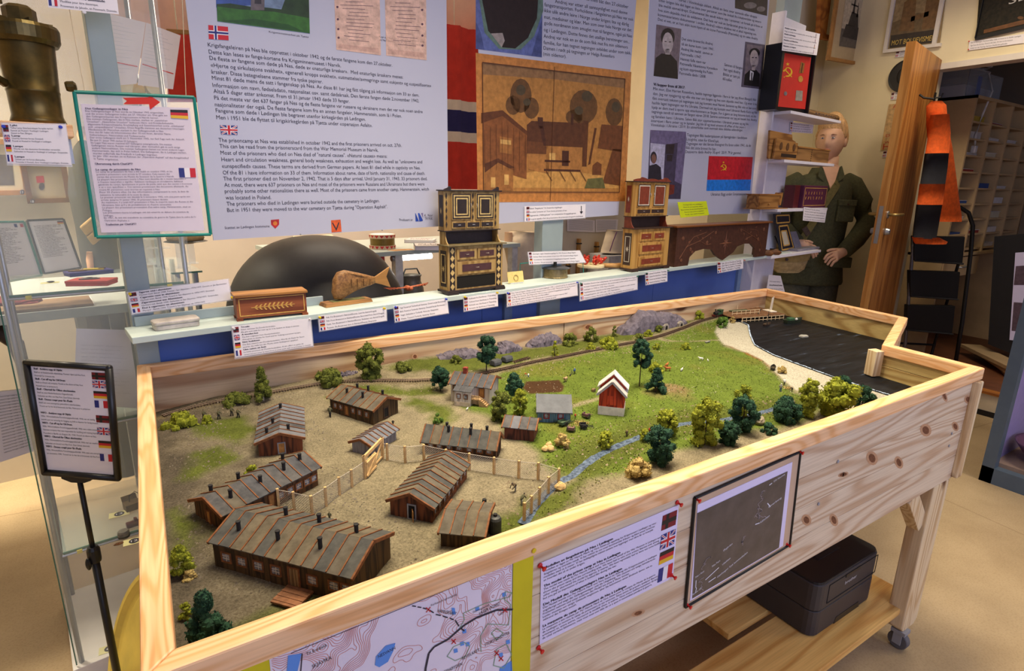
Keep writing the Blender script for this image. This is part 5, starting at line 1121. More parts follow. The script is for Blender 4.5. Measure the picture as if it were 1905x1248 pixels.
zt(2.836,340,0,[('Krigsfangeleiren på Nes ble opprettet i oktober 1942 og de første fangene kom den 27.oktober.',(133,245),(1105,352)),('Dette kan leses av fange-kortene fra Krigsminnemuseet i Narvik.',(138,282),(835,355)),('De fleste av fangene som døde på Nes, døde av «naturlige årsaker».  Med «naturlige årsaker» menes:',(142,315),(1162,415)),('«Hjerte og sirkulasjons svakhet», «generell kropps svakhet», «utmattelse/avmagring» samt «ukjent» og «uspesifiserte»',(148,352),(1310,460)),('årsaker. Disse betegnelsene stammer fra tyske papirer.',(150,387),(738,440)),('Minst 81 døde mens de satt i fangenskap på Nes. Av disse 81 har jeg fått tilgang på informasjon om 33 av dem.',(155,420),(1247,510)),('Informasjon om navn, fødselsdato, nasjonalitet osv. samt dødsårsak. Den første fangen døde 2.november 1942.',(158,458),(1247,540)),('Altså 5 dager etter ankomst. Frem til 31.januar 1943 døde 33 fanger.',(163,490),(880,543)),('På det meste var det 637 fanger på Nes og de fleste fangene var russere og ukrainere men det var nok noen andre',(167,525),(1265,597)),('nasjonaliteter der også. De fleste fangene kom fra en annen fangeleir, Hammerstein, som lå i Polen.',(170,560),(1155,620)),('Fangene som døde i Lødingen ble begravet utenfor kirkegården på Lødingen.',(175,592),(965,638)),('Men i 1951 ble de flyttet til krigskirkegården på Tjøtta under «operasjon Asfalt».',(178,628),(1000,670)),('The prisoncamp at Nes was established in october 1942 and the first prisoners arrived on oct. 27th.',(190,748),(1155,775)),('This can be read from the prisonerscard from the War Memorial Museum in Narvik.',(195,780),(1032,800)),('Most of the prisoners who died on Nes died of "natural causes". «Natural causes» means:',(200,815),(1078,832)),('Heart and circulation weakness, general body weakness, exhaustion and weight loss. As well as "unknown» and',(205,850),(1263,862)),('«unspecified» causes. These terms are derived from German papers. At least 81 died while in captivity on Nes.',(207,885),(1253,893)),('Of the 81 i have information on 33 of them. Information about name, date of birth, nationality and cause of death.',(212,920),(1278,922)),('The first prisoner died on November 2, 1942. That is 5 days after arrival. Until January 31, 1943, 33 prisoners died.',(215,952),(1290,950)),('At most, there were 637 prisoners on Nes and most of the prisoners were Russians and Ukrainians but there were',(220,985),(1275,978)),('probably some other nationalities there as well. Most of the prisoners came from another camp, Hammerstein, witch',(222,1018),(1298,1005)),('was located in Poland.',(227,1052),(467,1050)),('The prisoners who died in Lødingen were buried outside the cemetery in Lødingen.',(232,1085),(1038,1067)),('But in 1951 they were moved to the war cemetery on Tjøtta during "Operation Asphalt".',(235,1118),(1080,1098))],mb,7.6)
zt(2.836,340,0,[('Krigsminnesmerket på Tjøtta',(455,172),(664,200)),('Kopi av fangekort for en av fangene som døde',(1036,198),(1275,226)),('på Nes. Stammer fra Narvik krigsmuseum.',(1038,214),(1258,242))],mb,3.6)
zt(2.836,340,0,[('Støttet av Lødingen kommune',(222,1208),(458,1198)),('Produsert av',(1142,1166),(1213,1165)),('K. Nor',(1275,1143),(1318,1142)),('TRYKK',(1276,1160),(1318,1159))],mb,5)
mb.mk('lettering',INK(),p1,True)
flag(PP,'no',Z2((134,132),(238,142),(242,213),(137,206)),p1);flag(PP,'uk',Z2((195,660),(288,663),(288,711),(202,708)),p1)
img('municipal_shield',p1,PP,[((176,34,34),[Z2((464,1160),(466,1185),(488,1206),(508,1184),(508,1156))]),((206,120,40),[E_(Z2((487,1178))[0],4,4)])])
img('orange_square',p1,PP,[((216,92,40),[Z2((785,1226),(838,1222),(832,1158),(782,1162))])]);mb=MB();txt(mb,PP,'V',Z2((790,1218))[0],Z2((830,1215))[0],16,.001);mb.mk('letter',INK(),p1,True)
img('printer_logo',p1,PP,[((40,70,160),[Z2((1226,1125),(1228,1168),(1246,1167),(1228,1124)),Z2((1240,1124),(1248,1168),(1266,1166),(1266,1160),(1248,1124))]),((120,110,150),[Z2((1256,1124),(1267,1150),(1267,1123))])])
for px in((559,436),(711,428)):P=PP.hit(*px);MB().lathe([(.0025,0),(.0025,.001),(.0012,.0018)],8,P,tuple(PP.n)).mk('eyelet',mat('zinc'),p1,True)
p2=poster('poster with a large sepia drawing of farm buildings',[(886,-60),(1189,-60),(1150,400),(900,418)])
Z3=lambda*a:[(800+x/2.97,y/2.97)for x,y in a]
img('portrait_photo',p2,PP,[((92,104,160),[Z3((252,270),(617,317),(622,-60),(252,-60))]),((70,80,130),[Z3((252,270),(300,276),(280,180),(252,120)),Z3((560,308),(617,317),(620,100),(590,200))]),((96,120,110),[Z3((300,180),(380,270),(500,275),(575,200),(625,60),(622,-60),(262,-60))]),((38,26,26),[Z3((320,170),(400,262),(470,268),(540,210),(590,100),(600,-60),(275,-60))]),((150,140,138),[Z3((335,185),(395,262),(412,225),(400,182))])])
D=Z3((252,292),(1112,398),(1078,1112),(262,1118))
Dq=lambda*a:[bil(D,x,y)for x,y in a]
img('farm_drawing',p2,PP,[((186,122,62),[D[::-1]]),((168,116,58),[Dq((.04,.93),(.96,.93),(.96,.06),(.04,.06))]),((136,100,66),[Dq((.04,.14),(.5,.12),(.96,.13),(.96,.06),(.04,.06))]),((190,140,74),[Dq((.05,.9),(.95,.9),(.95,.82),(.5,.76),(.3,.8),(.05,.86))]),((98,66,36),[E_(bil(D,.29,.26),20,32),E_(bil(D,.24,.33),14,18),E_(bil(D,.36,.34),14,20),E_(bil(D,.70,.30),26,32),E_(bil(D,.64,.38),16,14),E_(bil(D,.90,.32),16,26)]),((74,62,44),[E_(bil(D,.29,.22),9,10),E_(bil(D,.72,.22),10,10),E_(bil(D,.67,.33),8,8),E_(bil(D,.91,.28),8,10),E_(bil(D,.33,.3),7,7)]),((88,50,28),[Dq((.70,.74),(.73,.74),(.735,.4),(.70,.4)),Dq((.74,.73),(.755,.72),(.79,.45),(.775,.45))]),((124,74,38),[Dq((.04,.76),(.33,.84),(.335,.52),(.17,.40),(.04,.44))]),((92,52,28),[Dq((.03,.47),(.17,.41),(.34,.54),(.34,.51),(.17,.37),(.03,.40))]),((84,48,28),[Dq((.33,.60),(.70,.60),(.70,.42),(.36,.43),(.33,.46))]),((160,108,56),[Dq((.34,.77),(.48,.80),(.48,.60),(.34,.60)),Dq((.46,.78),(.70,.78),(.69,.60),(.46,.60))]),((98,58,32),[Dq((.33,.66),(.46,.66),(.46,.58),(.33,.57))]),((70,38,26),[Dq((.41,.46),(.44,.46),(.46,.60),(.44,.60)),Dq((.40,.40),(.435,.40),(.435,.48),(.405,.48)),Dq((.62,.44),(.635,.44),(.635,.36),(.62,.36)),Dq((.565,.74),(.61,.74),(.61,.63),(.565,.63)),Dq((.45,.715),(.62,.715),(.62,.70),(.45,.70)),Dq((.445,.78),(.69,.78),(.69,.765),(.445,.765))]),((104,60,32),[Dq((.80,.60),(.96,.62),(.96,.42),(.82,.42)),Dq((.84,.86),(.96,.88),(.96,.60),(.90,.60)),Dq((.77,.80),(.83,.80),(.83,.72),(.80,.70),(.77,.73))]),((84,48,28),[Dq((.05,.80),(.25,.76),(.14,.70),(.05,.74))]),((150,98,50),[Dq((.05,.92),(.24,.92),(.24,.78),(.14,.73),(.05,.80)),Dq((.15,.66),(.23,.67),(.23,.56),(.15,.55))]),((200,156,90),[Dq((.09,.90),(.12,.90),(.12,.83),(.09,.83)),Dq((.18,.88),(.21,.88),(.21,.81),(.18,.81)),Dq((.155,.60),(.225,.605),(.225,.575),(.155,.57)),Dq((.48,.70),(.52,.70),(.52,.65),(.48,.65))]),((96,92,52),[Dq((.72,.90),(.86,.90),(.84,.82),(.74,.83))])])
mb=MB();lpx(mb,PP,Dq((.04,.06),(.96,.06),(.955,.93),(.04,.93)),1.4,.003,True);lpx(mb,PP,Dq((.505,.03),(.49,.99)),.8,.003);
for a in np.linspace(.05,.32,8):lpx(mb,PP,Dq((a,.45+abs(a-.17)*.5),(a,.78)),.5,.003)
for a in((.46,.78),(.55,.86),(.62,.78),(.69,.86)):lpx(mb,PP,Dq((a[0],.78),(a[0]+.04,.85)),1,.003)
mb.mk('drawing_lines',mat('drawing_ink',(82,46,28),.6,0),p2,True,kind='stuff')
mb=MB()
zt(2.97,800,0,[('Nes med båt den 27.oktober',(845,-2),(1095,47)),('Andrej var etter all sannsynlighet med denne',(690,16),(1090,80)),('fangetransporten. Forholdene i fangeleiren på Nes var nok',(632,34),(1123,116)),('ikke ulik andre leire i Norge under krigen; lite og dårlig',(630,66),(1098,144)),('mat, medisiner og klær. Men som over hele Norge var det',(630,102),(1112,175)),('gode nordmenn som smuglet mat til fangene, også på Nes',(630,135),(1115,208)),('og i Lødingen. Dette finnes det utallige beretninger om...',(628,172),(1103,240)),('Andrej var nok en av de som fikk mat fra min oldemors',(627,208),(1092,269)),('familie, for han tegnet tegningen avbildet under som takk.',(627,243),(1110,302)),('Damen i rødt på tegningen er Helga Rosenfors',(627,274),(1018,321)),('(min oldemor).',(625,306),(752,321))],mb,7)
mb.mk('lettering',INK(),p2,True)
p3=poster('poster with two black-and-white portraits and a red and blue Soviet Ukrainian flag',[(1211,-60),(1437,-60),(1395,397),(1190,402)])
Z4=lambda*a:[(1180+x/2.971,y/2.971)for x,y in a]
img('woman_portrait',p3,PP,[((118,104,112),[Z4((106,420),(240,437),(260,160),(122,135))]),((30,24,26),[Z4((106,420),(240,437),(236,340),(200,300),(150,295),(118,320))]),((34,28,30),[E_(Z4((184,205))[0],13,17)]),((186,174,172),[E_(Z4((184,238))[0],10,20),Z4((170,300),(196,302),(194,270),(172,270))]),((60,50,52),[E_(Z4((172,230))[0],2.2,1.0),E_(Z4((196,232))[0],2.2,1.0),E_(Z4((184,272))[0],3,.8)])])
img('man_portrait',p3,PP,[((86,78,96),[Z4((590,480),(700,493),(722,248),(613,230))]),((120,108,116),[Z4((604,470),(690,480),(708,256),(622,244))]),((26,22,26),[Z4((604,470),(690,480),(694,410),(672,385),(640,385),(610,412)),E_(Z4((664,292))[0],10,9)]),((180,166,162),[E_(Z4((662,326))[0],8,17),Z4((648,388),(668,390),(670,360),(650,360))]),((210,206,210),[Z4((636,442),(652,445),(660,400),(640,388))]),((40,34,36),[E_(Z4((654,318))[0],2,.9),E_(Z4((672,319))[0],2,.9),Z4((644,444),(650,445),(652,402),(646,402))])])
img('corner_photo',p3,PP,[((50,40,42),[Z4((556,45),(733,88),(740,-60),(557,-60))]),((120,112,112),[E_(Z4((640,30))[0],12,6),E_(Z4((700,50))[0],8,5)])])
img('window_photo',p3,PP,[((66,58,80),[Z4((70,1098),(255,1100),(285,728),(88,718))]),((176,172,196),[Z4((82,980),(160,990),(174,760),(90,755))]),((108,98,132),[Z4((88,790),(180,800),(286,780),(285,728),(88,718)),Z4((222,1000),(262,1020),(286,780),(240,790))]),((50,40,44),[Z4((174,850),(216,852),(222,796),(178,796)),Z4((178,890),(208,892),(212,856),(180,855))]),((40,36,46),[Z4((74,1010),(150,1000),(146,925),(120,905),(84,915)),E_(Z4((106,870))[0],6,11)]),((120,84,72),[E_(Z4((107,878))[0],4.5,9)]),((110,46,36),[Z4((160,1090),(218,1070),(222,1022),(160,1015))])])
FQ=Z4((412,862),(655,868),(640,1053),(398,1055))
img('soviet_ukrainian_flag',p3,PP,[((190,30,44),[[bil(FQ,0,.68),bil(FQ,1,.67),FQ[1],FQ[0]]]),((30,120,214),[[FQ[3],FQ[2],bil(FQ,1,.67),bil(FQ,0,.68)]])])
def emblem(pl,cx,cy,s,parent,o,tilt=0.0):
 """hammer and sickle with a star, printed"""
 mb=MB();R_=lambda x,y:(cx+s*(x*cos(tilt)-y*sin(tilt)),cy+s*(x*sin(tilt)+y*cos(tilt)))
 arc=[(cos(a),sin(a))for a in np.linspace(-1.9,2.0,18)];inn=[(-.14+.80*cos(a),-.06+.78*sin(a))for a in np.linspace(-1.75,1.85,18)]
 for k in range(17):qpx(mb,pl,[R_(*arc[k]),R_(*arc[k+1]),R_(*inn[k+1]),R_(*inn[k])],o)
 qpx(mb,pl,[R_(-.42,.86),R_(-.30,.74),R_(-.72,1.18),R_(-.90,1.02)],o+.0001);qpx(mb,pl,[R_(-.62,-.38),R_(-.44,-.54),R_(.92,.98),R_(.76,1.10)],o+.0001);qpx(mb,pl,[R_(-1.0,-.22),R_(-.78,-.46),R_(-.26,-.86),R_(-.12,-.66),R_(-.60,-.20),R_(-.82,-.02)],o+.0001)
 st=[R_(.0+(.42 if k%2==0 else .17)*sin(k*pi/5),-1.62-(.42 if k%2==0 else .17)*cos(k*pi/5))for k in range(10)]
 for k in range(10):qpx(mb,pl,[R_(0,-1.62),st[k],st[(k+1)%10]],o)
 return mb.mk('emblem',mat('flag_gold'),parent,True,kind='stuff')
emblem(PP,1180+492/2.971,924/2.971,5.6,p3,.0012)
mb=MB()
zt(2.971,1180,0,[('-sariat i Vinnitskaja oblast. Altså en liste over savnede eller drepte.',(240,4),(680,102)),('Etter krigen ble det laget en liste over personer som ble innkalt fra lokalområdet og senere',(135,8),(700,128)),('ble meldt savnet/drept. Dokumentet ble sendt videre opp i systemet i et forsøk på å finne ut',(135,35),(708,155)),('hva som skjedde med de soldatene. Det hele var nok en byråkratisk greie for å holde',(132,62),(665,172)),('kommissariatets dokumenter i orden. Andrej\'s videre skjebne vet vi altså ingenting om.',(130,88),(675,197)),('Det vi vet, er at han aldri kom hjem til sin kone Petronella (Petrunka) og sin sønn Andriy.',(130,114),(683,222)),('Det siste brevet fra Andrej',(262,222),(432,250)),('til sin kone kom i juni 1941.',(260,250),(440,280)),('Andrej ble meldt  savnet av',(258,277),(433,306)),('Petronella i 1947.',(256,305),(370,324)),('Hennes fulle navn var',(254,332),(395,354)),('Petronella Vikentievna Vyrostkov',(252,359),(460,389)),('og kom opprinnelig fra Polen.',(250,385),(435,410)),('Petronella døde i 2008.',(248,411),(395,431)),('Sønnen til fangen',(497,364),(597,384)),('het også Andriy.',(494,390),(587,409)),('Bildet er tatt på',(490,417),(582,434)),('60-tallet.',(488,442),(540,452)),('Min mor, Else Harriet Rosenfors, hadde tegninga liggende i flere år før jeg (Knut Blengsli) fikk',(104,497),(673,558)),('den. Jeg var nysgjerrig og ville vite mer om fangen og hva som skjedde med han. Og etter å ha',(103,524),(675,582)),('fått oversatt teksten på tegningen tok jeg kontakt med Narvik Senteret og fikk vite at han som',(100,550),(672,606)),('hadde laget tegningen var fra Ukraina. Dermed tok jeg kontakt med Ukrainsk Røde Kors og fikk',(98,575),(680,629)),('hjelp av dem med å spore opp etterkommere av fangen. For å gjøre en lang historie kort, så ble',(96,600),(672,650)),('tegninga sendt til sønnen av fangen våren 2018. Samme sommeren var jeg på besøk hos Andriy',(95,624),(677,670)),('og familien hans i Ukraina. Saken fikk stor oppmerksomhet i Ukrainsk presse og jeg ble',(93,650),(630,692)),('intervjuet i flere aviser og tv kanaler. Jeg ble til og med utnevnt til «Man of the year» i',(92,674),(613,710)),('Vinnitskaja i Ukraina i 2019. En utmerkelse som normalt ikke tildeles utlendinger.',(90,697),(600,726)),('Tegningen fikk hedersplassen på hjemgården i landsbyen',(290,753),(622,769)),('Lisogirka, uten for Khmil\'nyk.',(288,776),(468,788)),('Tegningen var det første livstegnet fra faren siden 1941, da de',(286,801),(643,811)),('fikk det siste brevet fra han.',(284,823),(452,831)),('Dessverre døde Andriy 30.april  2019. 79 år gammel.',(282,846),(590,852)),('Ukrainas flagg under Sovjetunionen',(422,1081),(620,1079))],mb,5.6)
zt(2.971,1180,0,[('Vi hopper frem til 2017:',(105,473),(278,491))],mb,5.6,True);mb.mk('lettering',INK(),p3,True)
TG=Plane(Sp(0,-.1275,0),SX)
def card(label,q,rows,pins=(),plane=TG,flags=('nb','uk','de','fr'),h=3.0,name='label_card',cat='label',group='exhibit labels',fpos=.0,lx=.11,cardm=None,sleeve=True,o=.0014):
 c=plane.hit(*bil(q,.5,1));t=thing(name,label,cat,c,0,group)
 if sleeve:Qo=[bil(q,-.012,-.03),bil(q,1.012,-.03),bil(q,1.012,1.05),bil(q,-.012,1.05)];MB().slab([plane.pt(*plane.ab(*Qo[k]),o-.0006)for k in(3,2,1,0)],plane.n,.0004).mk('clear_sleeve',mat('clear_sleeve',(226,226,232),.2,0,alpha=.35),t,True)
 MB().slab([plane.pt(*plane.ab(*q[k]),o)for k in(3,2,1,0)],plane.n,.0005).mk('paper',cardm or pap(),t,True)
 mb=MB();n=len(rows)
 for k,rw in enumerate(rows):
  s_,b,bd_=rw[:3];t_=(k+.85)/(n+.25)
  if not s_:continue
  txt(mb,plane,s_,bil(q,lx,t_),bil(q,b,t_),h*(1.12 if bd_ else 1),o+.0004)
  if bd_:A=bil(q,lx,t_);B_=bil(q,b,t_);txt(mb,plane,s_,(A[0]+.5,A[1]),(B_[0]+.5,B_[1]),h*1.12,o+.00045)
 if mb.f:mb.mk('lettering',INK(),t,True)
 nf=len(flags)
 for k,f_ in enumerate(flags):
  a,b=(k+.12)/nf,(k+.80)/nf;w_=lx*.75
  flag(plane,f_,[bil(q,fpos+.012,a),bil(q,fpos+w_,a),bil(q,fpos+w_,b),bil(q,fpos+.012,b)],t,o+.0006)
 for px,c_,lb_ in pins:pin(plane.off(o+.0008),px,c_,label=lb_,group='pins on the exhibit labels',length=.009,size=.8)
 return t
UPP=Plane(Sp(0,-.0125,0),SX)
card('label about the cigarette case propped on the shelf upstand',[(237,544),(424,519),(430,557),(246,584)],[('Sigarett etui i aluminium',.43,1),('Merket med: Banak 1944. Funnet i Sør-Skjomen i 1976/1977. Donert av Jan Burmeister',.98,0),('Cigarette case in aluminium',.50,1),('Marked with: Banak 1944. Found in Sør-Skjomen in 1976/1977. Donated.',.85,0),('Zigarettenetui aus Aluminium',.52,1),('Markiert mit: Banak 1944. Gefunden in Sør-Skjomen 1976/1977. Gespendet.',.88,0),('Étui à cigarettes en aluminium',.53,1),('Marqué : Banak 1944. Trouvé à Sør-Skjomen en 1976/1977.',.74,0)],[((241,546),'yellow','yellow push pin on the cigarette case label'),((431,553),'yellow','yellow push pin beside the wooden box')],UPP,h=2.8)
card('label about the wooden box, lowest on the shelf front',[(431,607),(577,592),(582,643),(438,665)],[('Tre-eske',.22,1),('Esken stammer fra Dunderlandsdalen.',.55,0),('Ble gitt som takk for mat og for å ha hjulpet en fange å rømme.',.85,0),('A wooden box',.32,1),('The box originates from Dunderlandsdalen.',.60,0),('Was given as thanks for food and for helping a prisoner escape.',.86,0),('Eine holzkiste',.33,1),('Die Box stammt aus Dunderlandsdalen. Wurde als Dank für Essen',.90,0),('und für die Hilfe bei der Flucht eines Gefangenen gegeben.',.82,0),('Une caisse en bois',.40,1),('La boîte provient de Dunderlandsdalen. A été offert en guise de',.88,0),('remerciement pour la nourriture et pour avoir aidé un prisonnier à s\'évader.',.98,0)],[((434,610),'white','white push pin at the left of the wooden box label'),((576,593),'white','white push pin at the right of the wooden box label')],h=2.4)
card('label below the carved fish',[(592,588),(718,572),(719,596),(595,616)],[('Fisk. Fra Breistrand i Skånland/Evenes. Lånt fra Astrid Dragvik.',.86,0),('Fish. From Breistrand in Skånland/Evenes. Borrowed from Astrid Dragvik.',.97,0),('Fisch. Von Breistrand in Skånland/Evenes. Entliehen von Astrid Dragvik.',.97,0),('Poisson. De Breistrand dans le Skånland/Evenes. Emprunté.',.85,0)],[((594,590),'yellow','yellow push pin at the left of the fish label'),((714,573),'yellow','yellow push pin at the right of the fish label')])
card('label below the spread-winged bird',[(732,570),(831,555),(834,582),(735,599)],[('Fugl. Funnet på Torlandå på Hamarøy. Donert av Jan Burmeister.',.97,0),('Bird. Found at Torlandå, Hamarøy. Donated by Jan Burmeister.',.95,0),('Vogel. Gefunden in Torlandå, Hamarøy. Gespendet.',.82,0),('Oiseau. Trouvé à Torlandå, Hamarøy. Donné.',.75,0)],[((735,571),'blue','blue push pin at the left of the bird label'),((829,556),'blue','blue push pin at the right of the bird label')])
card('label below the tall inlaid cabinet',[(862,553),(925,544),(926,569),(863,579)],[('Kabinett fra Storforsa i Trøndelag',.94,0),('Cabinet from Storforsa in Trøndelag',.96,0),('Schrank von Storfossa in Trøndelag',.95,0),('Armoire de Storforsa à Trøndelag',.90,0)],[((864,552),'yellow','yellow push pin at the left of the inlaid cabinet label'),((924,544),'yellow','yellow push pin at the right of the inlaid cabinet label')],lx=.15)
card('label below the ring on its card',[(943,544),(1073,524),(1074,549),(944,570)],[('Ring. Tekst på lappen: «Ringen er laget av russisk krigsfange i 1944...», «Guttene ga den vår og skilpadde».',.98,0),('A ring. The note: "The ring was made by a Russian prisoner of war in 1944." "The boys gave Herring and potatoes".',.98,0),('Ein Ring. Der Vermerk: „Der Ring wurde 1944 von einem russischen Kriegsgefangenen angefertigt."',.90,0),('„Die Jungs gaben ihnen Hering und Kartoffeln"',.60,0),('Une bague. La note: "La bague a été fabriquée par un prisonnier de guerre russe en 1944."',.86,0),('"Et les garçons leur ont donné du hareng et des pommes de terre".',.70,0)],[((944,545),'blue','blue push pin at the left of the ring label'),((1073,525),'blue','blue push pin at the right of the ring label')],h=2.4,lx=.06)
card('label below the pecking hens toy',[(1078,526),(1185,513),(1185,538),(1079,559)],[('Høneleken. Donert av Geir Ludvig Nysæter. Har fra sin besøkslov på besøksdag til en av fangene.',.98,0),('Bird feeder. Donated by Geir Ludvig Nysæter. One received a similar one from a prisoner who was here in',.98,0),('Lødingen in 1943 or 1944. Reproduction.',.60,0),('Vogelfutterhäuschen. Gespendet von Geir Ludvig. Jemand erhielt ein ähnliches von einem russischen',.96,0),('Kriegsgefangenen, der 1943 oder 1944. Reproduktion.',.70,0),('Mangeoire à oiseaux. Don de Geir Ludvig. Elle en a reçu une similaire d\'un prisonnier russe.',.94,0)],[((1080,527),'green','green push pin at the left of the hens toy label'),((1185,514),'green','green push pin at the right of the hens toy label')],h=2.3,lx=.07)
card('small label below the red-brown cabinet',[(1200,507),(1241,501),(1241,523),(1201,530)],[('Kabinett fra Storforsa i Trøndelag',.94,0),('Cabinet from Storforsa in Trøndelag',.96,0),('Schrank von Storfossa in Trøndelag',.95,0),('Armoire de Storforsa à Trøndelag',.90,0)],[((1202,508),'green','green push pin at the left of the red-brown cabinet label'),((1242,503),'green','green push pin at the right of the red-brown cabinet label')],lx=.16)
card('small label below the carved console',[(1334,489),(1382,482),(1382,499),(1335,508)],[('Hylle. Skåret på Stordalen på Trøndelag',.92,0),('Shelf. Made in Stordalen in Trøndelag',.94,0),('Regal. Von Stordalen in Trøndelag',.9,0),('Étagère. Stordalen à Trøndelag',.88,0)],[((1336,489),'red','red push pin at the left of the console label'),((1384,484),'red','red push pin at the right of the console label')],lx=.16)
card('white strip label with down arrow on the bottom of the drawing poster',[(975,384),(1088,380),(1087,405),(975,412)],[('Såkalt "fangekunst" fra Sovjetiske krigsfanger.',.62,0),('So-called "prisoner art" from Soviet prisoners of war.',.70,0),('Sogenannte „Häftlingskunst" von sowjetischen Kriegsgefangenen.',.85,0),('Ce qu\'on appelle «l\'art des prisonniers» des prisonniers de guerre soviétiques.',.97,0)],[],PP,lx=.08,o=.004,fpos=.015)
mb=MB();lpx(mb,PP,[(1080,383),(1080,396)],1.2,.0052);qpx(mb,PP,[(1077,393),(1083,393),(1080,398)],.0052);mb.mk('arrow',INK(),bpy.data.objects[[o.name for o in COL.objects if o.get('label')=='white strip label with down arrow on the bottom of the drawing poster'][0]],True)
# objects on the shelf
def on_shelf(pl_,pr_,z=ZS):
 a,b=onz(*pl_,z),onz(*pr_,z);d=b-a
 return a,math.atan2(d[1],d[0]),float(NO(d)),float((a-CAM)@CR[2])/FPX
a,rz,ln,k=on_shelf((288,617.5),(375,606))
t=thing('cigarette_case','dull aluminium cigarette case with rounded lid on the shelf','cigarette case',a,rz)
alu=mat('dull_aluminium',(186,178,170),.45,.12,40,metal=.35,bump=.05)
MB().rbox((ln/2,.026,.0065),(ln-.004,.048,.0125),.008).mk('case_body',alu,t,bevel=.002);MB().rbox((ln/2,.026,.0175),(ln,.052,.0105),.009).mk('lid',alu,t,bevel=.004)
a,rz,ln,k=on_shelf((442.6,598),(572,585));W_=.060;H_=49*k
t=thing('wooden_box','red-brown wooden box with straw inlaid leaf on its front','wooden box',a,rz)
redbr=wood('red_brown_wood',(150,84,48),(116,58,32),0,14,.5,False);straw=mat('straw_inlay',(206,160,80),.5,.12,80)
MB().box(0,ln,0,W_,.006,H_*.90).mk('box_body',redbr,t,bevel=.001)
MB().box(-.004,ln+.004,-.005,W_+.004,H_*.90,H_).mk('lid',wood('straw_lid',(170,118,58),(132,84,40),0,16,.5,False),t,bevel=.001)
for i in(0,ln-.012):
 for j in(0,W_-.012):MB().box(i-.002,i+.014,j-.002,j+.014,0,.006).mk('foot',redbr,t)
mb=MB()
for(x0,x1,z0,z1)in((.006,ln-.006,.012,.0145),(.006,ln-.006,H_*.82,H_*.85),(.006,.0085,.012,H_*.85),(ln-.0085,ln-.006,.012,H_*.85)):mb.box(x0,x1,-.0008,.0002,z0,z1)
mb.mk('inlay_frame',straw,t)
mb=MB();zc=H_*.48;mb.box(ln*.2,ln*.82,-.0009,.0002,zc-.0008,zc+.0008)
for q in range(9):
 x=ln*.24+q*ln*.062
 for sg in(-1,1):w_=.0045;hh_=.006+.004*sin(pi*q/8);mb.prism([(x,zc),(x+w_,zc),(x+w_+.006,zc+sg*hh_),(x+.006,zc+sg*hh_)],'y',-.0009,.0002)
mb.mk('inlay_leaf',straw,t,kind='stuff')
a,rz,ln,k=on_shelf((606,573),(694,561))
t=thing('carved_fish','carved wooden fish standing nose down on a painted stand','carving',a,rz)
fw=wood('carved_wood',(164,118,64),(118,78,40),0,18,.55,False)
MB().hexa([(0,-.002,0),(ln,-.002,0),(ln,.05,0),(0,.05,0)],[(.004,.003,.012),(ln-.004,.003,.012),(ln-.004,.045,.012),(.004,.045,.012)]).mk('stand',fw,t,bevel=.002)
MB().box(ln*.18,ln*.86,.008,.040,.0118,.0132).mk('painted_top',mat('faded_green_paint',(104,104,60),.8,.2,60),t)
fp=Plane(tuple(TM[t.name]@Vector((0,.024,0))),(cos(rz),sin(rz),0));loc=lambda px:fp.ab(*px)
body=[loc(p)for p in((621,556),(617,545),(619,520),(627,506),(640,502),(670,508),(690,513),(699,515),(699,526),(690,530),(665,538),(645,549),(632,558))]
cen=np.mean(body,0);rings=[]
for dy,sc_ in((-.014,.80),(-.009,.95),(0,1.0),(.009,.95),(.014,.80)):rings.append([(float(cen[0]+(p[0]-cen[0])*sc_),.024+dy*(.35+.65*min(1,max(0,(loc((705,520))[0]-p[0])/.06))),float(cen[1]+(p[1]-cen[1])*sc_))for p in body])
n=len(body);vs=[p for r in rings for p in r];fs=[(i*n+k,i*n+(k+1)%n,(i+1)*n+(k+1)%n,(i+1)*n+k)for i in range(4)for k in range(n)]+[tuple(range(n))[::-1],tuple(range(4*n,5*n))]
MB().add(vs,fs).mk('fish_body',mat('fish_scales',(156,112,62),.5,.3,130,c2=(104,68,36),bump=.4),t,smooth=True)
tl=[loc(p)for p in((697,515),(710,506),(724,496),(718,514),(726,534),(710,529),(697,526))];MB().prism([tuple(p)for p in tl],'y',.020,.028).mk('tail',fw,t,bevel=.001)
for q in(.25,.42,.6,.78):
 xa=loc((632+66*q,500));mb=MB();zc_=cen[1]+.004;mb.box(xa[0],xa[0]+.0012,.0092-.001+.004*q,.0102+.004*q,zc_-.018*(1-.5*q),zc_+.016*(1-.6*q));mb.mk('carved_groove',mat('groove_dark',(84,54,30),.7),t)
a,rz,ln,k=on_shelf((724,548),(806,537))
t=thing('carved_bird','small reddish carved bird with spread feathered wings','carving',a,rz);bm=mat('bird_red_wood',(176,92,56),.6,.2,90)
MB().ball((ln*.48,.02,.010),(.010,.020,.010),12,8).ball((ln*.48,.0,.012),(.0075,.0085,.0075),10,7).mk('body',bm,t,smooth=True)
for sg in(-1,1):
 for q in range(6):
  x0,x1=ln*.48+sg*ln*(.04+q*.068),ln*.48+sg*ln*(.12+q*.072)
  MB().hexa([(x0,.012,.012),(x1,.010+.002*q,.013+.0012*q),(x1+sg*.002,.030,.012+.0012*q),(x0,.034,.011)],[(x0,.012,.0145),(x1,.010+.002*q,.0152+.0012*q),(x1+sg*.002,.030,.014+.0012*q),(x0,.034,.013)]).mk('feather',bm,t)
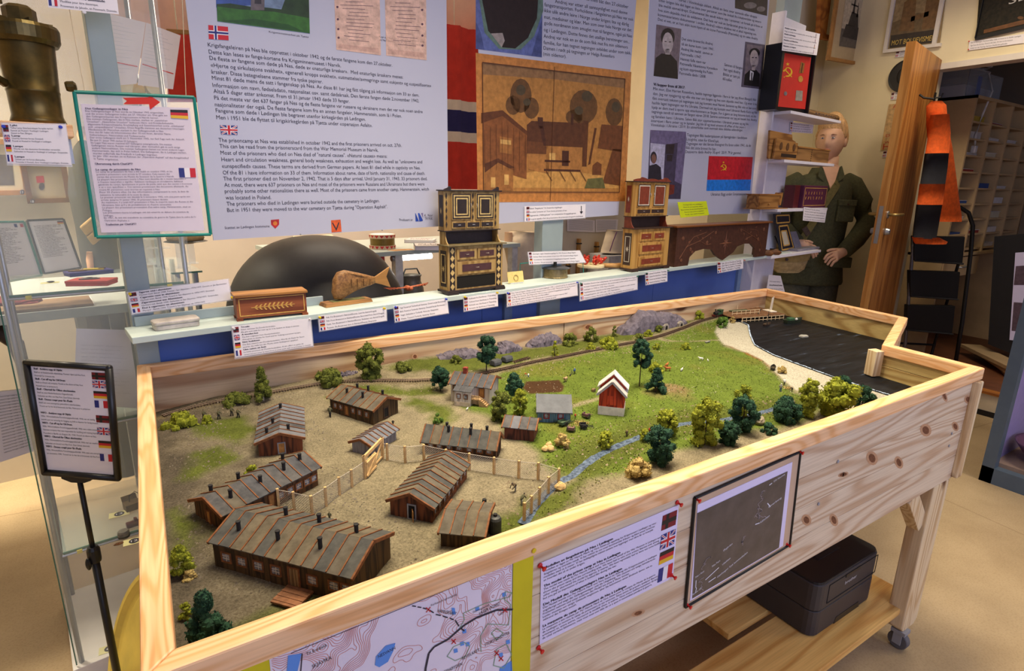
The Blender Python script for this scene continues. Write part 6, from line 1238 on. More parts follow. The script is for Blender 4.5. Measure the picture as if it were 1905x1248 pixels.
def cabinet(name,label,a,rz,W_,D_,hl,gap,hu,main,dark,inlay,accent,style):
 t=thing(name,label,'miniature cabinet',a,rz)
 z1=.010;hb=z1+hl
 for i in(0,W_-.03):MB().box(i-.008,i+.036,-.012,.018,0,z1).mk('foot',dark,t,bevel=.001)
 MB().box(-.006,W_+.006,-.008,D_+.003,z1*.6,z1+.004).mk('plinth',dark,t,bevel=.001)
 MB().box(0,W_,.0,D_,z1,hb).mk('lower_body',main,t)
 MB().box(-.006,W_+.012,-.010,D_+.003,hb,hb+.004).mk('counter',dark if style else mat('counter_wood',(110,96,66),.6,.15,40),t,bevel=.001)
 def frame(nm,P,u,w_,x0,x1,za,zb,th_,m_,o=.0008):
  mb=MB()
  for(xa,xb,zc,zd)in((x0,x1,za,za+th_),(x0,x1,zb-th_,zb),(x0,x0+th_,za,zb),(x1-th_,x1,za,zb)):mb.hexa([P(xa,zc,0),P(xb,zc,0),P(xb,zd,0),P(xa,zd,0)],[P(xa,zc,o),P(xb,zc,o),P(xb,zd,o),P(xa,zd,o)])
  return mb.mk(nm,m_,t)
 def panel(nm,P,x0,x1,za,zb,m_,o=.0004):return MB().hexa([P(x0,za,-.0005),P(x1,za,-.0005),P(x1,zb,-.0005),P(x0,zb,-.0005)],[P(x0,za,o),P(x1,za,o),P(x1,zb,o),P(x0,zb,o)]).mk(nm,m_,t)
 F=lambda x,z,o:(x,-o,z);S=lambda x,z,o:(-o,D_-x,z)
 def star(P,cx,cz,r,m_,o=.0012,n=8):
  mb=MB();pts=[(cx+(r if k%2==0 else r*.35)*sin(k*pi/n),cz+1.5*(r if k%2==0 else r*.35)*cos(k*pi/n))for k in range(2*n)]
  for k in range(2*n):mb.poly([P(cx,cz,o+.0004),P(*pts[k],o),P(*pts[(k+1)%(2*n)],o)])
  mb.mk('inlay_star',m_,t)
 panel('side_panel',S,D_*.16,D_*.84,z1+hl*.1,hb-hl*.1,dark);frame('side_inlay',S,0,0,D_*.26,D_*.74,z1+hl*.18,hb-hl*.18,.003,inlay,.0012);star(S,D_*.5,z1+hl*.5,D_*.16,inlay)
 def diamonds(z0,z1_,x0,x1,n):
  panel('stile_panel',F,x0,x1,z0,z1_,dark)
  mb=MB()
  for k in range(n):
   zc=z0+(z1_-z0)*(k+.5)/n;h2=(z1_-z0)/n*.46;xc=(x0+x1)/2;w2=(x1-x0)*.42;mb.poly([F(xc,zc-h2,.001),F(xc+w2,zc,.001),F(xc,zc+h2,.001),F(xc-w2,zc,.001)])
  mb.mk('stile_diamonds',inlay,t,kind='stuff')
 st=W_*.09
 if not style:
  for x0 in(W_*.03,W_*.88):diamonds(z1+.004,hb-.004,x0,x0+st,6)
 def drawer(x0,x1,za,zb):
  o=MB().box(x0,x1,-.004,.002,za,zb).mk('drawer',main,t,bevel=.0006)
  MB().box(x0+(x1-x0)*.12,x1-(x1-x0)*.12,-.0048,-.0038,za+(zb-za)*.22,zb-(zb-za)*.22).mk('drawer_inlay',accent,o)
  c_=(x0+x1)/2;MB().tube([(c_-.006,-.005,(za+zb)/2),(c_-.005,-.009,(za+zb)/2),(c_+.005,-.009,(za+zb)/2),(c_+.006,-.005,(za+zb)/2)],.0008,6).mk('handle',mat('bright_wire',(216,212,206),.3,0,metal=.8),o)
 xi0,xi1=W_*.15,W_*.86;xm=(xi0+xi1)/2
 drawer(xi0,xm-.002,z1+hl*.70,z1+hl*.93);drawer(xm+.003,xi1,z1+hl*.70,z1+hl*.93)
 drawer(xi0+.001,xi1-.001,z1+hl*.37,z1+hl*.65)
 if style:drawer(xi0+.001,xi1-.001,z1+hl*.06,z1+hl*.30)
 else:panel('niche_shade',F,xi0,xi1,z1+hl*.06,z1+hl*.33,hole_shade)  # niche is a near-black panel on the solid body, its shade painted in
 hg=hb+.004+gap
 for x0 in(.004,W_-.008):MB().prism([(.0+D_*.10,hb+.004),(D_,hb+.004),(D_,hg),(D_*.42,hg),(D_*.40,hb+.004+gap*.6),(D_*.28,hb+.004+gap*.25)],'x',x0,x0+.004).mk('cheek',main if not style else accent,t)
 MB().box(.006,W_-.006,D_*.92,D_,hb+.004,hg).mk('back_board',dark,t)
 yu=D_*.36
 MB().box(-.003,W_+.002,yu-.005,D_+.002,hg,hg+.003).mk('upper_floor',dark,t)
 MB().box(0,W_-.002,yu,D_,hg+.003,hg+hu).mk('upper_body',main,t)
 MB().box(-.006,W_+.004,yu-.008,D_+.003,hg+hu,hg+hu+.004).mk('cornice',dark,t,bevel=.0006)
 F2=lambda x,z,o:(x,yu-o,z);S2=lambda x,z,o:(-o,D_-x*.64,z)
 ww_=W_-.002;zu=hg+.003;hh_=hu-.003
 MB().hexa([S2(D_*.16,zu+hh_*.1,-.0005),S2(D_*.84,zu+hh_*.1,-.0005),S2(D_*.84,zu+hh_*.9,-.0005),S2(D_*.16,zu+hh_*.9,-.0005)],[S2(D_*.16,zu+hh_*.1,.0006),S2(D_*.84,zu+hh_*.1,.0006),S2(D_*.84,zu+hh_*.9,.0006),S2(D_*.16,zu+hh_*.9,.0006)]).mk('side_panel',accent if style else dark,t)
 star(S2,D_*.5,zu+hh_*.5,D_*.16,inlay)
 for i,(x0,x1)in enumerate(((ww_*.12,ww_*.47),(ww_*.55,ww_*.89))):
  dz0=zu+hh_*.27
  dr=MB().box(x0,x1,yu-.004,yu+.001,dz0,zu+hh_*.96).mk('door',main,t,bevel=.0006)
  m3=[dark,inlay,accent if style else dark,inlay,dark];q=.006
  for k in range(5 if not style else 3):
   d_=.003+k*q*.75
   if x0+d_<x1-d_-.002:MB().box(x0+d_,x1-d_,yu-.0046-k*.0003,yu-.003,dz0+d_,zu+hh_*.96-d_).mk('door_inlay',m3[k],dr)
  MB().tube([(x1-.003 if i==0 else x0+.003,yu-.0055,dz0+hh_*.30),(x1-.003 if i==0 else x0+.003,yu-.0085,dz0+hh_*.34),(x1-.003 if i==0 else x0+.003,yu-.0055,dz0+hh_*.42)],.0008,6).mk('door_handle',mat('bright_wire'),dr)
 nd=3 if not style else 2
 for k in range(nd):
  x0=ww_*.12+k*ww_*.77/nd+.001;x1=ww_*.12+(k+1)*ww_*.77/nd-.001
  o=MB().box(x0,x1,yu-.004,yu+.001,zu+hh_*.05,zu+hh_*.23).mk('drawer',main,t,bevel=.0005)
  MB().box(x0+.004,x1-.004,yu-.0048,yu-.0036,zu+hh_*.085,zu+hh_*.195).mk('drawer_inlay',dark,o);MB().box((x0+x1)/2-.005,(x0+x1)/2+.005,yu-.0066,yu-.0046,zu+hh_*.13,zu+hh_*.15).mk('handle',mat('bright_wire'),o)
 zt_=hg+hu+.004
 if not style:
  for x0 in(.004,W_-.028):MB().prism([(x0-.004,zt_),(x0+.024,zt_),(x0+.024,zt_+.010),(x0+.018,zt_+.012),(x0+.012,zt_+.007),(x0,zt_+.003)],'y',yu,yu+.006).mk('crest',dark,t)
  panel2=MB();
  for x0 in(ww_*.02,ww_*.485,ww_*.91):
   for k in range(5):zc=zu+hh_*(.1+.18*k+.06);h2=hh_*.085;panel2 .poly([(x0+.004,yu-.0012,zc-h2),(x0+.0075,yu-.0012,zc),(x0+.004,yu-.0012,zc+h2),(x0+.0005,yu-.0012,zc)])
  panel2 .mk('stile_diamonds',dark,t,kind='stuff')
 else:
  pr_=[];n=24
  for k in range(n+1):u=k/n;pr_.append((u*W_,zt_+.006+.006*abs(sin(u*pi*3))+(.006 if .2<u<.34 or .8<u<.94 else 0)))
  MB().prism([(0,zt_)]+pr_+[(W_,zt_)],'y',yu-.004,yu+.001).mk('crest',accent,t)
 return t
tanw=wood('tan_marquetry',(176,146,92),(140,108,60),2,20,.5,False);dk_in=mat('dark_inlay',(44,34,34),.5,.1,60);straw2=mat('straw_gold',(196,168,110),.5,.12,80)
a,rz,ln,k=on_shelf((834,549),(934,537))
cabinet('miniature_cabinet','tall miniature cabinet with black and straw geometric inlay',a,rz,ln,.058,84*k,24*k,72*k,tanw,dk_in,straw2,mat('inlay_plum',(74,46,50),.5,.1),0)
yel=wood('yellow_wood',(198,154,84),(164,118,56),2,20,.5,False);rdp=mat('red_brown_panel',(126,56,36),.5,.12,60)
a,rz,ln,k=on_shelf((1174,506),(1240,498))
cabinet('miniature_cabinet','miniature cabinet of yellow wood with red-brown panels and scalloped crest',a,rz,ln,.062,74*k,20*k,62*k,yel,mat('dark_brown_edge',(58,40,34),.5,.1),mat('pale_inlay',(206,196,176),.5,.1),rdp,1)
a,rz,ln,k=on_shelf((946,529),(975,526))
t=thing('ring_card','finger ring on a yellowed handwritten card in a clear stand','ring',a,rz)
MB().hexa([(0,.002,.004),(ln,.002,.004),(ln,.012,.046),(0,.012,.046)],[(0,.001,.0042),(ln,.001,.0042),(ln,.011,.0462),(0,.011,.0462)]).mk('card',mat('yellowed_card',(216,192,120),.8,.06,60),t)
MB().box(ln*.1,ln*.9,-.004,.010,0,.002).box(ln*.1,ln*.9,-.004,-.003,0,.006).mk('clear_stand',glass('clear_acrylic',(230,236,236),.3),t)
R_=.013;MB().tube([(ln*.5+R_*cos(q)*.8,.0+.006*(sin(q)+1)*.5,.022+R_*sin(q)*.8)for q in np.linspace(0,6.283,19)],.0009,6).mk('ring',mat('brass_ring',(150,128,70),.35,.05,metal=.8),t,smooth=True)
a,rz,ln,k=on_shelf((1014,517),(1057,515));c=a+NA([cos(rz),sin(rz),0])*ln/2+SN*.012
t=thing('ashtray','round brass shell-case ashtray with black knobbed lid','ashtray',c);br=mat('aged_brass',(136,120,84),.4,.2,50,metal=.5,bump=.1)
MB().lathe([(ln/2,0),(ln/2+.002,.003),(ln/2-.001,.006),(ln/2-.002,.037),(ln/2-.004,.039)],28).mk('bowl',br,t,smooth=False)
MB().lathe([(ln/2+.008,.0385),(ln/2+.009,.040),(ln/2-.008,.044),(.008,.045)],28).mk('rim_plate',mat('dark_metal',(60,62,62),.35,.1,40,metal=.6),t);MB().lathe([(.007,.044),(.007,.062),(.004,.064)],14).mk('knob',pipe_bk,t)
SHP=Plane(Sp(0,-.012,0),SX)
card('wide label sheet standing behind the ashtray',[(982,469),(1078,466),(1089,488),(985,492)],[('Askebeger. Laget i Sovjetisk krigsfange fra 1943. Donert av Børge Nygård',.9,0),('Ashtray. Made Soviet prisoner of war from 1943. Donated by Børge Nygård.',.92,0),('Aschenbecher. Von sowjetischem Kriegsgefangenen hergestellt. Gespendet.',.85,0),('Cendrier. Fait par prisonnier de guerre soviétique. Don de Børge Nygård.',.9,0)],[],SHP,h=2.4,lx=.08)
t=thing('green_sleeve','dark green edged plastic sleeve behind the ashtray label','plastic sleeve',Sp(*[Suv(975,505)[0],-.006,ZS]));
uL,zL=Suv(966,490);mb=MB().tube([Sp(uL,-.005,ZS+.001),Sp(uL,-.005,zL),Sp(Suv(1082,485)[0],-.005,zL+.002),Sp(Suv(1085,485)[0],-.005,ZS+.001)],.0016,6);mb.mk('green_edge',mat('teal_plastic',(20,130,118),.4,.03),t,True)
a,rz,ln,k=on_shelf((1080,504),(1138,499));c=a+NA([cos(rz),sin(rz),0])*ln/2+SN*.036
t=thing('pecking_hens_toy','round wooden paddle toy with red spotted pecking hens and handle','toy',c,rz);t.scale=(1.75,1.75,1.75)
MB().lathe([(.034,0.004),(.036,.006),(.036,.011),(.034,.013)],28).mk('paddle',mat('pale_toy_wood',(226,206,160),.6,.05,40),t)
MB().tube([(.030,-.008,.008),(.060,-.030,.008),(.085,-.040,.009)],[.006,.0065,.0075],12).mk('handle',mat('handle_wood',(208,160,96),.5,.06,40),t,smooth=True)
hr_=mat('hen_red',(196,48,30),.4,.05);hy_=mat('hen_spot',(236,214,150),.5,0);hk_=mat('hen_dark',(40,24,20),.5,0)
for q in range(6):
 an=q*pi/3+.3;x,y=.026*cos(an),.024*sin(an);d=NA([cos(an),sin(an),0]);P=NA([x,y,.013])
 bd=MB().ball(P+(0,0,.009),(.0085,.0075,.0085),10,7).ball(P-d*.008+NA([0,0,.017]),(.004,.0038,.0044),8,6).tube([P+d*.006+NA([0,0,.011]),P+d*.015+NA([0,0,.019])],[.005,.003],6).mk('hen',hr_,t,smooth=True)
 mb=MB();[mb.ball(P+NA([.0076*cos(s_)*.9,.0068*sin(s_),.009+.004*sin(3*s_)]),.0016,6,4)for s_ in(0,1.2,2.4,3.6,4.8)];mb.mk('spots',hy_,bd,kind='stuff')
 MB().tube([P-d*.011+NA([0,0,.017]),P-d*.016+NA([0,0,.015])],[.0014,.0004],5).mk('beak',hk_,bd)
mb=MB();[mb.ball((.014*cos(s_),.013*sin(s_),.0130),(.004,.003,.0012),7,4)for s_ in(0,1,2,3,4,5)];mb.mk('painted_grain',mat('toy_green',(120,140,60),.6),t,kind='stuff')
a,rz,ln,k=on_shelf((1254,497),(1423,476));hh=72*k
t=thing('carved_console','dark carved wooden console with flower relief and arched apron','console',a,rz)
cw=mat('carved_dark_wood',(84,50,36),.55,.18,50,c2=(62,36,26));cr_=mat('carved_relief',(118,72,48),.5,.15,60)
pr_=[(0,0),(ln*.13,0),(ln*.14,hh*.22),(ln*.19,hh*.36),(ln*.27,hh*.40),(ln*.36,hh*.36),(ln*.40,hh*.20),(ln*.45,hh*.10),(ln*.49,hh*.03),(ln*.54,hh*.12),(ln*.60,hh*.22),(ln*.64,hh*.38),(ln*.72,hh*.44),(ln*.80,hh*.42),(ln*.86,hh*.26),(ln*.87,0),(ln,0),(ln,hh),(0,hh)]
MB().prism(pr_,'y',0,.012).mk('front_panel',cw,t)
for x0 in(0,ln-.012):MB().box(x0,x0+.012,.012,.075,0,hh).mk('side_panel',cw,t)
MB().box(-.022,ln+.018,-.014,.082,hh,hh+.010).mk('top_board',wood('console_top',(128,76,38),(92,50,26),0,12,.35,False),t,bevel=.004)
def flower(x,z,r):
 mb=MB()
 for q in range(8):an=q*pi/4;mb.ball((x+r*.62*cos(an),-.0005,z+r*.62*sin(an)),(r*.32,.0022,r*.32),7,4)
 mb.ball((x,-.001,z),(r*.34,.003,r*.34),8,5);mb.mk('carved_flower',cr_,t,smooth=True)
for fx,fz,r_ in((.06,.72,.011),(.14,.30+.12,.010),(.16,.34,.009),(.30,.56,.011),(.38,.82,.010),(.66,.84,.010),(.74,.58,.009),(.88,.54,.011),(.94,.82,.011),(.92,.20,.009),(.06,.16,.009)):flower(fx*ln,fz*hh,r_)
mb=MB()
for q in range(8):
 an=q*pi/4;l_=hh*(.34 if q%2==0 else .17);c0=(ln*.5,hh*.5);b1=.008
 mb.add([(c0[0]+l_*cos(an),-.0006,c0[1]+l_*sin(an)),(c0[0]+b1*cos(an+.8),-.0006,c0[1]+b1*sin(an+.8)),(c0[0]+b1*cos(an-.8),-.0006,c0[1]+b1*sin(an-.8)),(c0[0],-.004,c0[1])],[(0,1,3),(0,3,2)])
mb.mk('carved_star',cr_,t)
mb=MB()
for pts in([(.04,.2),(.10,.5),(.22,.62),(.36,.86)],[(.10,.5),(.16,.74),(.28,.84)],[(.22,.62),(.30,.50),(.34,.52)],[(.95,.2),(.90,.5),(.80,.66),(.64,.90)],[(.90,.5),(.86,.8),(.76,.86)],[(.80,.66),(.72,.56)]):mb.tube([(p[0]*ln,-.0004,p[1]*hh)for p in pts],.0014,6)
for(x,z,an)in((.12,.62,.6),(.20,.72,2.4),(.25,.70,.3),(.33,.68,1.5),(.86,.64,2.2),(.78,.76,.8),(.70,.72,2.0),(.84,.9,.4),(.22,.9,.2)):mb.ball((x*ln,-.0004,z*hh),(.008,.0016,.0035),8,4,Matrix.Rotation(-an,3,'Y'))
mb.mk('carved_vine',cr_,t,kind='stuff')
P0=TM[t.name]@Vector((ln*.10,.020,hh+.010));NP=Plane(tuple(P0),(cos(rz),sin(rz),0))
Q=[(1260,376),(1314,374),(1319,400),(1266,405)]
nt_=thing('yellow_notice','bright yellow please-do-not-touch notice standing on the console','notice',NP.hit(1292,404))
MB().slab([NP.pt(*NP.ab(*Q[q]),.001)for q in(3,2,1,0)],NP.n,.001).mk('card',mat('acid_yellow',(206,220,20),.6,.02),nt_,True);mb=MB()
for q,s_ in enumerate(('Vennligst ikke rør utstillingen!','Please do not touch the exhibit!','Bitte berühren Sie das Ausstellungsstück nicht!','Merci de ne pas toucher à l\'exposition!','Tack, var snäll museet!')):txt(mb,NP,s_,bil(Q,.16 if q!=2 else .06,.22+.16*q),bil(Q,.84 if q!=2 else .96,.22+.16*q),2.0,.0014)
mb.mk('lettering',INK(),nt_,True)
u0,_=Suv(425,520,.30);u1,_=Suv(748,530,.30);_,zt_=Suv(592,441,.30)
r_=(u1-u0)/2;t=thing('mine_casing','large black rounded metal casing behind the shelf','casing',Sp((u0+u1)/2,.36,0),TH)
rub=mat('black_casing',(44,43,45),.5,.25,9,c2=(28,28,30),bump=.1);zc=zt_-.30
prf=[(r_*cos(q)**.85 if q<1.55 else .004,zc+.30*sin(q))for q in np.linspace(0,pi/2,16)]
MB().lathe([(r_*.96,zc-.30),(r_,zc-.10)]+prf,40).mk('dome',rub,t,smooth=True);MB().lathe([(r_*.6,.0),(r_*.6,zc-.295)],24).mk('stand',mat('dark_stand',(50,48,48),.7),t)
MB().lathe([(r_+.001,zc-.06),(r_+.004,zc-.055),(r_+.004,zc-.045),(r_+.001,zc-.04)],40).mk('seam_band',rub,t)
# left: glass showcase and what is around it
metal=mat('brushed_steel',(168,170,172),.35,.04,30,metal=.7);gedge=mat('green_glass_edge',(70,112,96),.2,.05,alpha=.85);clear=glass('clear_glass')
SC_U0,SC_U1,SC_V0,SC_V1=-.275,.135,.062,.44
sc=thing('glass_showcase','tall glass showcase with steel posts left of the model table','showcase',Sp((SC_U0+SC_U1)/2,(SC_V0+SC_V1)/2,0),TH)
sbx(SC_U0-.01,SC_U1,SC_V0-.012,SC_V1+.01,0,.05).mk('base',mat('white_laminate',(226,222,216),.4,.02),sc,True,bevel=.002)
for u in(SC_U0+.012,SC_U1-.012):
 for v in(SC_V0+.012,SC_V1-.012):MB().tube([Sp(u,v,.05),Sp(u,v,1.95)],.0065,10).mk('steel_post',metal,sc,True,smooth=True)
sbx(SC_U0,SC_U1,SC_V0,SC_V0+.004,.055,1.94).mk('glass_pane',clear,sc,True);sbx(SC_U0,SC_U0+.004,SC_V0+.006,SC_V1,.055,1.94).mk('glass_pane',clear,sc,True);sbx(SC_U0,SC_U1,SC_V1-.004,SC_V1,.055,1.94).mk('glass_pane',clear,sc,True)
for u,v in((SC_U0-.0015,SC_V0-.0012),(SC_U0-.0015,SC_V1)):sbx(u,u+.003,v,v+.003,.055,1.94).mk('glass_edge',gedge,sc,True)
SH=[]
for px in((128,1022),(150,790),(110,541)):
 z=Suv(px[0],px[1],SC_V0+.02)[1];SH.append(z)
 s_=sbx(SC_U0+.02,SC_U1-.02,SC_V0+.014,SC_V1-.014,z-.006,z).mk('glass_shelf',glass('shelf_glass',(214,232,224),.18),sc,True)
 sbx(SC_U0+.02,SC_U1-.02,SC_V0+.010,SC_V0+.014,z-.006,z).mk('shelf_edge',gedge,s_,True)
 MB().tube([Sp(SC_U0+.012,SC_V0+.012,z-.010),Sp(SC_U1-.012,SC_V0+.012,z-.010)],.004,8).mk('shelf_rod',metal,sc,True)
 for q in(.12,.85):u=SC_U0+(SC_U1-SC_U0)*q;sbx(u,u+.012,SC_V0+.006,SC_V0+.02,z-.014,z-.004).mk('tape_tab',mat('yellow_tape',(206,190,80),.5),sc,True)
z0,z1,z2=SH
def num(txt_,px,z,lb):
 P=onz(*px,z+.0008);t=thing('number_tag',lb,'number tag',P,0,'number tags in the showcase')
 MB().box(-.026,.026,-.016,.016,0,.0006).mk('yellow_card',mat('pale_yellow_card',(226,220,160),.7,.02),t);MB().lathe([(.013,.0007),(.013,.0010)],24).mk('black_disc',INK(),t)
 mb=MB();fl=Plane(tuple(P+(0,0,.0013)),(1,0,0),(0,1,0));txt(mb,fl,txt_,(-.008,-.005),(.008,-.005),.010,.0,2,space='m');mb.mk('digits',mat('white_ink'),t,True)
num('13',(222,956),z0,'number tag reading 13 beside the small open box');num('12',(250,1006),z0,'number tag reading 12 beside the grey plug');num('6',(204,1206),.05,'number tag on the white showcase base')
P=onz(238,950,z0);t=thing('fuse_box','small brown open box with wire on the lower glass shelf','box',P,.3);bmx=mat('dark_tan_metal',(104,84,52),.6,.15,50)
MB().box(-.006,.034,-.012,.022,0,.022).mk('box_body',bmx,t);MB().hexa([(-.006,.022,.022),(.034,.022,.022),(.034,.030,.036),(-.006,.030,.036)],[(-.006,.0235,.022),(.034,.0235,.022),(.034,.0315,.036),(-.006,.0315,.036)]).mk('lid',bmx,t);MB().tube([(.01,.01,.02),(.012,.012,.04),(.03,.02,.046),(.036,.01,.04)],.0012,5).mk('wire',pipe_bk,t)
P=onz(248,980,z0);t=thing('bakelite_switch','dark red bakelite cylinder lying on the lower glass shelf','switch',P,.2);MB().lathe([(.009,0),(.010,.002),(.010,.030),(.007,.034)],18,(-.016,0,.010),(1,0,0)).mk('barrel',mat('bakelite',(86,36,26),.3,.1,40),t);MB().box(.004,.012,-.006,.006,.018,.026).mk('lever',mat('bakelite'),t)
P=onz(231,999,z0);t=thing('threaded_plug','grey drum-shaped threaded plug on the lower glass shelf','plug',P);MB().lathe([(.0135,0),(.0145,.003),(.0145,.016),(.012,.021),(.004,.022)],20).mk('cap_body',mat('dull_grey',(112,108,100),.6,.1,40),t,smooth=False);MB().lathe([(.0152,.004),(.0152,.007)],20).mk('band',mat('dark_metal'),t)
P=onz(221,1012,z0);t=thing('rust_fragment','rusty brown metal fragment before the grey plug','fragment',P);MB().prism([(-.012,-.003),(.0,-.006),(.012,-.002),(.010,.004),(-.006,.006)],'z',0,.003).mk('flake',mat('rust',(110,72,44),.9,.3,90),t,bevel=.0008);MB().lathe([(.0015,.003),(.0015,.005)],8).mk('rivet',mat('rust'),t)
def sbox_thing(name,label,px_l,px_r,z,d_,h_,m_,cat,lidm=None):
 a,b=onz(*px_l,z),onz(*px_r,z);dd=b-a;ln=float(NO(dd));t=thing(name,label,cat,a,math.atan2(dd[1],dd[0]))
 MB().box(0,ln,0,d_,0,h_*.48).mk('box_base',m_,t,bevel=.001);MB().box(-.0008,ln+.0008,-.0008,d_+.0008,h_*.5,h_).mk('lid',lidm or m_,t,bevel=.001);return t,ln
rb,ln=sbox_thing('red_box','flat red presentation box on the upper glass shelf',(122,533),(200,532),z2,.06,.014,mat('red_box',(186,56,40),.6,.06,30),'box')
bb,ln2=sbox_thing('blue_box','flat dark blue box behind the red box',(131,516),(212,508),z2,.05,.012,mat('blue_box',(52,46,118),.6,.06,30),'box')
P=TM[rb.name]@Vector((ln*.45,.03,.0142));t=thing('dark_badge','dark oval badge lying on the red box','badge',tuple(P));MB().lathe([(.018,0),(.018,.002),(.012,.004)],16,sx=1.3,sy=.5).mk('plate',mat('dark_bronze',(70,52,38),.4,.2,60),t);MB().ball((0,0,.004),(.008,.005,.002),8,5).mk('boss',mat('dark_bronze'),t)
P=TM[bb.name]@Vector((ln2*.62,.025,.0122));t=thing('yellow_badge','yellow enamel badge with tabs lying on the blue box','badge',tuple(P));MB().rbox((0,0,.002),(.05,.018,.004),.006).mk('plate',mat('yellow_enamel',(214,186,30),.4,.05),t);MB().box(.012,.03,-.004,.004,.003,.006).mk('tab',mat('dark_bronze'),t)
P=TM[bb.name]@Vector((ln2*.25,.025,.0122));t=thing('bronze_disc','bronze coloured oval disc at the left end of the blue box','badge',tuple(P));MB().lathe([(.016,0),(.016,.003),(.010,.004)],16,sx=1.4,sy=.6).mk('plate',mat('bronze',(120,92,56),.4,.1,metal=.3),t);MB().lathe([(.005,.004),(.004,.006)],10).mk('boss',mat('bronze'),t)
P=onz(93,526,z2);t=thing('yellow_slip','pale yellow slip with a small black badge','slip',P,.1);MB().box(-.02,.02,-.012,.012,0,.0006).mk('paper',mat('pale_yellow_card'),t);MB().ball((.002,0,.003),(.009,.005,.002),10,5).mk('badge',INK(),t)
TZ=Suv(60,575,.50)[1]-.01
tb=thing('side_table','grey topped side table behind the glass showcase','table',Sp(-.75,.85,0),TH)
sbx(-1.7,.10,.50,1.25,TZ-.03,TZ).mk('table_top',mat('grey_table',(166,172,168),.5,.04),tb,True,bevel=.002)
for u in(-1.6,.04):
 for v in(.56,1.2):sbx(u-.025,u+.025,v-.025,v+.025,0,TZ-.03).mk('leg',mat('grey_table_leg',(120,124,126),.5),tb,True)
def lean_sheet(label,q,v,edge,fl,rows=22,name='framed_sheet'):
 pl=Plane(Sp(0,v,0),SX);t=thing(name,label,'framed sheet',pl.hit(*bil(q,.5,1)),0,'framed sheets on the side table')
 MB().slab([pl.pt(*pl.ab(*q[k]),0)for k in(3,2,1,0)],pl.n,.002).mk('paper',pap(),t,True);mb=MB()
 for k in range(4):mb.tube([pl.pt(*pl.ab(*q[k]),.001),pl.pt(*pl.ab(*q[(k+1)%4]),.001)],.0035,6)
 mb.mk('edge_frame',edge,t,True);mb=MB();r_=random.Random(len(label))
 words='uniform og utstyr fra krigens dager ble funnet i skogen ved Nes og gitt til museet'
 for k in range(rows):t_=.12+.62*k/rows;txt(mb,pl,words[r_.randint(0,20):][:r_.randint(30,60)],bil(q,.12,t_),bil(q,r_.uniform(.6,.9),t_),2.2,.0008)
 mb.mk('lettering',INK(),t,True,kind='stuff');flag(pl,fl,[bil(q,.80,.04),bil(q,.96,.04),bil(q,.96,.10),bil(q,.80,.10)],t,.0012);return t
teal=mat('teal_plastic');blackp=mat('black_plastic')
lean_sheet('text sheet with teal edge leaning at the far left',[(-60,414),(45,412),(78,512),(-20,530)],.60,teal,'fr');lean_sheet('text sheet with black edge leaning on the side table',[(50,410),(118,407),(151,498),(82,509)],.62,blackp,'de')
P=Sp(*[Suv(40,545,.55)[0],.55,TZ]);t=thing('leather_folder','brown leather folder lying on the side table','folder',P,TH);MB().box(-.16,.17,-.04,.12,0,.010).mk('cover',mat('brown_leather',(126,98,66),.6,.1,30),t,bevel=.003);MB().box(-.15,.172,-.035,.115,.003,.007).mk('pages',pap(),t)
P=Sp(*[Suv(10,540,.62)[0],.64,TZ]);t=thing('red_cloth','crumpled dark red checked cloth on the side table','cloth',P,0);s_=MB().ball((0,0,.012),(.085,.04,.018),18,8);s_.v=[tuple(NA(v)+np.random.RandomState(i).normal(0,.0025,3))for i,v in enumerate(s_.v)];s_.mk('cloth',mat('red_check',(120,44,48),.9,.3,70),t,smooth=True);MB().ball((.05,-.02,.008),(.03,.02,.01),10,6).mk('fold',mat('red_check'),t,smooth=True)
pl=Plane(Sp(0,SC_V0+.05,0),SX);q=[(142,611),(240,614),(262,760),(137,752)]
t=thing('hanging_paper','white text page seen from behind inside the showcase','sheet',pl.hit(195,756));MB().slab([pl.pt(*pl.ab(*q[k]),0)for k in(3,2,1,0)],pl.n,.0008).mk('paper',mat('translucent_paper',(206,204,208),.7,.02),t,True);mb=MB()
for k in range(13):txt(mb,pl,'spor etter fangene i leiren ved fjorden'[:20+k%7*3],bil(q,.10,.22+.05*k),bil(q,.88-(k%3)*.1,.22+.05*k),2.2,.0008)
mb.mk('show_through',mat('faint_grey_ink',(176,174,180),.7,0),t,True,kind='stuff')
pl=Plane(Sp(0,.75,0),SX);t=thing('leaning_board','white text board leaning at the left edge behind the showcase','board',pl.hit(20,850),0);q=[(-120,742),(42,724),(66,838),(-120,900)]
MB().slab([pl.pt(*pl.ab(*q[k]),0)for k in(3,2,1,0)],pl.n,.01).mk('board',pap(),t,True);mb=MB();[txt(mb,pl,'kulturminner fra krigen i Lødingen og omegn',bil(q,.70,.08+.045*k),bil(q,.97,.08+.045*k),2.4,.0012)for k in range(19)];mb.mk('lettering',INK(),t,True,kind='stuff')
P=Sp(Suv(25,640,.70)[0],.70,TZ-.35);t=thing('rifle','old dark rifle leaning below the side table','rifle',(P[0],P[1],0));a,b,c=[Plane(Sp(0,.70,0),SX).hit(*p)for p in((-20,600),(30,640),(56,720))];MB().tube([a,b,c],[.03,.022,.012],8).mk('stock',mat('dark_stock',(58,44,36),.5,.1,30),t,True,smooth=True);MB().tube([c,c+(c-b)*1.2],[.009,.008],8).mk('barrel',mat('dark_metal'),t,True)
d_=1.25;FR=[(50,674),(203,684),(220,889),(84,878)]
pc=atd(135,780,d_);vx=CR[0]*NA([1,1,0]);vx=vx/NO(vx);SP_=Plane(tuple(pc),vx,(0,0,1))
st=thing('sign_stand','black floor stand holding a framed text sheet with eight flags','sign stand',(SP_.hit(205,1250)[0],SP_.hit(205,1250)[1],0))
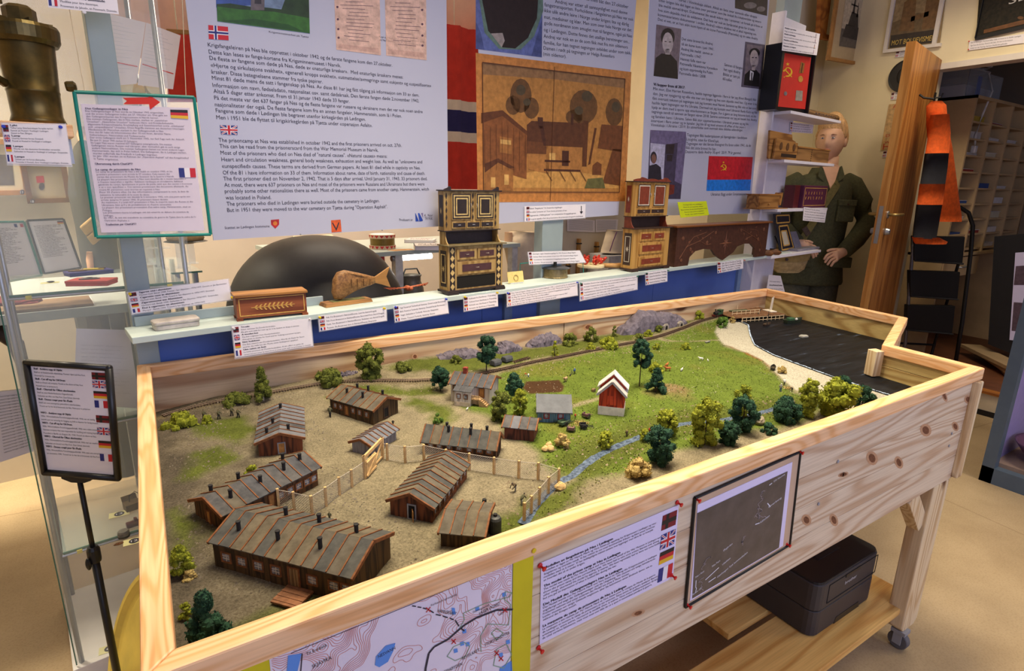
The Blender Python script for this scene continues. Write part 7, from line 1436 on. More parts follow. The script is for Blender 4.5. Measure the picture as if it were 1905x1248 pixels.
MB().slab([SP_.pt(*SP_.ab(*FR[k]),0)for k in(3,2,1,0)],SP_.n,.004).mk('paper',pap(),st,True);mb=MB()
for k in range(4):mb.tube([SP_.pt(*SP_.ab(*FR[k]),.001),SP_.pt(*SP_.ab(*FR[(k+1)%4]),.001)],.0075,8)
for k in range(4):mb.ball(SP_.pt(*SP_.ab(*FR[k]),.001),.0076,8,6)
mb.mk('frame',blackp,st,True,smooth=True)
mb=MB();rows=[('Shell - Avskåret topp til Oljefat',1,.42),('Shell er et Nederlandsk oljeselskap. Funnet i fjæra på Nes Fort.',0,.70),('Overmalt for å bevare det.',0,.32),('Shell - Cut off top for Oil Drum',1,.44),('Shell is a Dutch oil company. Found at the shore of Nes Fort.',0,.66),('Painted over to preserve it.',0,.34),('Shell - Oberteil für Ölfass abschneiden',1,.55),('Shell ist eine Niederländische Ölgesellschaft.',0,.52),('Gefunden am Ufer von Nes Fort. Zum Schutz übermalt.',0,.60),('Shell - Dessus coupé pour fût d\'huile',1,.5),('Shell est une entreprise pétrolière néerlandaise.',0,.6),('Trouvé sur la rive de la forteresse de Nes. Peint pour le préserver.',0,.72),('',0,0),('WIFO - Avskåret topp til Oljefat',1,.46),('Wifo: Wirtschaftliche Forschungsgesellschaft. Wifo var en statlig',0,.76),('bedrift som var ansvarlig for bygging og drift av depoter for ferdig brensel.',0,.80),('WIFO - Cut off top for Oil Drum.',1,.46),('Wifo: Wirtschaftliche Forschungsgesellschaft. Wifo was a state owned',0,.78),('German company that was responsible for building and running liquids',0,.78),('Founded in Berlin on August 24, 1934. Found on shore at Nes.',0,.76),('WIFO - Oberteil für Ölfass abschneiden',1,.56),('Wifo: Wirtschaftliche Forschungsgesellschaft. Wifo war ein staatliches',0,.8),('Gefunden am Strand von Nes Fort. Zum Schutz übermalt.',0,.66),('WIFO - Dessus coupé pour fût d\'huile',1,.54),('Wifo: Wirtschaftliche Forschungsgesellschaft. Wifo était une entreprise',0,.8),('en novembre 1945. Trouvé sur la rive de la forteresse de Nes Fort.',0,.78)]
for k,(s_,bd_,b)in enumerate(rows):
 t_=.06+.80*k/len(rows);txt(mb,SP_,s_,bil(FR,.07,t_),bil(FR,b,t_),3.6 if bd_ else 3.0,.0005)
 if bd_:txt(mb,SP_,s_,(bil(FR,.07,t_)[0]+.5,bil(FR,.07,t_)[1]),(bil(FR,b,t_)[0]+.5,bil(FR,b,t_)[1]),3.6,.0006)
mb.mk('lettering',INK(),st,True)
for k,(kd,t_)in enumerate((('nb',.03),('uk',.105),('de',.20),('fr',.285),('nb',.42),('uk',.53),('de',.65),('fr',.77))):flag(SP_,kd,[bil(FR,.78,t_+.02),bil(FR,.95,t_+.02),bil(FR,.95,t_+.085),bil(FR,.78,t_+.085)],st,.0007)
A,B_,C_=SP_.hit(148,893),SP_.hit(172,1030),SP_.hit(205,1250);xb=NA([A[0],A[1],0])
MB().hexa([SP_.pt(*SP_.ab(*p),-.006)for p in((117,882),(174,886),(172,892),(160,896),(136,895),(118,888))],[SP_.pt(*SP_.ab(*p),.006)for p in((117,882),(174,886),(172,892),(160,896),(136,895),(118,888))]).mk('clamp',blackp,st,True)
MB().tube([A,(A[0],A[1],B_[2]-.02)],.0055,12).mk('upper_pole',blackp,st,True,smooth=True);MB().tube([(A[0],A[1],B_[2]+.012),(A[0],A[1],.02)],.0085,12).mk('lower_pole',blackp,st,True,smooth=True);MB().lathe([(.0125,-.02),(.0135,-.014),(.0135,.012),(.010,.02)],14,(A[0],A[1],B_[2])).mk('height_collar',blackp,st,True);MB().ball((A[0]-.012,A[1]-.012,B_[2]-.016),(.006,.006,.016),8,6).mk('locking_knob',blackp,st,True)
MB().lathe([(.10,0),(.10,.008),(.02,.02),(.012,.03)],28,(A[0],A[1],0)).mk('foot_plate',blackp,st,True)
P=NA([-.135,-.40,.30]);t=thing('drum_lid','pale yellow cut-off oil drum lid leaning against the table side','drum lid',(-.07,-.33,0));ylm=mat('drum_yellow',(222,196,92),.5,.08,8)
nrm=(-.90,-.28,.33);MB().lathe([(.232,-.010),(.243,-.006),(.250,.004),(.244,.012),(.232,.012),(.220,.002),(.204,.0),(.197,.004),(.12,.004),(.01,.003)],48,(-.080,-.33,.250),nrm).mk('lid_disc',ylm,t,True,smooth=False);q=NA([-.080,-.33,.250])+NA(nrm)*.004;MB().lathe([(.028,0),(.028,.008),(.020,.010)],18,q+NA([.02,-.12,.06]),nrm).mk('bung',ylm,t,True)
HP=Plane(Sp(0,-.10,0),SX);HQ=[(138,171),(361,181),(392,436),(179,441)]
t=thing('text_frame','clear teal edged frame with German and French text and a red arrow','text frame',HP.hit(285,440))
MB().slab([HP.pt(*HP.ab(*HQ[k]),0)for k in(3,2,1,0)],HP.n,.001).mk('clear_sleeve',glass('sleeve_clear',(214,220,226),.25,.1),t,True)
q2=[bil(HQ,.04,.08),bil(HQ,.95,.08),bil(HQ,.95,.97),bil(HQ,.05,.97)];MB().slab([HP.pt(*HP.ab(*q2[k]),.0006)for k in(3,2,1,0)],HP.n,.0004).mk('paper',mat('thin_paper',(224,212,226),.6,.01,alpha=.93),t,True)
mb=MB();[mb.tube([HP.pt(*HP.ab(*HQ[k]),0),HP.pt(*HP.ab(*HQ[(k+1)%4]),0)],.0038,8)for k in range(4)];mb.mk('teal_edge',teal,t,True)
[MB().tube([HP.pt(*HP.ab(*a),0),HP.pt(*HP.ab(*b),0)],.0009,5).mk('string',mat('string',(206,190,160),.8),t,True)for a,b in(((158,171),(120,-30)),((346,178),(338,-30)))]
mb=MB();qpx(mb,HP,[(228,182),(276,181),(276,176),(298,190),(279,204),(277,194),(229,194),(236,188)],.0016);mb.mk('red_arrow',mat('arrow_red',(206,44,28),.6,0),t,True)
mb=MB();Lz=lambda x,y:(x/2.971,y/2.971)
G=['Das Gefangenenlager in Nes wurde im Oktober 1942 eingerichtet,','und die ersten Gefangenen trafen am 27. Oktober ein. Dies geht aus','den Gefangenenkarten des Kriegsmuseums in Narvik hervor.','Die meisten Gefangenen, die in Nes starben, starben an „natürlichen','Ursachen". „Natürliche Ursachen" bedeutet: Herz- und Kreislaufschwäche,','allgemeine Körperschwäche, Erschöpfung und Gewichtsverlust sowie „unbekannte"','und „unspezifizierte" Ursachen. Diese Begriffe stammen aus deutschen Unterlagen.','Mindestens 81 Menschen starben in der Gefangenschaft in Nes.','Von den 81 habe ich Informationen über 33 von ihnen, darunter Name,','Geburtsdatum, Nationalität und Todesursache.','Der erste Gefangene starb am 2. November 1942, nur fünf Tage nach der Ankunft.','Bis zum 31. Januar 1943 starben 33 Gefangene.','Im Lager Nes waren maximal 637 Gefangene untergebracht. Die meisten','Gefangenen waren Russen und Ukrainer, aber vermutlich gab es auch einige','andere Nationalitäten. Die meisten Gefangenen kamen aus einem anderen Lager,','Hammerstein, das sich in Polen befand. Die Gefangenen, die in Lødingen starben,','wurden außerhalb des Friedhofs in Lødingen begraben.','Im Jahr 1951 wurden sie im Rahmen der „Operation Asphalt" auf den Kriegsfriedhof','in Tjøtta umgebettet.']
W1=[905,925,875,925,960,1020,1020,905,945,805,1020,760,950,995,1020,1030,870,1043,655]
for k,(s_,w_)in enumerate(zip(G,W1)):y=618+14.6*k;txt(mb,HP,s_,Lz(472+k*2.6,y),Lz(w_,y+(w_-472)*.012+4),3.2,.0014)
Fr=['Le camp de prisonniers de Nes a été établi en octobre 1942, et les','premiers prisonniers sont arrivés le 27 octobre. Cela ressort des','cartes des prisonniers du Musée du Souvenir de la Guerre à Narvik.','La plupart des prisonniers morts à Nes sont décédés de « causes naturelles »','« Causes naturelles » signifie : faiblesse cardiaque et circulatoire, faiblesse','générale du corps, épuisement et perte de poids, ainsi que des causes « inconnues','» et « non spécifiées ». Ces termes proviennent des documents allemands. Au','moins 81 personnes sont mortes en captivité à Nes.','Pour 33 d\'entre elles, j\'ai des informations comprenant le nom, la date de','naissance, la nationalité et la cause du décès.','Le premier prisonnier est décédé le 2 novembre 1942, soit cinq jours après son','arrivée. Jusqu\'au 31 janvier 1943, 33 prisonniers étaient décédés.','Au maximum, il y avait 637 prisonniers à Nes, la majorité étant des Russes et des','Ukrainiens, bien qu\'il y ait probablement eu d\'autres nationalités.','La plupart des prisonniers provenaient d\'un autre camp, Hammerstein, situé en','Pologne.','Les prisonniers morts à Lødingen ont été enterrés en dehors du cimetière de','Lødingen.','En 1951, ils ont été transférés au cimetière de guerre de Tjøtta dans le cadre de l\'«','Opération Asphalte ».']
W2=[952,938,963,1027,1010,1062,1040,885,1043,827,1050,930,1066,948,1053,622,1043,628,1083,717]
for k,(s_,w_)in enumerate(zip(Fr,W2)):y=954+14.1*k;txt(mb,HP,s_,Lz(532+k*2.4,y),Lz(w_,y-(w_-532)*.018+4),3.1,.0014)
for s_,a,b in(('Das Gefangenenlager in Nes',(472,604),(706,608)),('Übersetzung durch ChatGPT!',(526,910),(732,910)),('Le camp de prisonniers de Nes',(530,942),(776,940)),('Traduction par ChatGPT!',(583,1245),(752,1242))):
 for dx in(0,1.6):txt(mb,HP,s_,Lz(a[0]+dx,a[1]),Lz(b[0]+dx,b[1]),3.6,.0015)
mb.mk('lettering',mat('soft_ink',(92,84,110),.7,0),t,True);flag(HP,'de',[Lz(940,606),Lz(1036,608),Lz(1040,658),Lz(944,652)],t,.0016);flag(HP,'fr',[Lz(986,928),Lz(1078,929),Lz(1083,980),Lz(992,980)],t,.0016)
LP_=Plane(Sp(0,-.10,0),SX);uz=lambda px:LP_.ab(*px);zl=uz((70,228))[1]
pk_=thing('plank_shelf','short pine plank shelf carrying the brass lantern','shelf',Sp(uz((60,250))[0],-.03,zl-.03),TH);sbx(uz((-40,240))[0],uz((136,240))[0],-.10,.045,zl-.026,zl).mk('plank',pine,pk_,True,bevel=.002);sbx(uz((122,240))[0],uz((134,240))[0],-.02,.0,zl-.08,zl-.026).mk('bracket',metal,pk_,True)
uc=uz((70,200))[0];rL=(uz((127,150))[0]-uz((22,150))[0])/2*1.12;hL=uz((70,10))[1]-zl
ln_=thing('brass_lantern','dark brass cylindrical miner lamp with side taps on the plank','lantern',Sp(uc,-.035,zl),TH);br2=mat('dark_brass',(120,98,52),.32,.25,14,c2=(70,62,36),metal=.75)
MB().lathe([(rL*.86,0),(rL*.95,.004),(rL*.90,.012),(rL*.86,.018),(rL*.88,hL*.28),(rL*.90,hL*.285),(rL*.90,hL*.30),(rL*.88,hL*.305),(rL*.98,hL*.72),(rL*.97,hL*.73)],40).mk('reservoir',br2,ln_,smooth=True)
MB().lathe([(rL*1.10,hL*.70),(rL*1.20,hL*.74),(rL*1.22,hL*.84),(rL*1.16,hL*.87),(rL*.8,hL*.885)],40).mk('collar',br2,ln_,smooth=False);MB().lathe([(rL*.55,hL*.88),(rL*.55,hL*1.0),(rL*.40,hL*1.03)],8).mk('filler',br2,ln_)
for q in range(5):a=q*1.257;MB().bar((rL*.6*cos(a),rL*.6*sin(a),hL*.88),(rL*1.02*cos(a),rL*1.02*sin(a),hL*.88),.008,.012).mk('clamp_lug',br2,ln_)
MB().tube([(-rL*.86,-.02,hL*.34),(-rL*1.15,-.04,hL*.38),(-rL*1.45,-.05,hL*.47)],[.009,.008,.006],10).lathe([(.010,0),(.012,.004),(.008,.014)],8,(-rL*1.36,-.048,hL*.44),(-.5,-.1,.6)).mk('tap',br2,ln_);MB().tube([(-rL*.6,-rL*.55,hL*1.0),(-rL*.62,-rL*.56,hL*1.25)],.007,8).mk('pipe',br2,ln_);MB().lathe([(.009,0),(.011,.004),(.011,.016),(.006,.02)],12,(rL*1.08,-.02,hL*.36),(1,-.2,.1)).mk('valve',br2,ln_)
LB=Plane(Sp(0,-.103,0),SX)
card('label with four flags pinned to the lantern plank',[(3,230),(122,232),(133,307),(14,304)],[('Lykt',.24,1),('Tulley Lamp. Etterlatenskaper fra tyske styrker.',.80,0),('Funnet på Hustad i Vestbygd i Lødingen.',.72,0),('Donert av Fam. Ellingsen.',.46,0),('Lamp',.26,1),('Used by German forces. Donated.',.62,0),('Found at Hustad in Vestbygd in Lødingen.',.74,0),('',0,0),('Lampe',.28,1),('Wurde von den deutschen Streitkräften verwendet.',.86,0),('Gefunden in Hustad in Vestbygd in Lødingen. Gespendet.',.97,0),('',0,0),('Lampe',.28,1),('Utilisée par les forces allemandes.',.60,0),('Trouvée à Hustad, dans Vestbygd à Lødingen. Donnée.',.96,0)],[((6,235),'blue','blue push pin at the left of the lantern label'),((112,236),'blue','blue push pin at the right of the lantern label')],LB,h=3,lx=.13)
card('miner lamp label at the top edge above the lantern',[(84,-40),(215,-24),(221,27),(90,14)],[('',0,0),('',0,0),('Gespendet.',.4,0),('Lampe minière allemande',.82,1),('Modifiée pour être électrique.',.72,0),('Provenant de Jakselv, en Finnmark. Donnée.',.98,0)],[((156,23),'white','white push pin under the miner lamp label')],LB,flags=('uk','de','fr'),h=4.2,lx=.18,sleeve=False)
WB=Plane((0,YB-.012,0),(1,0,0))
def picture(name,label,pl,q,fw,fm,inner,cat='picture',group=None,extra=None,t_=.02):
 t=thing(name,label,cat,pl.hit(*bil(q,.5,1)),0,group)
 MB().slab([pl.pt(*pl.ab(*q[k]),.004)for k in(3,2,1,0)],pl.n,.006).mk('picture_sheet',inner,t,True);mb=MB()
 A_=[pl.ab(*p)for p in q]
 for k in range(4):
  a,b=A_[k],A_[(k+1)%4];d=(b-a)/NO(b-a);mb.bar(pl.pt(*(a-d*fw/2),.008),pl.pt(*(b+d*fw/2),.008),fw,t_)if abs(d[1])<.5 else mb.hexa(*[[pl.pt(a[0]+i*fw/2,a[1]+(b[1]-a[1])*j,o_)for i,j in((-1,0),(1,0),(1,1),(-1,1))]for o_ in(.0,t_)])
 mb.mk('frame',fm,t,True)
 if extra:extra(t,pl.off(.0045),q)
 return t
oakf=mat('oak_frame',(164,116,62),.5,.1,30);brnf=mat('brown_frame',(112,78,48),.5,.1,30)
MID=Plane(Sp(0,1.60,0),SX)
scr=thing('display_screen','pale display screen wall behind the side table','screen',Sp(-1.0,1.63,0),TH);sbx(-2.2,.30,1.62,1.65,0,2.2).mk('panel',mat('pale_screen',(214,204,184),.7,.03,4),scr,True);sbx(.28,.31,1.61,1.66,0,2.2).mk('edge_post',greyp,scr,True);sbx(-1.0,-.98,1.615,1.622,0,2.2).mk('panel_joint',greyp,scr,True)
def med(t,pl,q):img('medal_print',t,pl,[((176,34,30),[[bil(q,.26,.34),bil(q,.46,.34),bil(q,.46,.52),bil(q,.26,.52)]]),((60,48,44),[E_(bil(q,.37,.62),5.5,7)])],.0008)
def ph17(t,pl,q):img('photo_print',t,pl,[((96,88,80),[[bil(q,.1,.85),bil(q,.85,.85),bil(q,.85,.25),bil(q,.1,.25)]]),((40,36,34),[[bil(q,.35,.8),bil(q,.6,.8),bil(q,.6,.4),bil(q,.35,.4)]])],.0008)
picture('framed_photo','oak framed black-and-white photo numbered 17 behind the showcase',MID,[(-70,262),(34,265),(44,358),(-60,360)],.022,oakf,mat('mount_cream',(206,196,170),.7,.02),extra=ph17);picture('framed_medal','brown framed certificate with red ribbon medal numbered 18',MID,[(44,306),(116,300),(126,372),(56,374)],.02,brnf,mat('old_certificate',(176,160,126),.8,.06,20),extra=med)
for s_,px in(('17',(41,357)),('18',(60,374))):mb=MB();epx(mb,MID,px,4.6,4.6,.03);tg=thing('number_disc','black number disc %s on the %s frame'%(s_,'oak' if s_=='17' else 'brown'),'number tag',MID.hit(*px),0);mb.mk('disc',INK(),tg,True);mb=MB();txt(mb,MID,s_,(px[0]-3,px[1]+2.4),(px[0]+3,px[1]+2.4),4.4,.031);mb.mk('digits',mat('white_ink'),tg,True)
CP=Plane(Sp(0,1.42,0),SX)
def rowloft(pl,rows,depth,mats=None,n=16,name='cloth',parent=None,m_=None,wob=.0,seed=0,mid=0.0,smooth=True):
 """soft body on a plane from rows (y, xl, xr) given in pixels, with elliptical cross-sections"""
 r_=np.random.RandomState(seed);vs=[];ph=r_.rand(4)*6
 for i,(y,xl,xr)in enumerate(rows):
  a,b=pl.ab(xl,y),pl.ab(xr,y);c=(a+b)/2;hw_=(b-a)/2;dd=depth[i]if hasattr(depth,'__len__')else depth
  for k in range(n):
   an=2*pi*k/n;w_=1+wob*sin(5*an+ph[0]+i*.4)+wob*.6*sin(9*an+ph[1]-i*.3)
   q=c+hw_*cos(an)*w_;vs.append(pl.pt(q[0],q[1],mid+dd*sin(an)*w_))
 m2=len(rows);fs=[(i*n+k,i*n+(k+1)%n,(i+1)*n+(k+1)%n,(i+1)*n+k)for i in range(m2-1)for k in range(n)]+[tuple(range(n)),tuple(range((m2-1)*n,m2*n))[::-1]]
 return MB().add(vs,fs).mk(name,m_,parent,True,smooth=smooth)
t=thing('coat_mannequin','mannequin in a dark grey coat with a canvas pouch behind the showcase','mannequin',(*CP.hit(155,420)[:2],0));cg=mat('dark_coat',(66,66,62),.9,.12,60)
rowloft(CP,[(262,146,158),(272,138,172),(300,128,190),(360,127,205),(420,140,215),(480,150,222),(530,158,226)],.09,name='coat',parent=t,m_=cg,wob=.02)
rowloft(CP,[(465,158,170),(480,157,172),(498,160,173),(506,163,171)],.02,name='hand',parent=t,m_=mat('mannequin_skin',(214,168,136),.5,.03),mid=.07);rowloft(CP,[(236,146,160),(250,142,164),(262,146,160)],.05,name='neck',parent=t,m_=mat('mannequin_skin'))
for i,(x,y)in enumerate(((160,415),(172,432))):MB().hexa([CP.pt(*CP.ab(*p),.09)for p in((x-16,y+4),(x+10,y-18),(x+22,y),(x-4,y+20))],[CP.pt(*CP.ab(*p),.125)for p in((x-16,y+4),(x+10,y-18),(x+22,y),(x-4,y+20))]).mk('pouch',mat('khaki_canvas',(156,128,84),.9,.12,60),t,True,bevel=.006)
legs=MB().tube([(*CP.pt(*CP.ab(178,530))[:2],.0),CP.hit(178,528)],[.09,.10],12);legs.mk('trousers',cg,t,True)
PL2=Plane(Sp(0,.16,0),SX)
for lb,q in(('left of two old white form sheets hanging behind the post',[(183,20),(271,42),(254,156),(203,160)]),('right of two old white form sheets hanging behind the post',[(272,42),(336,66),(322,166),(256,158)])):
 t=thing('form_sheet',lb,'sheet',PL2 .hit(*bil(q,.5,1)),0,'hanging form sheets');MB().slab([PL2 .pt(*PL2 .ab(*q[k]),0)for k in(3,2,1,0)],PL2 .n,.0006).mk('paper',mat('old_paper',(226,212,208),.7,.02,20),t,True);mb=MB()
 for k in range(14):lpx(mb,PL2,[bil(q,.08,.1+.055*k),bil(q,.5+.4*((k*7)%5)/5,.1+.055*k)],.5,.0006)
 mb.mk('writing',mat('faint_grey_ink'),t,True,kind='stuff');mb=MB();lpx(mb,PL2,[bil(q,.05,.66),bil(q,.95,.72)],2,.0008);mb.mk('red_line',mat('arrow_red'),t,True)
CU=Plane(Sp(0,.95,0),SX);t=thing('salmon_curtain','salmon pink draped curtain glowing behind the posters','curtain',CU.hit(285,110));n=46;vs=[];fs=[]
for i in range(n+1):
 px=205+(1010-205)*i/n
 for j in range(7):A_=CU.ab(px,60);z_=CU.ab(px,-90)[1]*(1-j/6)+CU.ab(px,95+20*sin(i*.25))[1]*j/6;vs.append(CU.pt(A_[0],z_,.018*sin(i*1.7+j*.2)+.01*sin(i*.7)))
for i in range(n):
 for j in range(6):fs.append((i*7+j,(i+1)*7+j,(i+1)*7+j+1,i*7+j+1))
MB().add(vs,fs).mk('drape',mat('salmon_cloth',(232,184,150),.9,.04,10),t,True,smooth=True);MB().tube([CU.pt(*CU.ab(205,-92),.02),CU.pt(*CU.ab(1010,-92),.02)],.012,8).mk('curtain_rod',oakf,t,True)
FL=Plane(Sp(0,.80,0),SX);t=thing('hanging_flag','large red Norwegian flag with white edged blue stripe hanging behind the posters','flag',FL.hit(600,355));rd,wt,bl=mat('flag_cloth_red',(206,58,44),.9,.06,20),mat('flag_cloth_white',(226,206,186),.9,.04,20),mat('flag_cloth_blue',(44,40,90),.9,.06,20)
zb_=[FL.ab(850,y)[1]for y in(48,186,205,245,264,352)];u0_,u1_=FL.ab(800,120)[0],FL.ab(1010,100)[0]
for k,m_ in enumerate((rd,wt,bl,wt,rd)):
 vs=[];fs=[];n=40
 for i in range(n+1):
  for z_ in(zb_[k],zb_[k+1]):vs.append(FL.pt(u0_+(u1_-u0_)*i/n,z_,.012*sin(i*.9)+.006*sin(i*2.3)))
 for i in range(n):fs.append((2*i,2*i+2,2*i+3,2*i+1))
 MB().add(vs,fs).mk('stripe',m_,t,True,smooth=True)
t=thing('red_banner','plain red banner hanging left of the first poster','banner',FL.hit(345,190));MB().hexa([FL.pt(*FL.ab(*p),-.004)for p in((312,190),(380,190),(380,62),(312,58))],[FL.pt(*FL.ab(*p),.0)for p in((312,190),(380,190),(380,62),(312,58))]).mk('cloth',rd,t,True);MB().tube([FL.hit(310,58),FL.hit(382,62)],.008,8).mk('rod',oakf,t,True)
for px,o_ in((330,'red_banner'),(365,'red_banner'),(845,'hanging_flag'),(960,'hanging_flag')):q=FL.hit(px,55);MB().tube([q,(q[0],q[1],ZC)],.002,4).mk('cord',mat('string'),bpy.data.objects[o_],True)
t=thing('cream_telephone','cream and yellow round device standing behind the teal frame','device',PL2 .hit(265,172));crm=mat('cream_plastic',(216,202,150),.4,.03);
for px,r_,m_ in(((238,159),17,crm),((258,166),14,mat('mustard_plastic',(196,160,60),.4)),((290,161),16,crm)):A_=PL2 .hit(*px);MB().lathe([(r_*.0014,-.012),(r_*.00145,0),(r_*.0012,.012),(r_*.0004,.014)],24,A_+SN*.03,tuple(-SN)).mk('dial',m_,t,True)
A_=PL2 .hit(275,160)+SN*.03;MB().tube([A_,A_+NA([.0,0,.012]),A_+SX*.015+NA([0,0,.018]),A_+SX*.03+NA([0,0,.006])],.003,8).mk('hook',crm,t,True);A_=PL2 .hit(265,178)+SN*.03;MB().cbox(tuple(A_),(.11,.02,.012),TH).mk('base',crm,t,True)
t=thing('cable_conduit','grey bent cable conduit behind the left post','conduit',PL2 .hit(205,165));MB().tube([PL2 .hit(*p)+SN*.01 for p in((182,-30),(188,20),(196,60),(202,165),(215,260))],.0045,8).mk('pipe',mat('conduit_grey',(150,150,148),.5),t,True,smooth=True);MB().lathe([(.007,-.006),(.007,.006)],10,PL2 .hit(198,110)+SN*.01).mk('clip',metal,t,True)
GT=.47;zg_=Suv(350,505,GT)[1]
t=thing('glass_table','glass topped table with clear stands behind the cigarette case','glass table',Sp(Suv(330,500,GT)[0],GT+.2,0),TH);ua,ub=.15,.245
sbx(ua,ub,GT,GT+.45,zg_-.006,zg_).mk('glass_top',glass('shelf_glass'),t,True);sbx(ua,ub,GT-.003,GT,zg_-.006,zg_).mk('glass_edge',gedge,t,True)
for u in(ua+.02,ub-.02):
 for v in(GT+.02,GT+.42):MB().tube([Sp(u,v,0),Sp(u,v,zg_-.006)],.01,10).mk('leg',metal,t,True)
for k,(px,h_)in enumerate((((280,492),.09),((300,500),.07),((338,498),.12),((358,490),.10))):
 P=onz(*px,zg_);s_=thing('acrylic_stand',('first','second','third','last')[k]+' from the left of four clear acrylic stands on the glass table','stand',P,0,'clear acrylic stands');ac=glass('acrylic',(232,238,240),.28,.05)
 MB().box(-.012,.012,-.002,.002,0,h_).mk('upright',ac,s_);MB().box(-.035,.035,-.02,.02,h_,h_+.004).mk('platform',ac,s_);MB().box(-.02,.02,-.02,.02,0,.003).mk('base',ac,s_)
P=onz(346,452,zg_+.124);t=thing('cloth_cap','crumpled khaki cap lying on a clear stand','cap',(P[0],P[1],zg_+.125));MB().ball((0,0,.014),(.05,.035,.018),16,8).mk('crown',mat('khaki_canvas'),t,smooth=True);MB().lathe([(.05,.002),(.058,.004),(.05,.007)],20,sx=1.0,sy=.75).mk('band',mat('dark_metal'),t)
ET=.74;ze=Suv(700,470,ET)[1]
t=thing('exhibit_table','pale exhibit table behind the partition with a light tube under its edge','table',Sp(1.1,ET+.3,0),TH);ua,ub=Suv(555,470,ET)[0],Suv(968,460,ET)[0]
sbx(ua,ub,ET,ET+.6,ze-.02,ze).mk('table_top',mat('pale_green_top',(186,196,188),.5,.03),t,True)
for u in(ua+.03,Suv(745,500,ET)[0],ub-.03):
 for v in(ET+.03,ET+.55):sbx(u-.02,u+.02,v-.02,v+.02,0,ze-.02).mk('leg',mat('white_leg',(206,204,200),.5),t,True)
u0_,u1_=Suv(738,480,ET)[0],Suv(808,474,ET)[0];lt=thing('light_tube','glowing white light tube under the exhibit table edge','lamp',Sp((u0_+u1_)/2,ET+.05,ze-.05),TH)
MB().tube([Sp(u0_,ET+.03,ze-.038),Sp(u1_,ET+.03,ze-.038)],.013,12).mk('tube',mat('lamp_glow',(255,250,244),.5,0,emit=22.0),lt,True);MB().tube([Sp(u0_-.012,ET+.03,ze-.038),Sp(u0_,ET+.03,ze-.038)],.014,12).mk('end_cap',metal,lt,True)
z_=ze
P=onz(712,462,z_);t=thing('toy_drum','small drum with red zigzag bands and brass shell','drum',P);MB().lathe([(.060,.018),(.060,.052)],32).mk('shell',mat('drum_brass',(126,104,50),.35,.1,metal=.5),t)
for za in(0,.052):MB().lathe([(.064,za),(.064,za+.018),(.058,za+.0185)],32).mk('hoop',mat('drum_cream',(222,200,170),.6,.04),t)
mb=MB()
for za in(0,.052):
 for k in range(16):a=k*pi/8;mb.poly([(.0648*cos(a-.17),.0648*sin(a-.17),za+.016),(.0648*cos(a+.17),.0648*sin(a+.17),za+.016),(.0648*cos(a),.0648*sin(a),za+.002)])
mb.mk('red_zigzag',mat('flag_red'),t,kind='stuff');MB().lathe([(.057,.069),(.057,.071)],32).mk('drumhead',pap(),t)
def book(label,px,w_,d2,h_,rz_,cm,words=()):
 P=onz(*px,z_);b=thing('book',label,'book',P,rz_,'books on the exhibit table');MB().box(0,w_,0,d2,0,.003).box(0,w_,0,d2,h_-.003,h_).box(0,.003,0,d2,0,h_).mk('cover',cm,b);MB().box(.003,w_-.004,.003,d2-.003,.003,h_-.003).mk('pages',pap(),b);M=TM[b.name];o3=M@Vector((0,0,h_+.0006));fl=Plane(tuple(o3),tuple((M.to_3x3()@Vector((1,0,0)))),tuple(M.to_3x3()@Vector((0,1,0))));mb=MB()
 for k,s_ in enumerate(words):txt(mb,fl,s_,(.02,d2-.05-k*.04),(min(w_-.02,.02+.022*len(s_)),d2-.05-k*.04),.026,0,2,space='m')
 if mb.f:mb.mk('title',INK(),b,True)
 return b
book('white book with black title letters leaning flat beside the cabinet',(772,466),.19,.13,.022,-.35,mat('white_cover',(222,216,214),.5,.02),('VI I LIV','KAMP'));book('second white book lying left of the inlaid cabinet',(752,452),.16,.12,.018,-.6,mat('white_cover'),('KAMPEN','TUNGT'))
P=onz(560,462,z_);t=thing('song_sheet','open yellowed songbook under the first poster','songbook',P,TH);MB().hexa([(-.02,0,.01),(.22,0,.01),(.20,.10,.05),(0,.10,.05)],[(-.02,-.002,.012),(.22,-.002,.012),(.20,.098,.052),(0,.098,.052)]).mk('page',mat('yellowed_page',(230,216,180),.7,.03,20),t);mb=MB();[mb.box(.01,.09,.02+.012*k,.021+.012*k,.0202+.0048*k,.0212+.0048*k).box(.11,.19,.02+.012*k,.021+.012*k,.0202+.0048*k,.0212+.0048*k)for k in range(6)];mb.mk('printed_lines',INK(),t,kind='stuff')
P=onz(745,465,z_);t=thing('loose_map','tattered brown map sheet on the exhibit table edge','map',P,TH);MB().prism([(-.05,-.03),(.06,-.035),(.07,.02),(.02,.035),(-.06,.025)],'z',0,.001).mk('sheet',mat('brown_map',(196,150,104),.8,.15,40),t);MB().box(-.03,.03,-.001,.001,.001,.0014).mk('fold',mat('brown_fold',(150,104,70),.8),t)
P=onz(655,468,z_);t=thing('harmonica_case','flat dark and chrome harmonica case before the songbook','case',P,TH);MB().box(-.06,.06,-.02,.02,0,.012).mk('case',mat('dark_metal'),t,bevel=.002);MB().box(-.055,.055,-.0205,-.019,.003,.009).mk('chrome_strip',metal,t)
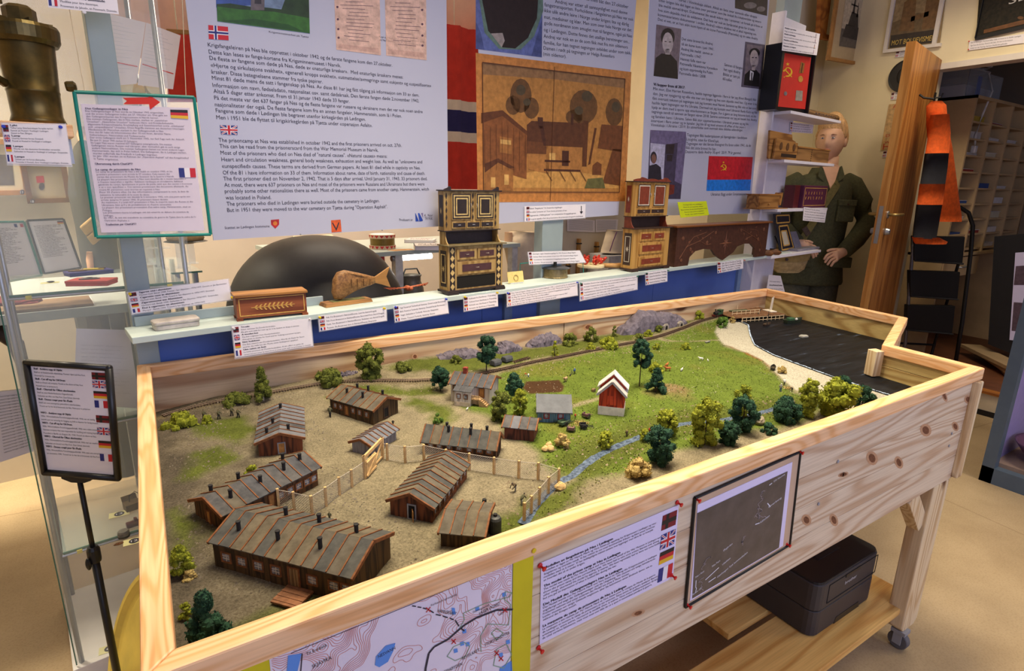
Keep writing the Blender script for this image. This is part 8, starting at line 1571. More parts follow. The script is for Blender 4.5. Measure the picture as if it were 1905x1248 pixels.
P=Sp(Suv(783,528,ET-.06)[0],ET+.03,0);zc_=Suv(783,530,ET)[1];t=thing('milk_can','dented grey milk can below the exhibit table','milk can',(P[0],P[1],zc_-.28));MB().lathe([(.058,0),(.062,.008),(.062,.24),(.058,.27),(.046,.30),(.046,.325),(.052,.33)],28).mk('can',mat('zinc_grey',(118,112,102),.45,.2,30,metal=.4),t,smooth=True);MB().tube([(-.05,0,.32),(-.03,0,.36),(.03,0,.36),(.05,0,.32)],.004,6).mk('bail',mat('dark_metal'),t);MB().box(-.09,.09,-.09,.09,-.02,0).box(-.07,.07,-.07,.07,-(zc_-.28),-.02).mk('plinth',mat('dark_stand'),t)
t=thing('red_cloth_drape','dark red cloth hanging under the exhibit table','cloth',Sp(Suv(715,485,ET)[0],ET+.10,ze-.12),TH);MB().hexa([(-.07,0,0),(.05,0,.03),(.05,.004,.1),(-.07,.004,.1)],[(-.07,-.01,0),(.05,-.012,.03),(.05,-.006,.1),(-.07,-.006,.1)]).mk('cloth',mat('red_drape',(140,34,34),.9,.1),t);MB().box(-.075,.055,-.006,.006,.096,.1).mk('hem',mat('red_drape'),t)
WT=.85;P_=Plane(Sp(0,WT,0),SX)
t=thing('white_tunic','off-white folded tunic on a torso form behind the shelf','garment',(*P_.hit(980,520)[:2],0));lin_=mat('off_white_linen',(224,206,178),.9,.05,20);rowloft(P_,[(430,960,985),(440,945,1000),(460,942,1010),(500,950,1008),(560,952,1006)],.10,name='tunic',parent=t,m_=lin_,wob=.03);rowloft(P_,[(432,942,950),(450,941,951),(462,943,951)],.03,name='sleeve_end',parent=t,m_=mat('mannequin_skin'));MB().tube([(*P_.hit(978,540)[:2],0),P_.hit(978,545)],.03,12).mk('stand',metal,t,True)
for k,x in enumerate((1075,1108,1055)):
 q=P_.hit(x,500+k*4);t=thing('wooden_peg',('left','right','short')[k]+' upright wooden peg behind the ashtray','peg',(q[0],q[1],0),0,'wooden pegs');top=P_.hit(x+2,444+k*6+(30 if k==2 else 0));MB().bar((q[0],q[1],0),tuple(top),.022).mk('stake',wood('peg_wood',(206,160,96),(166,118,62),2,20,.5,False),t,True);MB().cbox(tuple(top-NA([0,0,.03])),(.03,.03,.008)).mk('notch_band',mat('dark_metal'),t,True)
for k,q in enumerate(([(1055,405),(1107,410),(1107,432),(1055,430)],[(1108,408),(1150,408),(1148,430),(1108,432)])):
 t=thing('wall_notice',('left','right')[k]+' of two white printed notices on the far wall under the drawing poster','notice',P_.hit(*bil(q,.5,1)),0,'notices on the far wall');MB().slab([P_.pt(*P_.ab(*q[j]),0)for j in(3,2,1,0)],P_.n,.001).mk('paper',pap(),t,True);mb=MB();[lpx(mb,P_,[bil(q,.06,.12+.09*j),bil(q,.92,.12+.09*j)],.5,.0008)for j in range(9)];mb.mk('print',mat('faint_grey_ink'),t,True,kind='stuff')
back=thing('display_screen','cream display screen behind the pegs and white trunk','screen',Sp(1.9,WT+.03,0),TH);sbx(Suv(1020,450,WT)[0],Suv(1175,450,WT)[0],WT+.01,WT+.03,0,1.32).mk('panel',mat('pale_screen'),back,True);sbx(Suv(1020,450,WT)[0]-.02,Suv(1020,450,WT)[0],WT+.005,WT+.035,0,1.33).mk('edge_post',greyp,back,True)
q=P_.hit(1140,500);t=thing('canvas_sack','white canvas sack with purple piping beside the red-brown cabinet','sack',(q[0],q[1]-.12,0));PQ_=Plane(Sp(0,WT-.15,0),SX);rowloft(PQ_,[(428,1136,1150),(440,1130,1160),(462,1122,1165),(470,1120,1165)],.06,name='sack',parent=t,m_=lin_,wob=.02);MB().tube([PQ_.pt(*PQ_.ab(*p),.055)for p in((1135,430),(1129,445),(1122,466))],.003,6).mk('piping',mat('plum_piping',(110,60,110),.8),t,True);s_=PQ_.ab(1118,472);MB().box(*(PQ_.hit(1140,472)[0]-.12,PQ_.hit(1140,472)[0]+.12),PQ_.hit(1140,472)[1]-.1,PQ_.hit(1140,472)[1]+.1,0,PQ_.hit(1140,472)[2]).mk('pedestal',mat('white_leg'),t,True)
# right: white shelf unit with small objects
whm=mat('white_shelf',(222,218,228),.45,.02);VF=-.15
cu=[Suv(x,y,VF)for x,y in((1470,205),(1464,297),(1450,389),(1441,476))];UL=float(np.mean([c[0]for c in cu]));UR=float(np.mean([Suv(x,y,VF)[0]for x,y in((1565,212),(1553,300),(1541,380),(1530,461))]));ZB=[c[1]for c in cu]
un=thing('white_shelf_unit','white four-board shelf unit at the right end of the partition','shelf unit',Sp((UL+UR)/2,-.07,0),TH)
sbx(UL-.04,UL+(UR-UL)*.52,-.002,.012,ZB[3]-.25,2.30).mk('back_panel',whm,un,True)
for z in ZB:sbx(UL-.02,UR,VF,-.002,z-.016,z).mk('shelf_board',whm,un,True,bevel=.0015)
sbx(UL-.04,UL-.022,-.06,.0,ZB[3]-.25,2.30).mk('side_strip',whm,un,True)
def onb(k,px):return Sp(Suv(px[0],px[1],-.12)[0],-.12,ZB[k])
UP=lambda v:Plane(Sp(0,v,0),SX)
pl=UP(-.10);Q=[(1456,98),(1509,107),(1498,203),(1446,198)];t=thing('medal_case','black display case with red flag panel and a ribbon medal','display case',pl.hit(1472,203),TH)
A_=[pl.ab(*p)for p in Q];u0_,u1_=min(a[0]for a in A_)-.012,max(a[0]for a in A_)+.004;zt_=max(a[1]for a in A_)+.02
sbx(u0_-.02,u1_+.012,-.095,-.02,ZB[0],zt_).mk('case_back',mat('black_plastic'),t,True);sbx(u0_-.02,u0_+.006,-.115,-.095,ZB[0],zt_).mk('case_edge',mat('black_plastic'),t,True);sbx(u1_+.0,u1_+.012,-.115,-.095,ZB[0],zt_).mk('case_edge',mat('black_plastic'),t,True)
mb=MB();mb.slab([pl.pt(*pl.ab(*Q[k]),0)for k in(3,2,1,0)],pl.n,.003);mb.mk('red_panel',mat('red_velvet',(196,40,30),.7,.04,20),t,True);emblem(pl,1465,134,9,t,.001)
img('medal',t,pl,[((150,96,40),[[(1486,136),(1494,136),(1497,118),(1490,115)]]),((60,40,30),[[(1489,136),(1491,136),(1494,118),(1492,117)]]),((190,140,60),[E_((1489,147),4.5,6)]),((150,140,130),[[(1479,187),(1492,188),(1493,169),(1481,168)]]),((120,116,120),[E_((1461,174),3,4)])],.001)
pl2=UP(-.125);card('text label with four flags on top of the medal case',[(1458,48),(1525,63),(1519,103),(1454,94)],[('Medaljer og merker',.34,1),('Flagg og medalje fra en sovjetisk soldat som var fange i Norge',.92,0),('Medals and badges',.34,1),('Flag and medal from a Soviet soldier who was prisoner in Norway',.94,0),('Medaillen und Abzeichen',.42,1),('Fahne und Medaille eines sowjetischen Soldaten in Norwegen',.93,0),('Médailles et insignes',.38,1),('Drapeau et médaille d\'un soldat soviétique prisonnier',.90,0)],[],pl2,h=2.2,lx=.03,fpos=.88,sleeve=False)
a=onb(0,(1506,211));b=onb(0,(1566,214));d=b-a;t=thing('carved_log','carved half-round log lettered ARISAMO on the top white board','carving',a,math.atan2(d[1],d[0]));ln=float(NO(d));MB().lathe([(.018,0),(.022,.005),(.022,ln-.005),(.018,ln)],16,(0,.03,.020),(1,0,0)).mk('log',wood('log_wood',(132,98,58),(92,64,36),0,20,.7,False),t);lp2=Plane(tuple(TM[t.name]@Vector((0,.0075,.014))),tuple(d));mb=MB();txt(mb,lp2,'ARISAMO',(ln*.18,0),(ln*.86,0),.014,.0,2,space='m');mb.mk('lettering',INK(),t,True)
a,b=onb(1,(1430,293)),onb(1,(1477,296));d=b-a;ln=float(NO(d));t=thing('carved_holder','carved wooden card holder with heart and ovals','carving',a,math.atan2(d[1],d[0]));cwd=wood('honey_wood',(170,122,66),(124,82,42),0,18,.5,False);hh=.145
MB().prism([(.0,0),(ln,0),(ln*.98,hh*.72),(ln*.84,hh*.78),(ln*.80,hh*.96),(-.02,hh)],'y',0,.012).mk('back_plate',cwd,t,bevel=.002);MB().prism([(.02,0),(ln,0),(ln*.97,hh*.66),(.03,hh*.74)],'y',-.016,-.004).mk('front_plate',cwd,t,bevel=.002)
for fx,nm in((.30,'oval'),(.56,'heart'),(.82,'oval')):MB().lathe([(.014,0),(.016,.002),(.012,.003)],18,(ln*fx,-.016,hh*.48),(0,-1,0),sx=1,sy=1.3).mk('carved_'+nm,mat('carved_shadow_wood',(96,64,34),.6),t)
MB().box(ln*.35,ln*.95,-.0175,-.0155,hh*.10,hh*.22).mk('name_strip',mat('dark_strip',(50,36,26),.6),t)
a,b=onb(1,(1482,296)),onb(1,(1541,297));d=b-a;ln=float(NO(d));t=thing('jointed_box','plain wooden box with dovetailed corners on the second white board','wooden box',a,math.atan2(d[1],d[0]));MB().box(0,ln,0,.08,0,.075).mk('box_body',wood('plain_box',(152,112,66),(112,78,44),0,16,.6,False),t,bevel=.001);MB().box(-.004,ln+.006,-.004,.084,.075,.083).mk('lid',cwd,t,bevel=.001)
for k in range(6):MB().box(ln*.42,ln*.42+.006,-.001,.002,.006+k*.012,.012+k*.012).mk('dovetail',mat('dark_strip'),t)
card('small label on the white unit above the carved holder',[(1470,227),(1513,232),(1511,248),(1469,245)],[('Skåret av en sovjetisk fange',.8,0),('Carved by a Soviet prisoner',.85,0),('Geschnitzt von Gefangenen',.9,0),('Sculpté par un prisonnier',.95,0)],[],UP(-.006),h=2,lx=.12)
a,b=onb(2,(1410,383)),onb(2,(1462,385));d=b-a;ln=float(NO(d));t=thing('drawer_box','small yellow wooden box with a knobbed drawer','wooden box',a,math.atan2(d[1],d[0]));MB().box(0,ln*.72,0,.07,.004,.075).mk('box_body',cwd,t,bevel=.002);MB().box(-.004,ln*.75,-.004,.074,.075,.082).mk('lid',wood('straw_lid'),t);dr=MB().box(.008,ln*.66,-.003,.004,.010,.040).mk('drawer',cwd,t);MB().ball((ln*.33,-.007,.026),.006,10,6).mk('knob',cwd,dr,smooth=True);MB().box(-.006,ln,-.012,.08,0,.004).mk('base_plate',cwd,t);MB().hexa([(ln*.76,.0,.02),(ln*.80,.0,.02),(ln*1.02,.03,.09),(ln*.98,.03,.09)],[(ln*.76,.06,.02),(ln*.80,.06,.02),(ln*1.02,.07,.09),(ln*.98,.07,.09)]).mk('open_flap',wood('straw_lid'),t)
a,b=onb(2,(1492,381)),onb(2,(1536,379));d=b-a;ln=float(NO(d));t=thing('purple_box','purple lacquered box with straw ornament, lid side open','box',a,math.atan2(d[1],d[0]));pm=mat('purple_lacquer',(84,36,64),.4,.08,30);MB().box(0,ln,0,.07,0,.135).mk('box_body',pm,t,bevel=.002);MB().box(-.075,-.006,.02,.085,0,.135).mk('open_lid',mat('maroon_lacquer',(84,30,34),.4,.08,30),t,bevel=.002);mb=MB()
for(x0,x1,za,zb)in((.012,ln-.012,.014,.017),(.012,ln-.012,.118,.121),(.012,.015,.014,.121),(ln-.015,ln-.012,.014,.121)):mb.box(x0,x1,-.0012,.0002,za,zb)
mb.mk('straw_border',straw,t);mb=MB();r_=random.Random(2)
for j in range(2):
 for k in range(7):x,z=.03+k*(ln-.07)/7,.06+.03*j;mb.bar((x,-.001,z-.008),(x+.008*r_.uniform(-1,1),-.001,z+.008),.004,.001)
mb.mk('straw_letters',straw,t,kind='stuff')
HC=UP(VF-.003);card('white text card hanging under the third white board',[(1495,385),(1538,390),(1534,414),(1493,410)],[('Funnet på Norde Ofoten',.7,0),('Utlån fra en familie i bygda. Gitt som takk for mat.',.96,0),('The box was given as thanks for food',.9,0),('Die Schachtel wurde als Dank gegeben',.95,0),('La boîte a été offerte en remerciement',.96,0)],[],HC,flags=(),h=2,lx=.05,sleeve=False)
for k,(px,lb)in enumerate((((1425,470),'left brown wooden clog of the pair on the lowest white board'),((1440,466),'right brown wooden clog of the pair on the lowest white board'))):
 P=onb(3,px);t=thing('wooden_clog',lb,'clog',P,-.5,'pair of small clogs');MB().tube([(-.035,0,.014),(-.02,0,.018),(.01,0,.018),(.032,0,.012),(.046,0,.014)],[.010,.016,.018,.014,.005],10).mk('shoe',wood('clog_wood',(128,82,46),(92,56,30),0,20,.6,False),t,smooth=True);MB().lathe([(.011,0),(.011,.003)],14,(-.012,0,.034),sx=1.4).mk('opening',hole_shade,t)  # near-black disc paints the shade inside the shoe
pl=UP(-.06);t=thing('ornate_frame','black ornate little frame with straw outline leaning on the lowest board','frame',pl.hit(1462,468),TH);oq=[(1441,398),(1470,397),(1472,415),(1466,418),(1479,463),(1452,468),(1446,416),(1443,414)]
MB().slab([pl.pt(*pl.ab(*p),0)for p in oq[::-1]],pl.n,.010).mk('back_plate',mat('ornate_black',(36,34,44),.5,.1),t,True);mb=MB();lpx(mb,pl,[(1444,401),(1468,400),(1469,413),(1445,415)],1.2,.001,True);lpx(mb,pl,[(1449,421),(1465,419),(1476,461),(1455,465)],1.4,.001,True);lpx(mb,pl,[(1453,430),(1463,429),(1469,455),(1458,457)],1.2,.001,True);mb.mk('straw_outline',straw,t,True);mb=MB();qpx(mb,pl,[(1458,456),(1468,454),(1462,430),(1454,431)],.0008);mb.mk('picture',mat('mount_cream'),t,True);MB().tube([pl.pt(*pl.ab(1456,466),-.01),pl.pt(*pl.ab(1456,440),-.05)],.004,6).mk('easel_leg',blackp,t,True)
a,b=onb(3,(1484,471)),onb(3,(1524,468));d=b-a;ln=float(NO(d));t=thing('open_tin','grey tin with its lid standing open on the lowest white board','tin',a,math.atan2(d[1],d[0]));gm=mat('lilac_grey_tin',(150,148,162),.45,.08,40,metal=.3);MB().box(0,ln,0,.07,0,.014).mk('tin_base',gm,t,bevel=.003);MB().hexa([(-.01,.06,.012),(ln*.6,.06,.012),(ln*.42,.085,.115),(-.03,.085,.115)],[(-.01,.068,.012),(ln*.6,.068,.012),(ln*.42,.093,.115),(-.03,.093,.115)]).mk('tin_lid',gm,t,bevel=.003)
IS=UP(-.06);card('white card behind the table rim about a named prisoner',[(1430,511),(1452,513),(1461,548),(1424,548)],[('',0,0),('Information about',.86,0),('Andrej Nikolaevitsj Vyrostkov',.92,1),('in English, German and French',.92,0),('',0,0)],[],IS,flags=(),h=2.2,lx=.12,sleeve=False);
# soldier mannequin
MD=3.85;mo=atd(1541,262,MD);vx=CR[0]*NA([1,1,0]);vx/=NO(vx);vy=NA([-vx[1],vx[0],0])
mn=thing('soldier_mannequin','mannequin in olive uniform jacket with khaki strap and satchel','mannequin',(mo[0],mo[1],0),math.atan2(vx[1],vx[0]))
MPL=Plane((mo[0],mo[1],0),vx);ml=lambda px,y=0.0:NA([MPL.off(-y).ab(*px)[0],y,MPL.off(-y).ab(*px)[1]])
skin=mat('mannequin_skin');oliv=mat('olive_wool',(74,74,50),.95,.12,70,bump=.2);oliv2=mat('olive_trousers',(82,80,64),.95,.1,70,bump=.2)
def skinned(name,verts,edges,radii,m_,parent,sub=2,root=0):
 me=bpy.data.meshes.new(name);me.from_pydata([tuple(map(float,v))for v in verts],edges,[]);me.update();me.materials.append(m_);o=bpy.data.objects.new(name,me);COL.objects.link(o);o.parent=parent
 sk=o.modifiers.new('skin','SKIN');sk.use_smooth_shade=True;lay=me.skin_vertices[0].data if me.skin_vertices else None
 if lay is None:bpy.context.view_layer.objects.active=o;bpy.ops.object.mode_set(mode='OBJECT');lay=me.skin_vertices[0].data
 for i,r in enumerate(radii):lay[i].radius=(r,r)if not hasattr(r,'__len__')else r;lay[i].use_root=(i==root)
 s2=o.modifiers.new('sub','SUBSURF');s2 .levels=sub;s2 .render_levels=sub;return o
def loft(rings,n=20):
 vs=[];fs=[]
 for(c,rx,ry)in rings:
  for k in range(n):a=2*pi*k/n;vs.append((c[0]+rx*cos(a),c[1]+ry*sin(a),c[2]))
 for i in range(len(rings)-1):
  for k in range(n):fs.append((i*n+k,i*n+(k+1)%n,(i+1)*n+(k+1)%n,(i+1)*n+k))
 fs+=[tuple(range(n))[::-1],tuple(range((len(rings)-1)*n,len(rings)*n))];return MB().add(vs,fs)
zn,zs_,zc2,zw,zh=ml((1541,318))[2],ml((1600,345))[2],ml((1541,380))[2],ml((1541,455))[2],ml((1541,526))[2]
jk=loft([((.0,0,zh),.235,.15),((.0,0,zh+.02),.24,.155),((0,0,zw),.20,.135),((0,0,zc2),.215,.14),((0,0,zs_+.01),.215,.12),((0,0,zs_+.05),.17,.10),((0,0,zn-.02),.095,.085),((0,0,zn+.02),.075,.078)],28);jk.mk('jacket',oliv,mn,smooth=True)
el,wr=ml((1612,418),-.04),ml((1570,468),-.21)
for sg in(1,-1):
 e_,w_=(el,wr)if sg>0 else(NA([-.27,-.02,el[2]]),NA([-.20,-.18,wr[2]+.05]));sh_=NA([sg*.185,0,zs_+.012])
 MB().tube([sh_-(sg*.04,0,-.01),sh_+(sg*.01,0,-.02),sh_*.5+e_*.5+(sg*.02,0,0),e_,e_*.45+w_*.55+(sg*.012,0,0),w_],[.070,.084,.078,.070,.060,.050],18).mk('sleeve',oliv,mn,smooth=True)
 hd=NA([-sg*.9,-.25,-.42]);hd/=NO(hd);side=NA([0,-.6,-.8]);side-=hd*(side@hd);side/=NO(side);nrm_=np.cross(hd,side);p0=w_+hd*.0
 V=[p0-hd*.03,p0+hd*.03,p0+hd*.075];E2=[(0,1),(1,2)];Rr=[(.024,.032),(.022,.036),(.019,.038)]
 for q,(of,ln3)in enumerate(((-.032,.072),(-.011,.084),(.011,.080),(.031,.064))):
  b0=p0+hd*.082+side*of;i0=len(V);V+=[b0,b0+hd*ln3*.5+nrm_*.006*sg,b0+hd*ln3*.78-NA([0,0,.022])];E2+=[(2,i0),(i0,i0+1),(i0+1,i0+2)];Rr+=[.0105,.0095,.008]
 b0=p0+hd*.035-side*.036;i0=len(V);V+=[b0,b0+hd*.035-side*.018,b0+hd*.062-side*.02];E2+=[(1,i0),(i0,i0+1),(i0+1,i0+2)];Rr+=[.014,.011,.009]
 skinned('hand',V,E2,Rr,skin,mn)
for sg in(-1,1):MB().tube([(sg*.10,0,zh+.06),(sg*.105,0,zh-.15),(sg*.11,0,.45),(sg*.115,0,.10)],[.115,.11,.085,.07],16).mk('trouser_leg',oliv2,mn,smooth=True);MB().tube([(sg*.115,.05,.05),(sg*.115,-.05,.055),(sg*.115,-.17,.04)],[.05,.055,.035],12).mk('boot',blackp,mn,smooth=True)
MB().box(-.30,.30,-.25,.2,0,.012).mk('base_plate',mat('grey_base',(120,118,116),.5),mn)
hc_=ml((1546,262));HR=NA([.086,.104,.142]);hb=MB().ball((0,0,0),1.0,40,30);vv=[]
def bumpf(v,c,r,amp):d2=sum(((v[i]-c[i])/r[i])**2 for i in range(3));return amp*math.exp(-d2)
for v in hb.v:
 v=NA(v);x,y,z=v;s_=1.0
 if z<0:v=v*NA([1-.26*abs(z)**1.4,1-.12*abs(z),1])
 f=y<0
 dy=-bumpf((x,y,z),(0,-1,-.10),(.13,.6,.24),.20)-bumpf((x,y,z),(0,-1,-.22),(.19,.6,.12),.10)-bumpf((x,y,z),(0,-.9,.22),(.6,.6,.10),.05)+bumpf((x,y,z),(.36,-.9,.08),(.19,.5,.12),.10)+bumpf((x,y,z),(-.36,-.9,.08),(.19,.5,.12),.10)-bumpf((x,y,z),(0,-.9,-.46),(.26,.5,.055),.05)-bumpf((x,y,z),(0,-.85,-.57),(.22,.5,.05),.05)-bumpf((x,y,z),(0,-.7,-.86),(.3,.5,.16),.14)if f else 0
 v=v+NA([0,dy,0]);vv.append(v*HR)
yaw_=Matrix.Rotation(-.72,3,'Z');R3=lambda p:tuple(NA(yaw_@Vector(tuple(p)))+hc_)
hd_=MB();hd_.v=[R3(p)for p in vv];hd_.f=hb.f
for sg in(-1,1):q=MB().ball((sg*HR[0]*.99,.012,-.01),(.012,.022,.034),10,8);hd_.add([R3(p)for p in q.v],q.f)
q=MB().tube([(0,.012,-.10),(0,.02,-.16),(0,.02,-.22)],[.060,.062,.075],18);hd_.add([R3(p)for p in q.v],q.f)
head=hd_.mk('head',skin,mn,smooth=True)
for sg in(-1,1):
 q=MB().ball((sg*.031,-.0905,.012),(.0125,.007,.0048),12,8);o=MB();o.v=[R3(p)for p in q.v];o.f=q.f;ey=o.mk('eye',mat('eye_white',(206,200,196),.3,0),head,smooth=True)
 q=MB().ball((sg*.031,-.0970,.012),(.0048,.003,.0046),10,6);o=MB();o.v=[R3(p)for p in q.v];o.f=q.f;o.mk('iris',mat('iris',(62,72,84),.3,0),head)
 q=MB().tube([(sg*.014,-.0985,.028),(sg*.030,-.1000,.034),(sg*.050,-.0880,.030)],[.002,.0030,.0014],6);o=MB();o.v=[R3(p)for p in q.v];o.f=q.f;o.mk('eyebrow',mat('brow',(130,92,60),.8,0),head)
q=MB().tube([(-.024,-.098,-.063),(-.010,-.1045,-.060),(0,-.104,-.062),(.010,-.1045,-.060),(.024,-.098,-.063)],[.002,.0046,.0040,.0046,.002],8);o=MB();o.v=[R3(p)for p in q.v];o.f=q.f;o.mk('lips',mat('lips',(186,112,98),.5,0),head,smooth=True)
hb2=MB().ball((0,0,0),1.0,48,24);hv=[]
for v in hb2 .v:
 x,y,z=v;a=math.atan2(x,-y);lim=.40 if abs(a)<1.0 else(.40-(abs(a)-1.0)*.9 if abs(a)<1.55 else-.35)
 k_=1.13+.035*sin(a*23+z*5)+(.10 if abs(a)<1.2 and z>.45 else 0);hv.append(NA(v)*HR*(k_ if z>lim else .90))
o=MB();o.v=[R3(p+NA([0,.006,.008]))for p in hv];o.f=hb2 .f;o.mk('hair',mat('blond_hair',(198,156,108),.7,.2,120,stretch=(1,1,.2)),mn,smooth=True)
MB().hexa([(-.055,-.06,zn+.03),(0,-.10,zn-.13),(.055,-.06,zn+.03),(0,-.05,zn+.06)],[(-.06,-.085,zn+.03),(0,-.146,zn-.14),(.06,-.085,zn+.03),(0,-.088,zn+.05)]).mk('neck_opening',skin,mn,bevel=.004)
for sg in(-1,1):
 MB().hexa([(sg*.02,-.105,zn-.10),(sg*.085,-.10,zn-.04),(sg*.07,-.07,zn+.03),(sg*.03,-.082,zn+.0)],[(sg*.02,-.118,zn-.10),(sg*.092,-.112,zn-.04),(sg*.075,-.082,zn+.035),(sg*.03,-.096,zn+.0)]).mk('collar',oliv,mn,bevel=.004)
 pc_=MB().box(sg*.11-.058,sg*.11+.058,-.158,-.12,zc2-.11,zc2+.02).mk('breast_pocket',oliv,mn,bevel=.008);MB().box(sg*.11-.06,sg*.11+.06,-.164,-.13,zc2-.005,zc2+.035).mk('pocket_flap',oliv,pc_,bevel=.004);MB().lathe([(.007,0),(.007,.003)],12,(sg*.11,-.164,zc2+.005),(0,-1,0)).mk('button',mat('dark_bronze'),pc_)
 MB().box(sg*.13-.07,sg*.13+.07,-.166,-.12,zh+.13,zh+.20).mk('hip_pocket_flap',oliv,mn,bevel=.005)
vpt=[ml((1566,322),-.03),ml((1556,345),-.135),ml((1530,385),-.168),ml((1505,425),-.165),ml((1488,452),-.17)]
khk=mat('khaki_strap',(108,98,56),.9,.1,60);mb=MB()
for a,b in zip(vpt[:-1],vpt[1:]):d=b-a;q=NA([d[2],0,-d[0]]);q/=NO(q);mb.hexa([a-q*.024,b-q*.024,b+q*.024,a+q*.024],[p+NA([0,-.006,0])for p in(a-q*.024,b-q*.024,b+q*.024,a+q*.024)])
mb.mk('shoulder_strap',khk,mn);MB().cbox(tuple(ml((1500,430),-.176)),(.06,.008,.035),0,0,.9).mk('strap_buckle',mat('dark_bronze'),mn)
sat=thing('canvas_satchel','pale khaki canvas satchel hanging at the mannequin\'s hip','satchel',(mo[0]-.26*vx[0],mo[1]-.26*vx[1],ml((1470,505))[2]),math.atan2(vx[1],vx[0]));cvs=mat('pale_khaki_canvas',(176,152,104),.95,.15,40,bump=.3)
SPL2=Plane(tuple(NA([mo[0],mo[1],0])-vy*.22),vx);rowloft(SPL2,[(462,1440,1494),(470,1432,1500),(485,1430,1502),(500,1436,1496),(507,1446,1486)],[.05,.06,.06,.05,.03],name='bag',parent=sat,m_=cvs,wob=.015);rowloft(SPL2,[(461,1440,1500),(470,1432,1504),(482,1436,1500),(486,1446,1490)],[.04,.045,.03,.02],name='flap',parent=sat,m_=mat('khaki_flap',(156,134,84),.95,.1,40),mid=.04);MB().lathe([(.010,0),(.010,.004)],12,SPL2 .pt(*SPL2 .ab(1454,480),.074),tuple(SPL2 .n)).mk('snap',mat('dark_bronze'),sat,True)
# column, pictures and posters on the walls
cx_,cy_=ony(1572,300,.86)[:2];t=thing('pipe_column','cream boxed-in round column behind the mannequin','column',(cx_,.86,0));MB().lathe([(.105,0),(.105,1.1),(.108,1.11),(.108,1.15),(.105,1.16),(.105,2.0),(.108,2.01),(.108,2.05),(.105,2.06),(.105,2.9)],32,sy=.75).mk('shaft',mat('cream_column',(226,212,184),.6,.03,4),t,smooth=False);MB().lathe([(.112,0),(.112,.1)],32,sy=.75).mk('foot_ring',mat('cream_column'),t)
SHIP=Plane((0,.74,0),(1,0,0))
def ship(t,pl,q):img('ship_print',t,pl,[((186,174,150),[[bil(q,.26,.82),bil(q,.78,.82),bil(q,.78,.0),bil(q,.26,.0)]]),((104,98,90),[[bil(q,.26,.82),bil(q,.78,.82),bil(q,.78,.62),bil(q,.26,.60)]]),((58,54,52),[[bil(q,.30,.70),bil(q,.70,.72),bil(q,.76,.58),bil(q,.66,.56),bil(q,.36,.54)],[bil(q,.40,.55),bil(q,.66,.56),bil(q,.62,.40),bil(q,.46,.38)],[bil(q,.47,.40),bil(q,.53,.40),bil(q,.51,.18),bil(q,.49,.18)],[bil(q,.58,.44),bil(q,.62,.44),bil(q,.60,.26),bil(q,.59,.26)],[bil(q,.42,.30),bil(q,.60,.32),bil(q,.60,.30),bil(q,.42,.28)]])],.001)
picture('framed_ship_picture','oak framed monochrome picture of a warship',SHIP,[(1558,-40),(1634,-30),(1611,122),(1538,109)],.022,oakf,mat('mount_tan',(188,168,132),.7,.03),extra=ship)
t=thing('wooden_frame_edge','orange wooden frame edge behind the warship picture','frame',ony(1530,70,.80));F3=Plane((0,.80,0),(1,0,0));MB().slab([F3 .pt(*F3 .ab(*p),0)for p in((1524,70),(1536,73),(1552,-40),(1530,-40))],F3 .n,.03).mk('side_rail',wood('oak_sill'),t,True);MB().slab([F3 .pt(*F3 .ab(*p),.002)for p in((1524,70),(1545,75),(1546,66),(1525,61))],F3 .n,.03).mk('bottom_rail',wood('oak_sill'),t,True)
WR=Plane((XR-.004,0,0),(0,-1,0))
def motp(t,pl,q):
 img('poster_print',t,pl,[((150,128,92),[[bil(q,.06,.94),bil(q,.94,.94),bil(q,.94,.0),bil(q,.06,.0)]]),((112,92,62),[[bil(q,.06,.80),bil(q,.94,.80),bil(q,.94,.62),bil(q,.5,.56),bil(q,.06,.64)]]),((120,88,52),[[bil(q,.20,.76),bil(q,.48,.78),bil(q,.46,.40),bil(q,.38,.34),bil(q,.24,.40)],[bil(q,.62,.78),bil(q,.88,.78),bil(q,.88,.30),bil(q,.66,.30)],[bil(q,.40,.66),bil(q,.72,.62),bil(q,.72,.56),bil(q,.40,.60)],E_(bil(q,.36,.28),8,12),E_(bil(q,.72,.18),8,13)]),((70,58,46),[[bil(q,.27,.24),bil(q,.45,.26),bil(q,.42,.14),bil(q,.30,.14)]]),((52,42,34),[[bil(q,.06,.96),bil(q,.94,.96),bil(q,.94,.80),bil(q,.06,.80)]])],.001)
 mb=MB();txt(mb,pl,'MOT BOLSJEVISMEN',bil(q,.09,.93),bil(q,.90,.93),9,.0025);mb.mk('title',mat('poster_cream_ink',(214,184,92),.6,0),t,True)
picture('framed_poster','white framed brown poster of two soldiers lettered MOT BOLSJEVISMEN',WR,[(1665,-50),(1768,-70),(1748,84),(1648,96)],.022,mat('white_trim'),mat('poster_brown',(150,128,92),.6,.05),cat='poster',extra=motp)
def arb(t,pl,q):
 img('poster_print',t,pl,[((196,160,108),[q[::-1]]),((150,84,44),[[bil(q,.25,.62),bil(q,.85,.62),bil(q,.8,.25),bil(q,.55,.12),bil(q,.35,.25)]]),((92,56,36),[[bil(q,.42,.5),bil(q,.72,.5),bil(q,.7,.22),bil(q,.48,.22)]])],.001)
 for s_,a,b,t_,h_ in(('ARBEITER',.12,.95,.10,7),('DER STIRN',.08,.95,.72,5),('DER FAUST',.30,.95,.80,5),('WÄHLT DEN',.08,.9,.86,4),('HITLER',.06,.96,.99,11)):mb=MB();txt(mb,pl,s_,bil(q,a,t_),bil(q,b,t_),h_,.0018);mb.mk('lettering',mat('poster_red_ink',(186,50,34),.6,0),t,True)
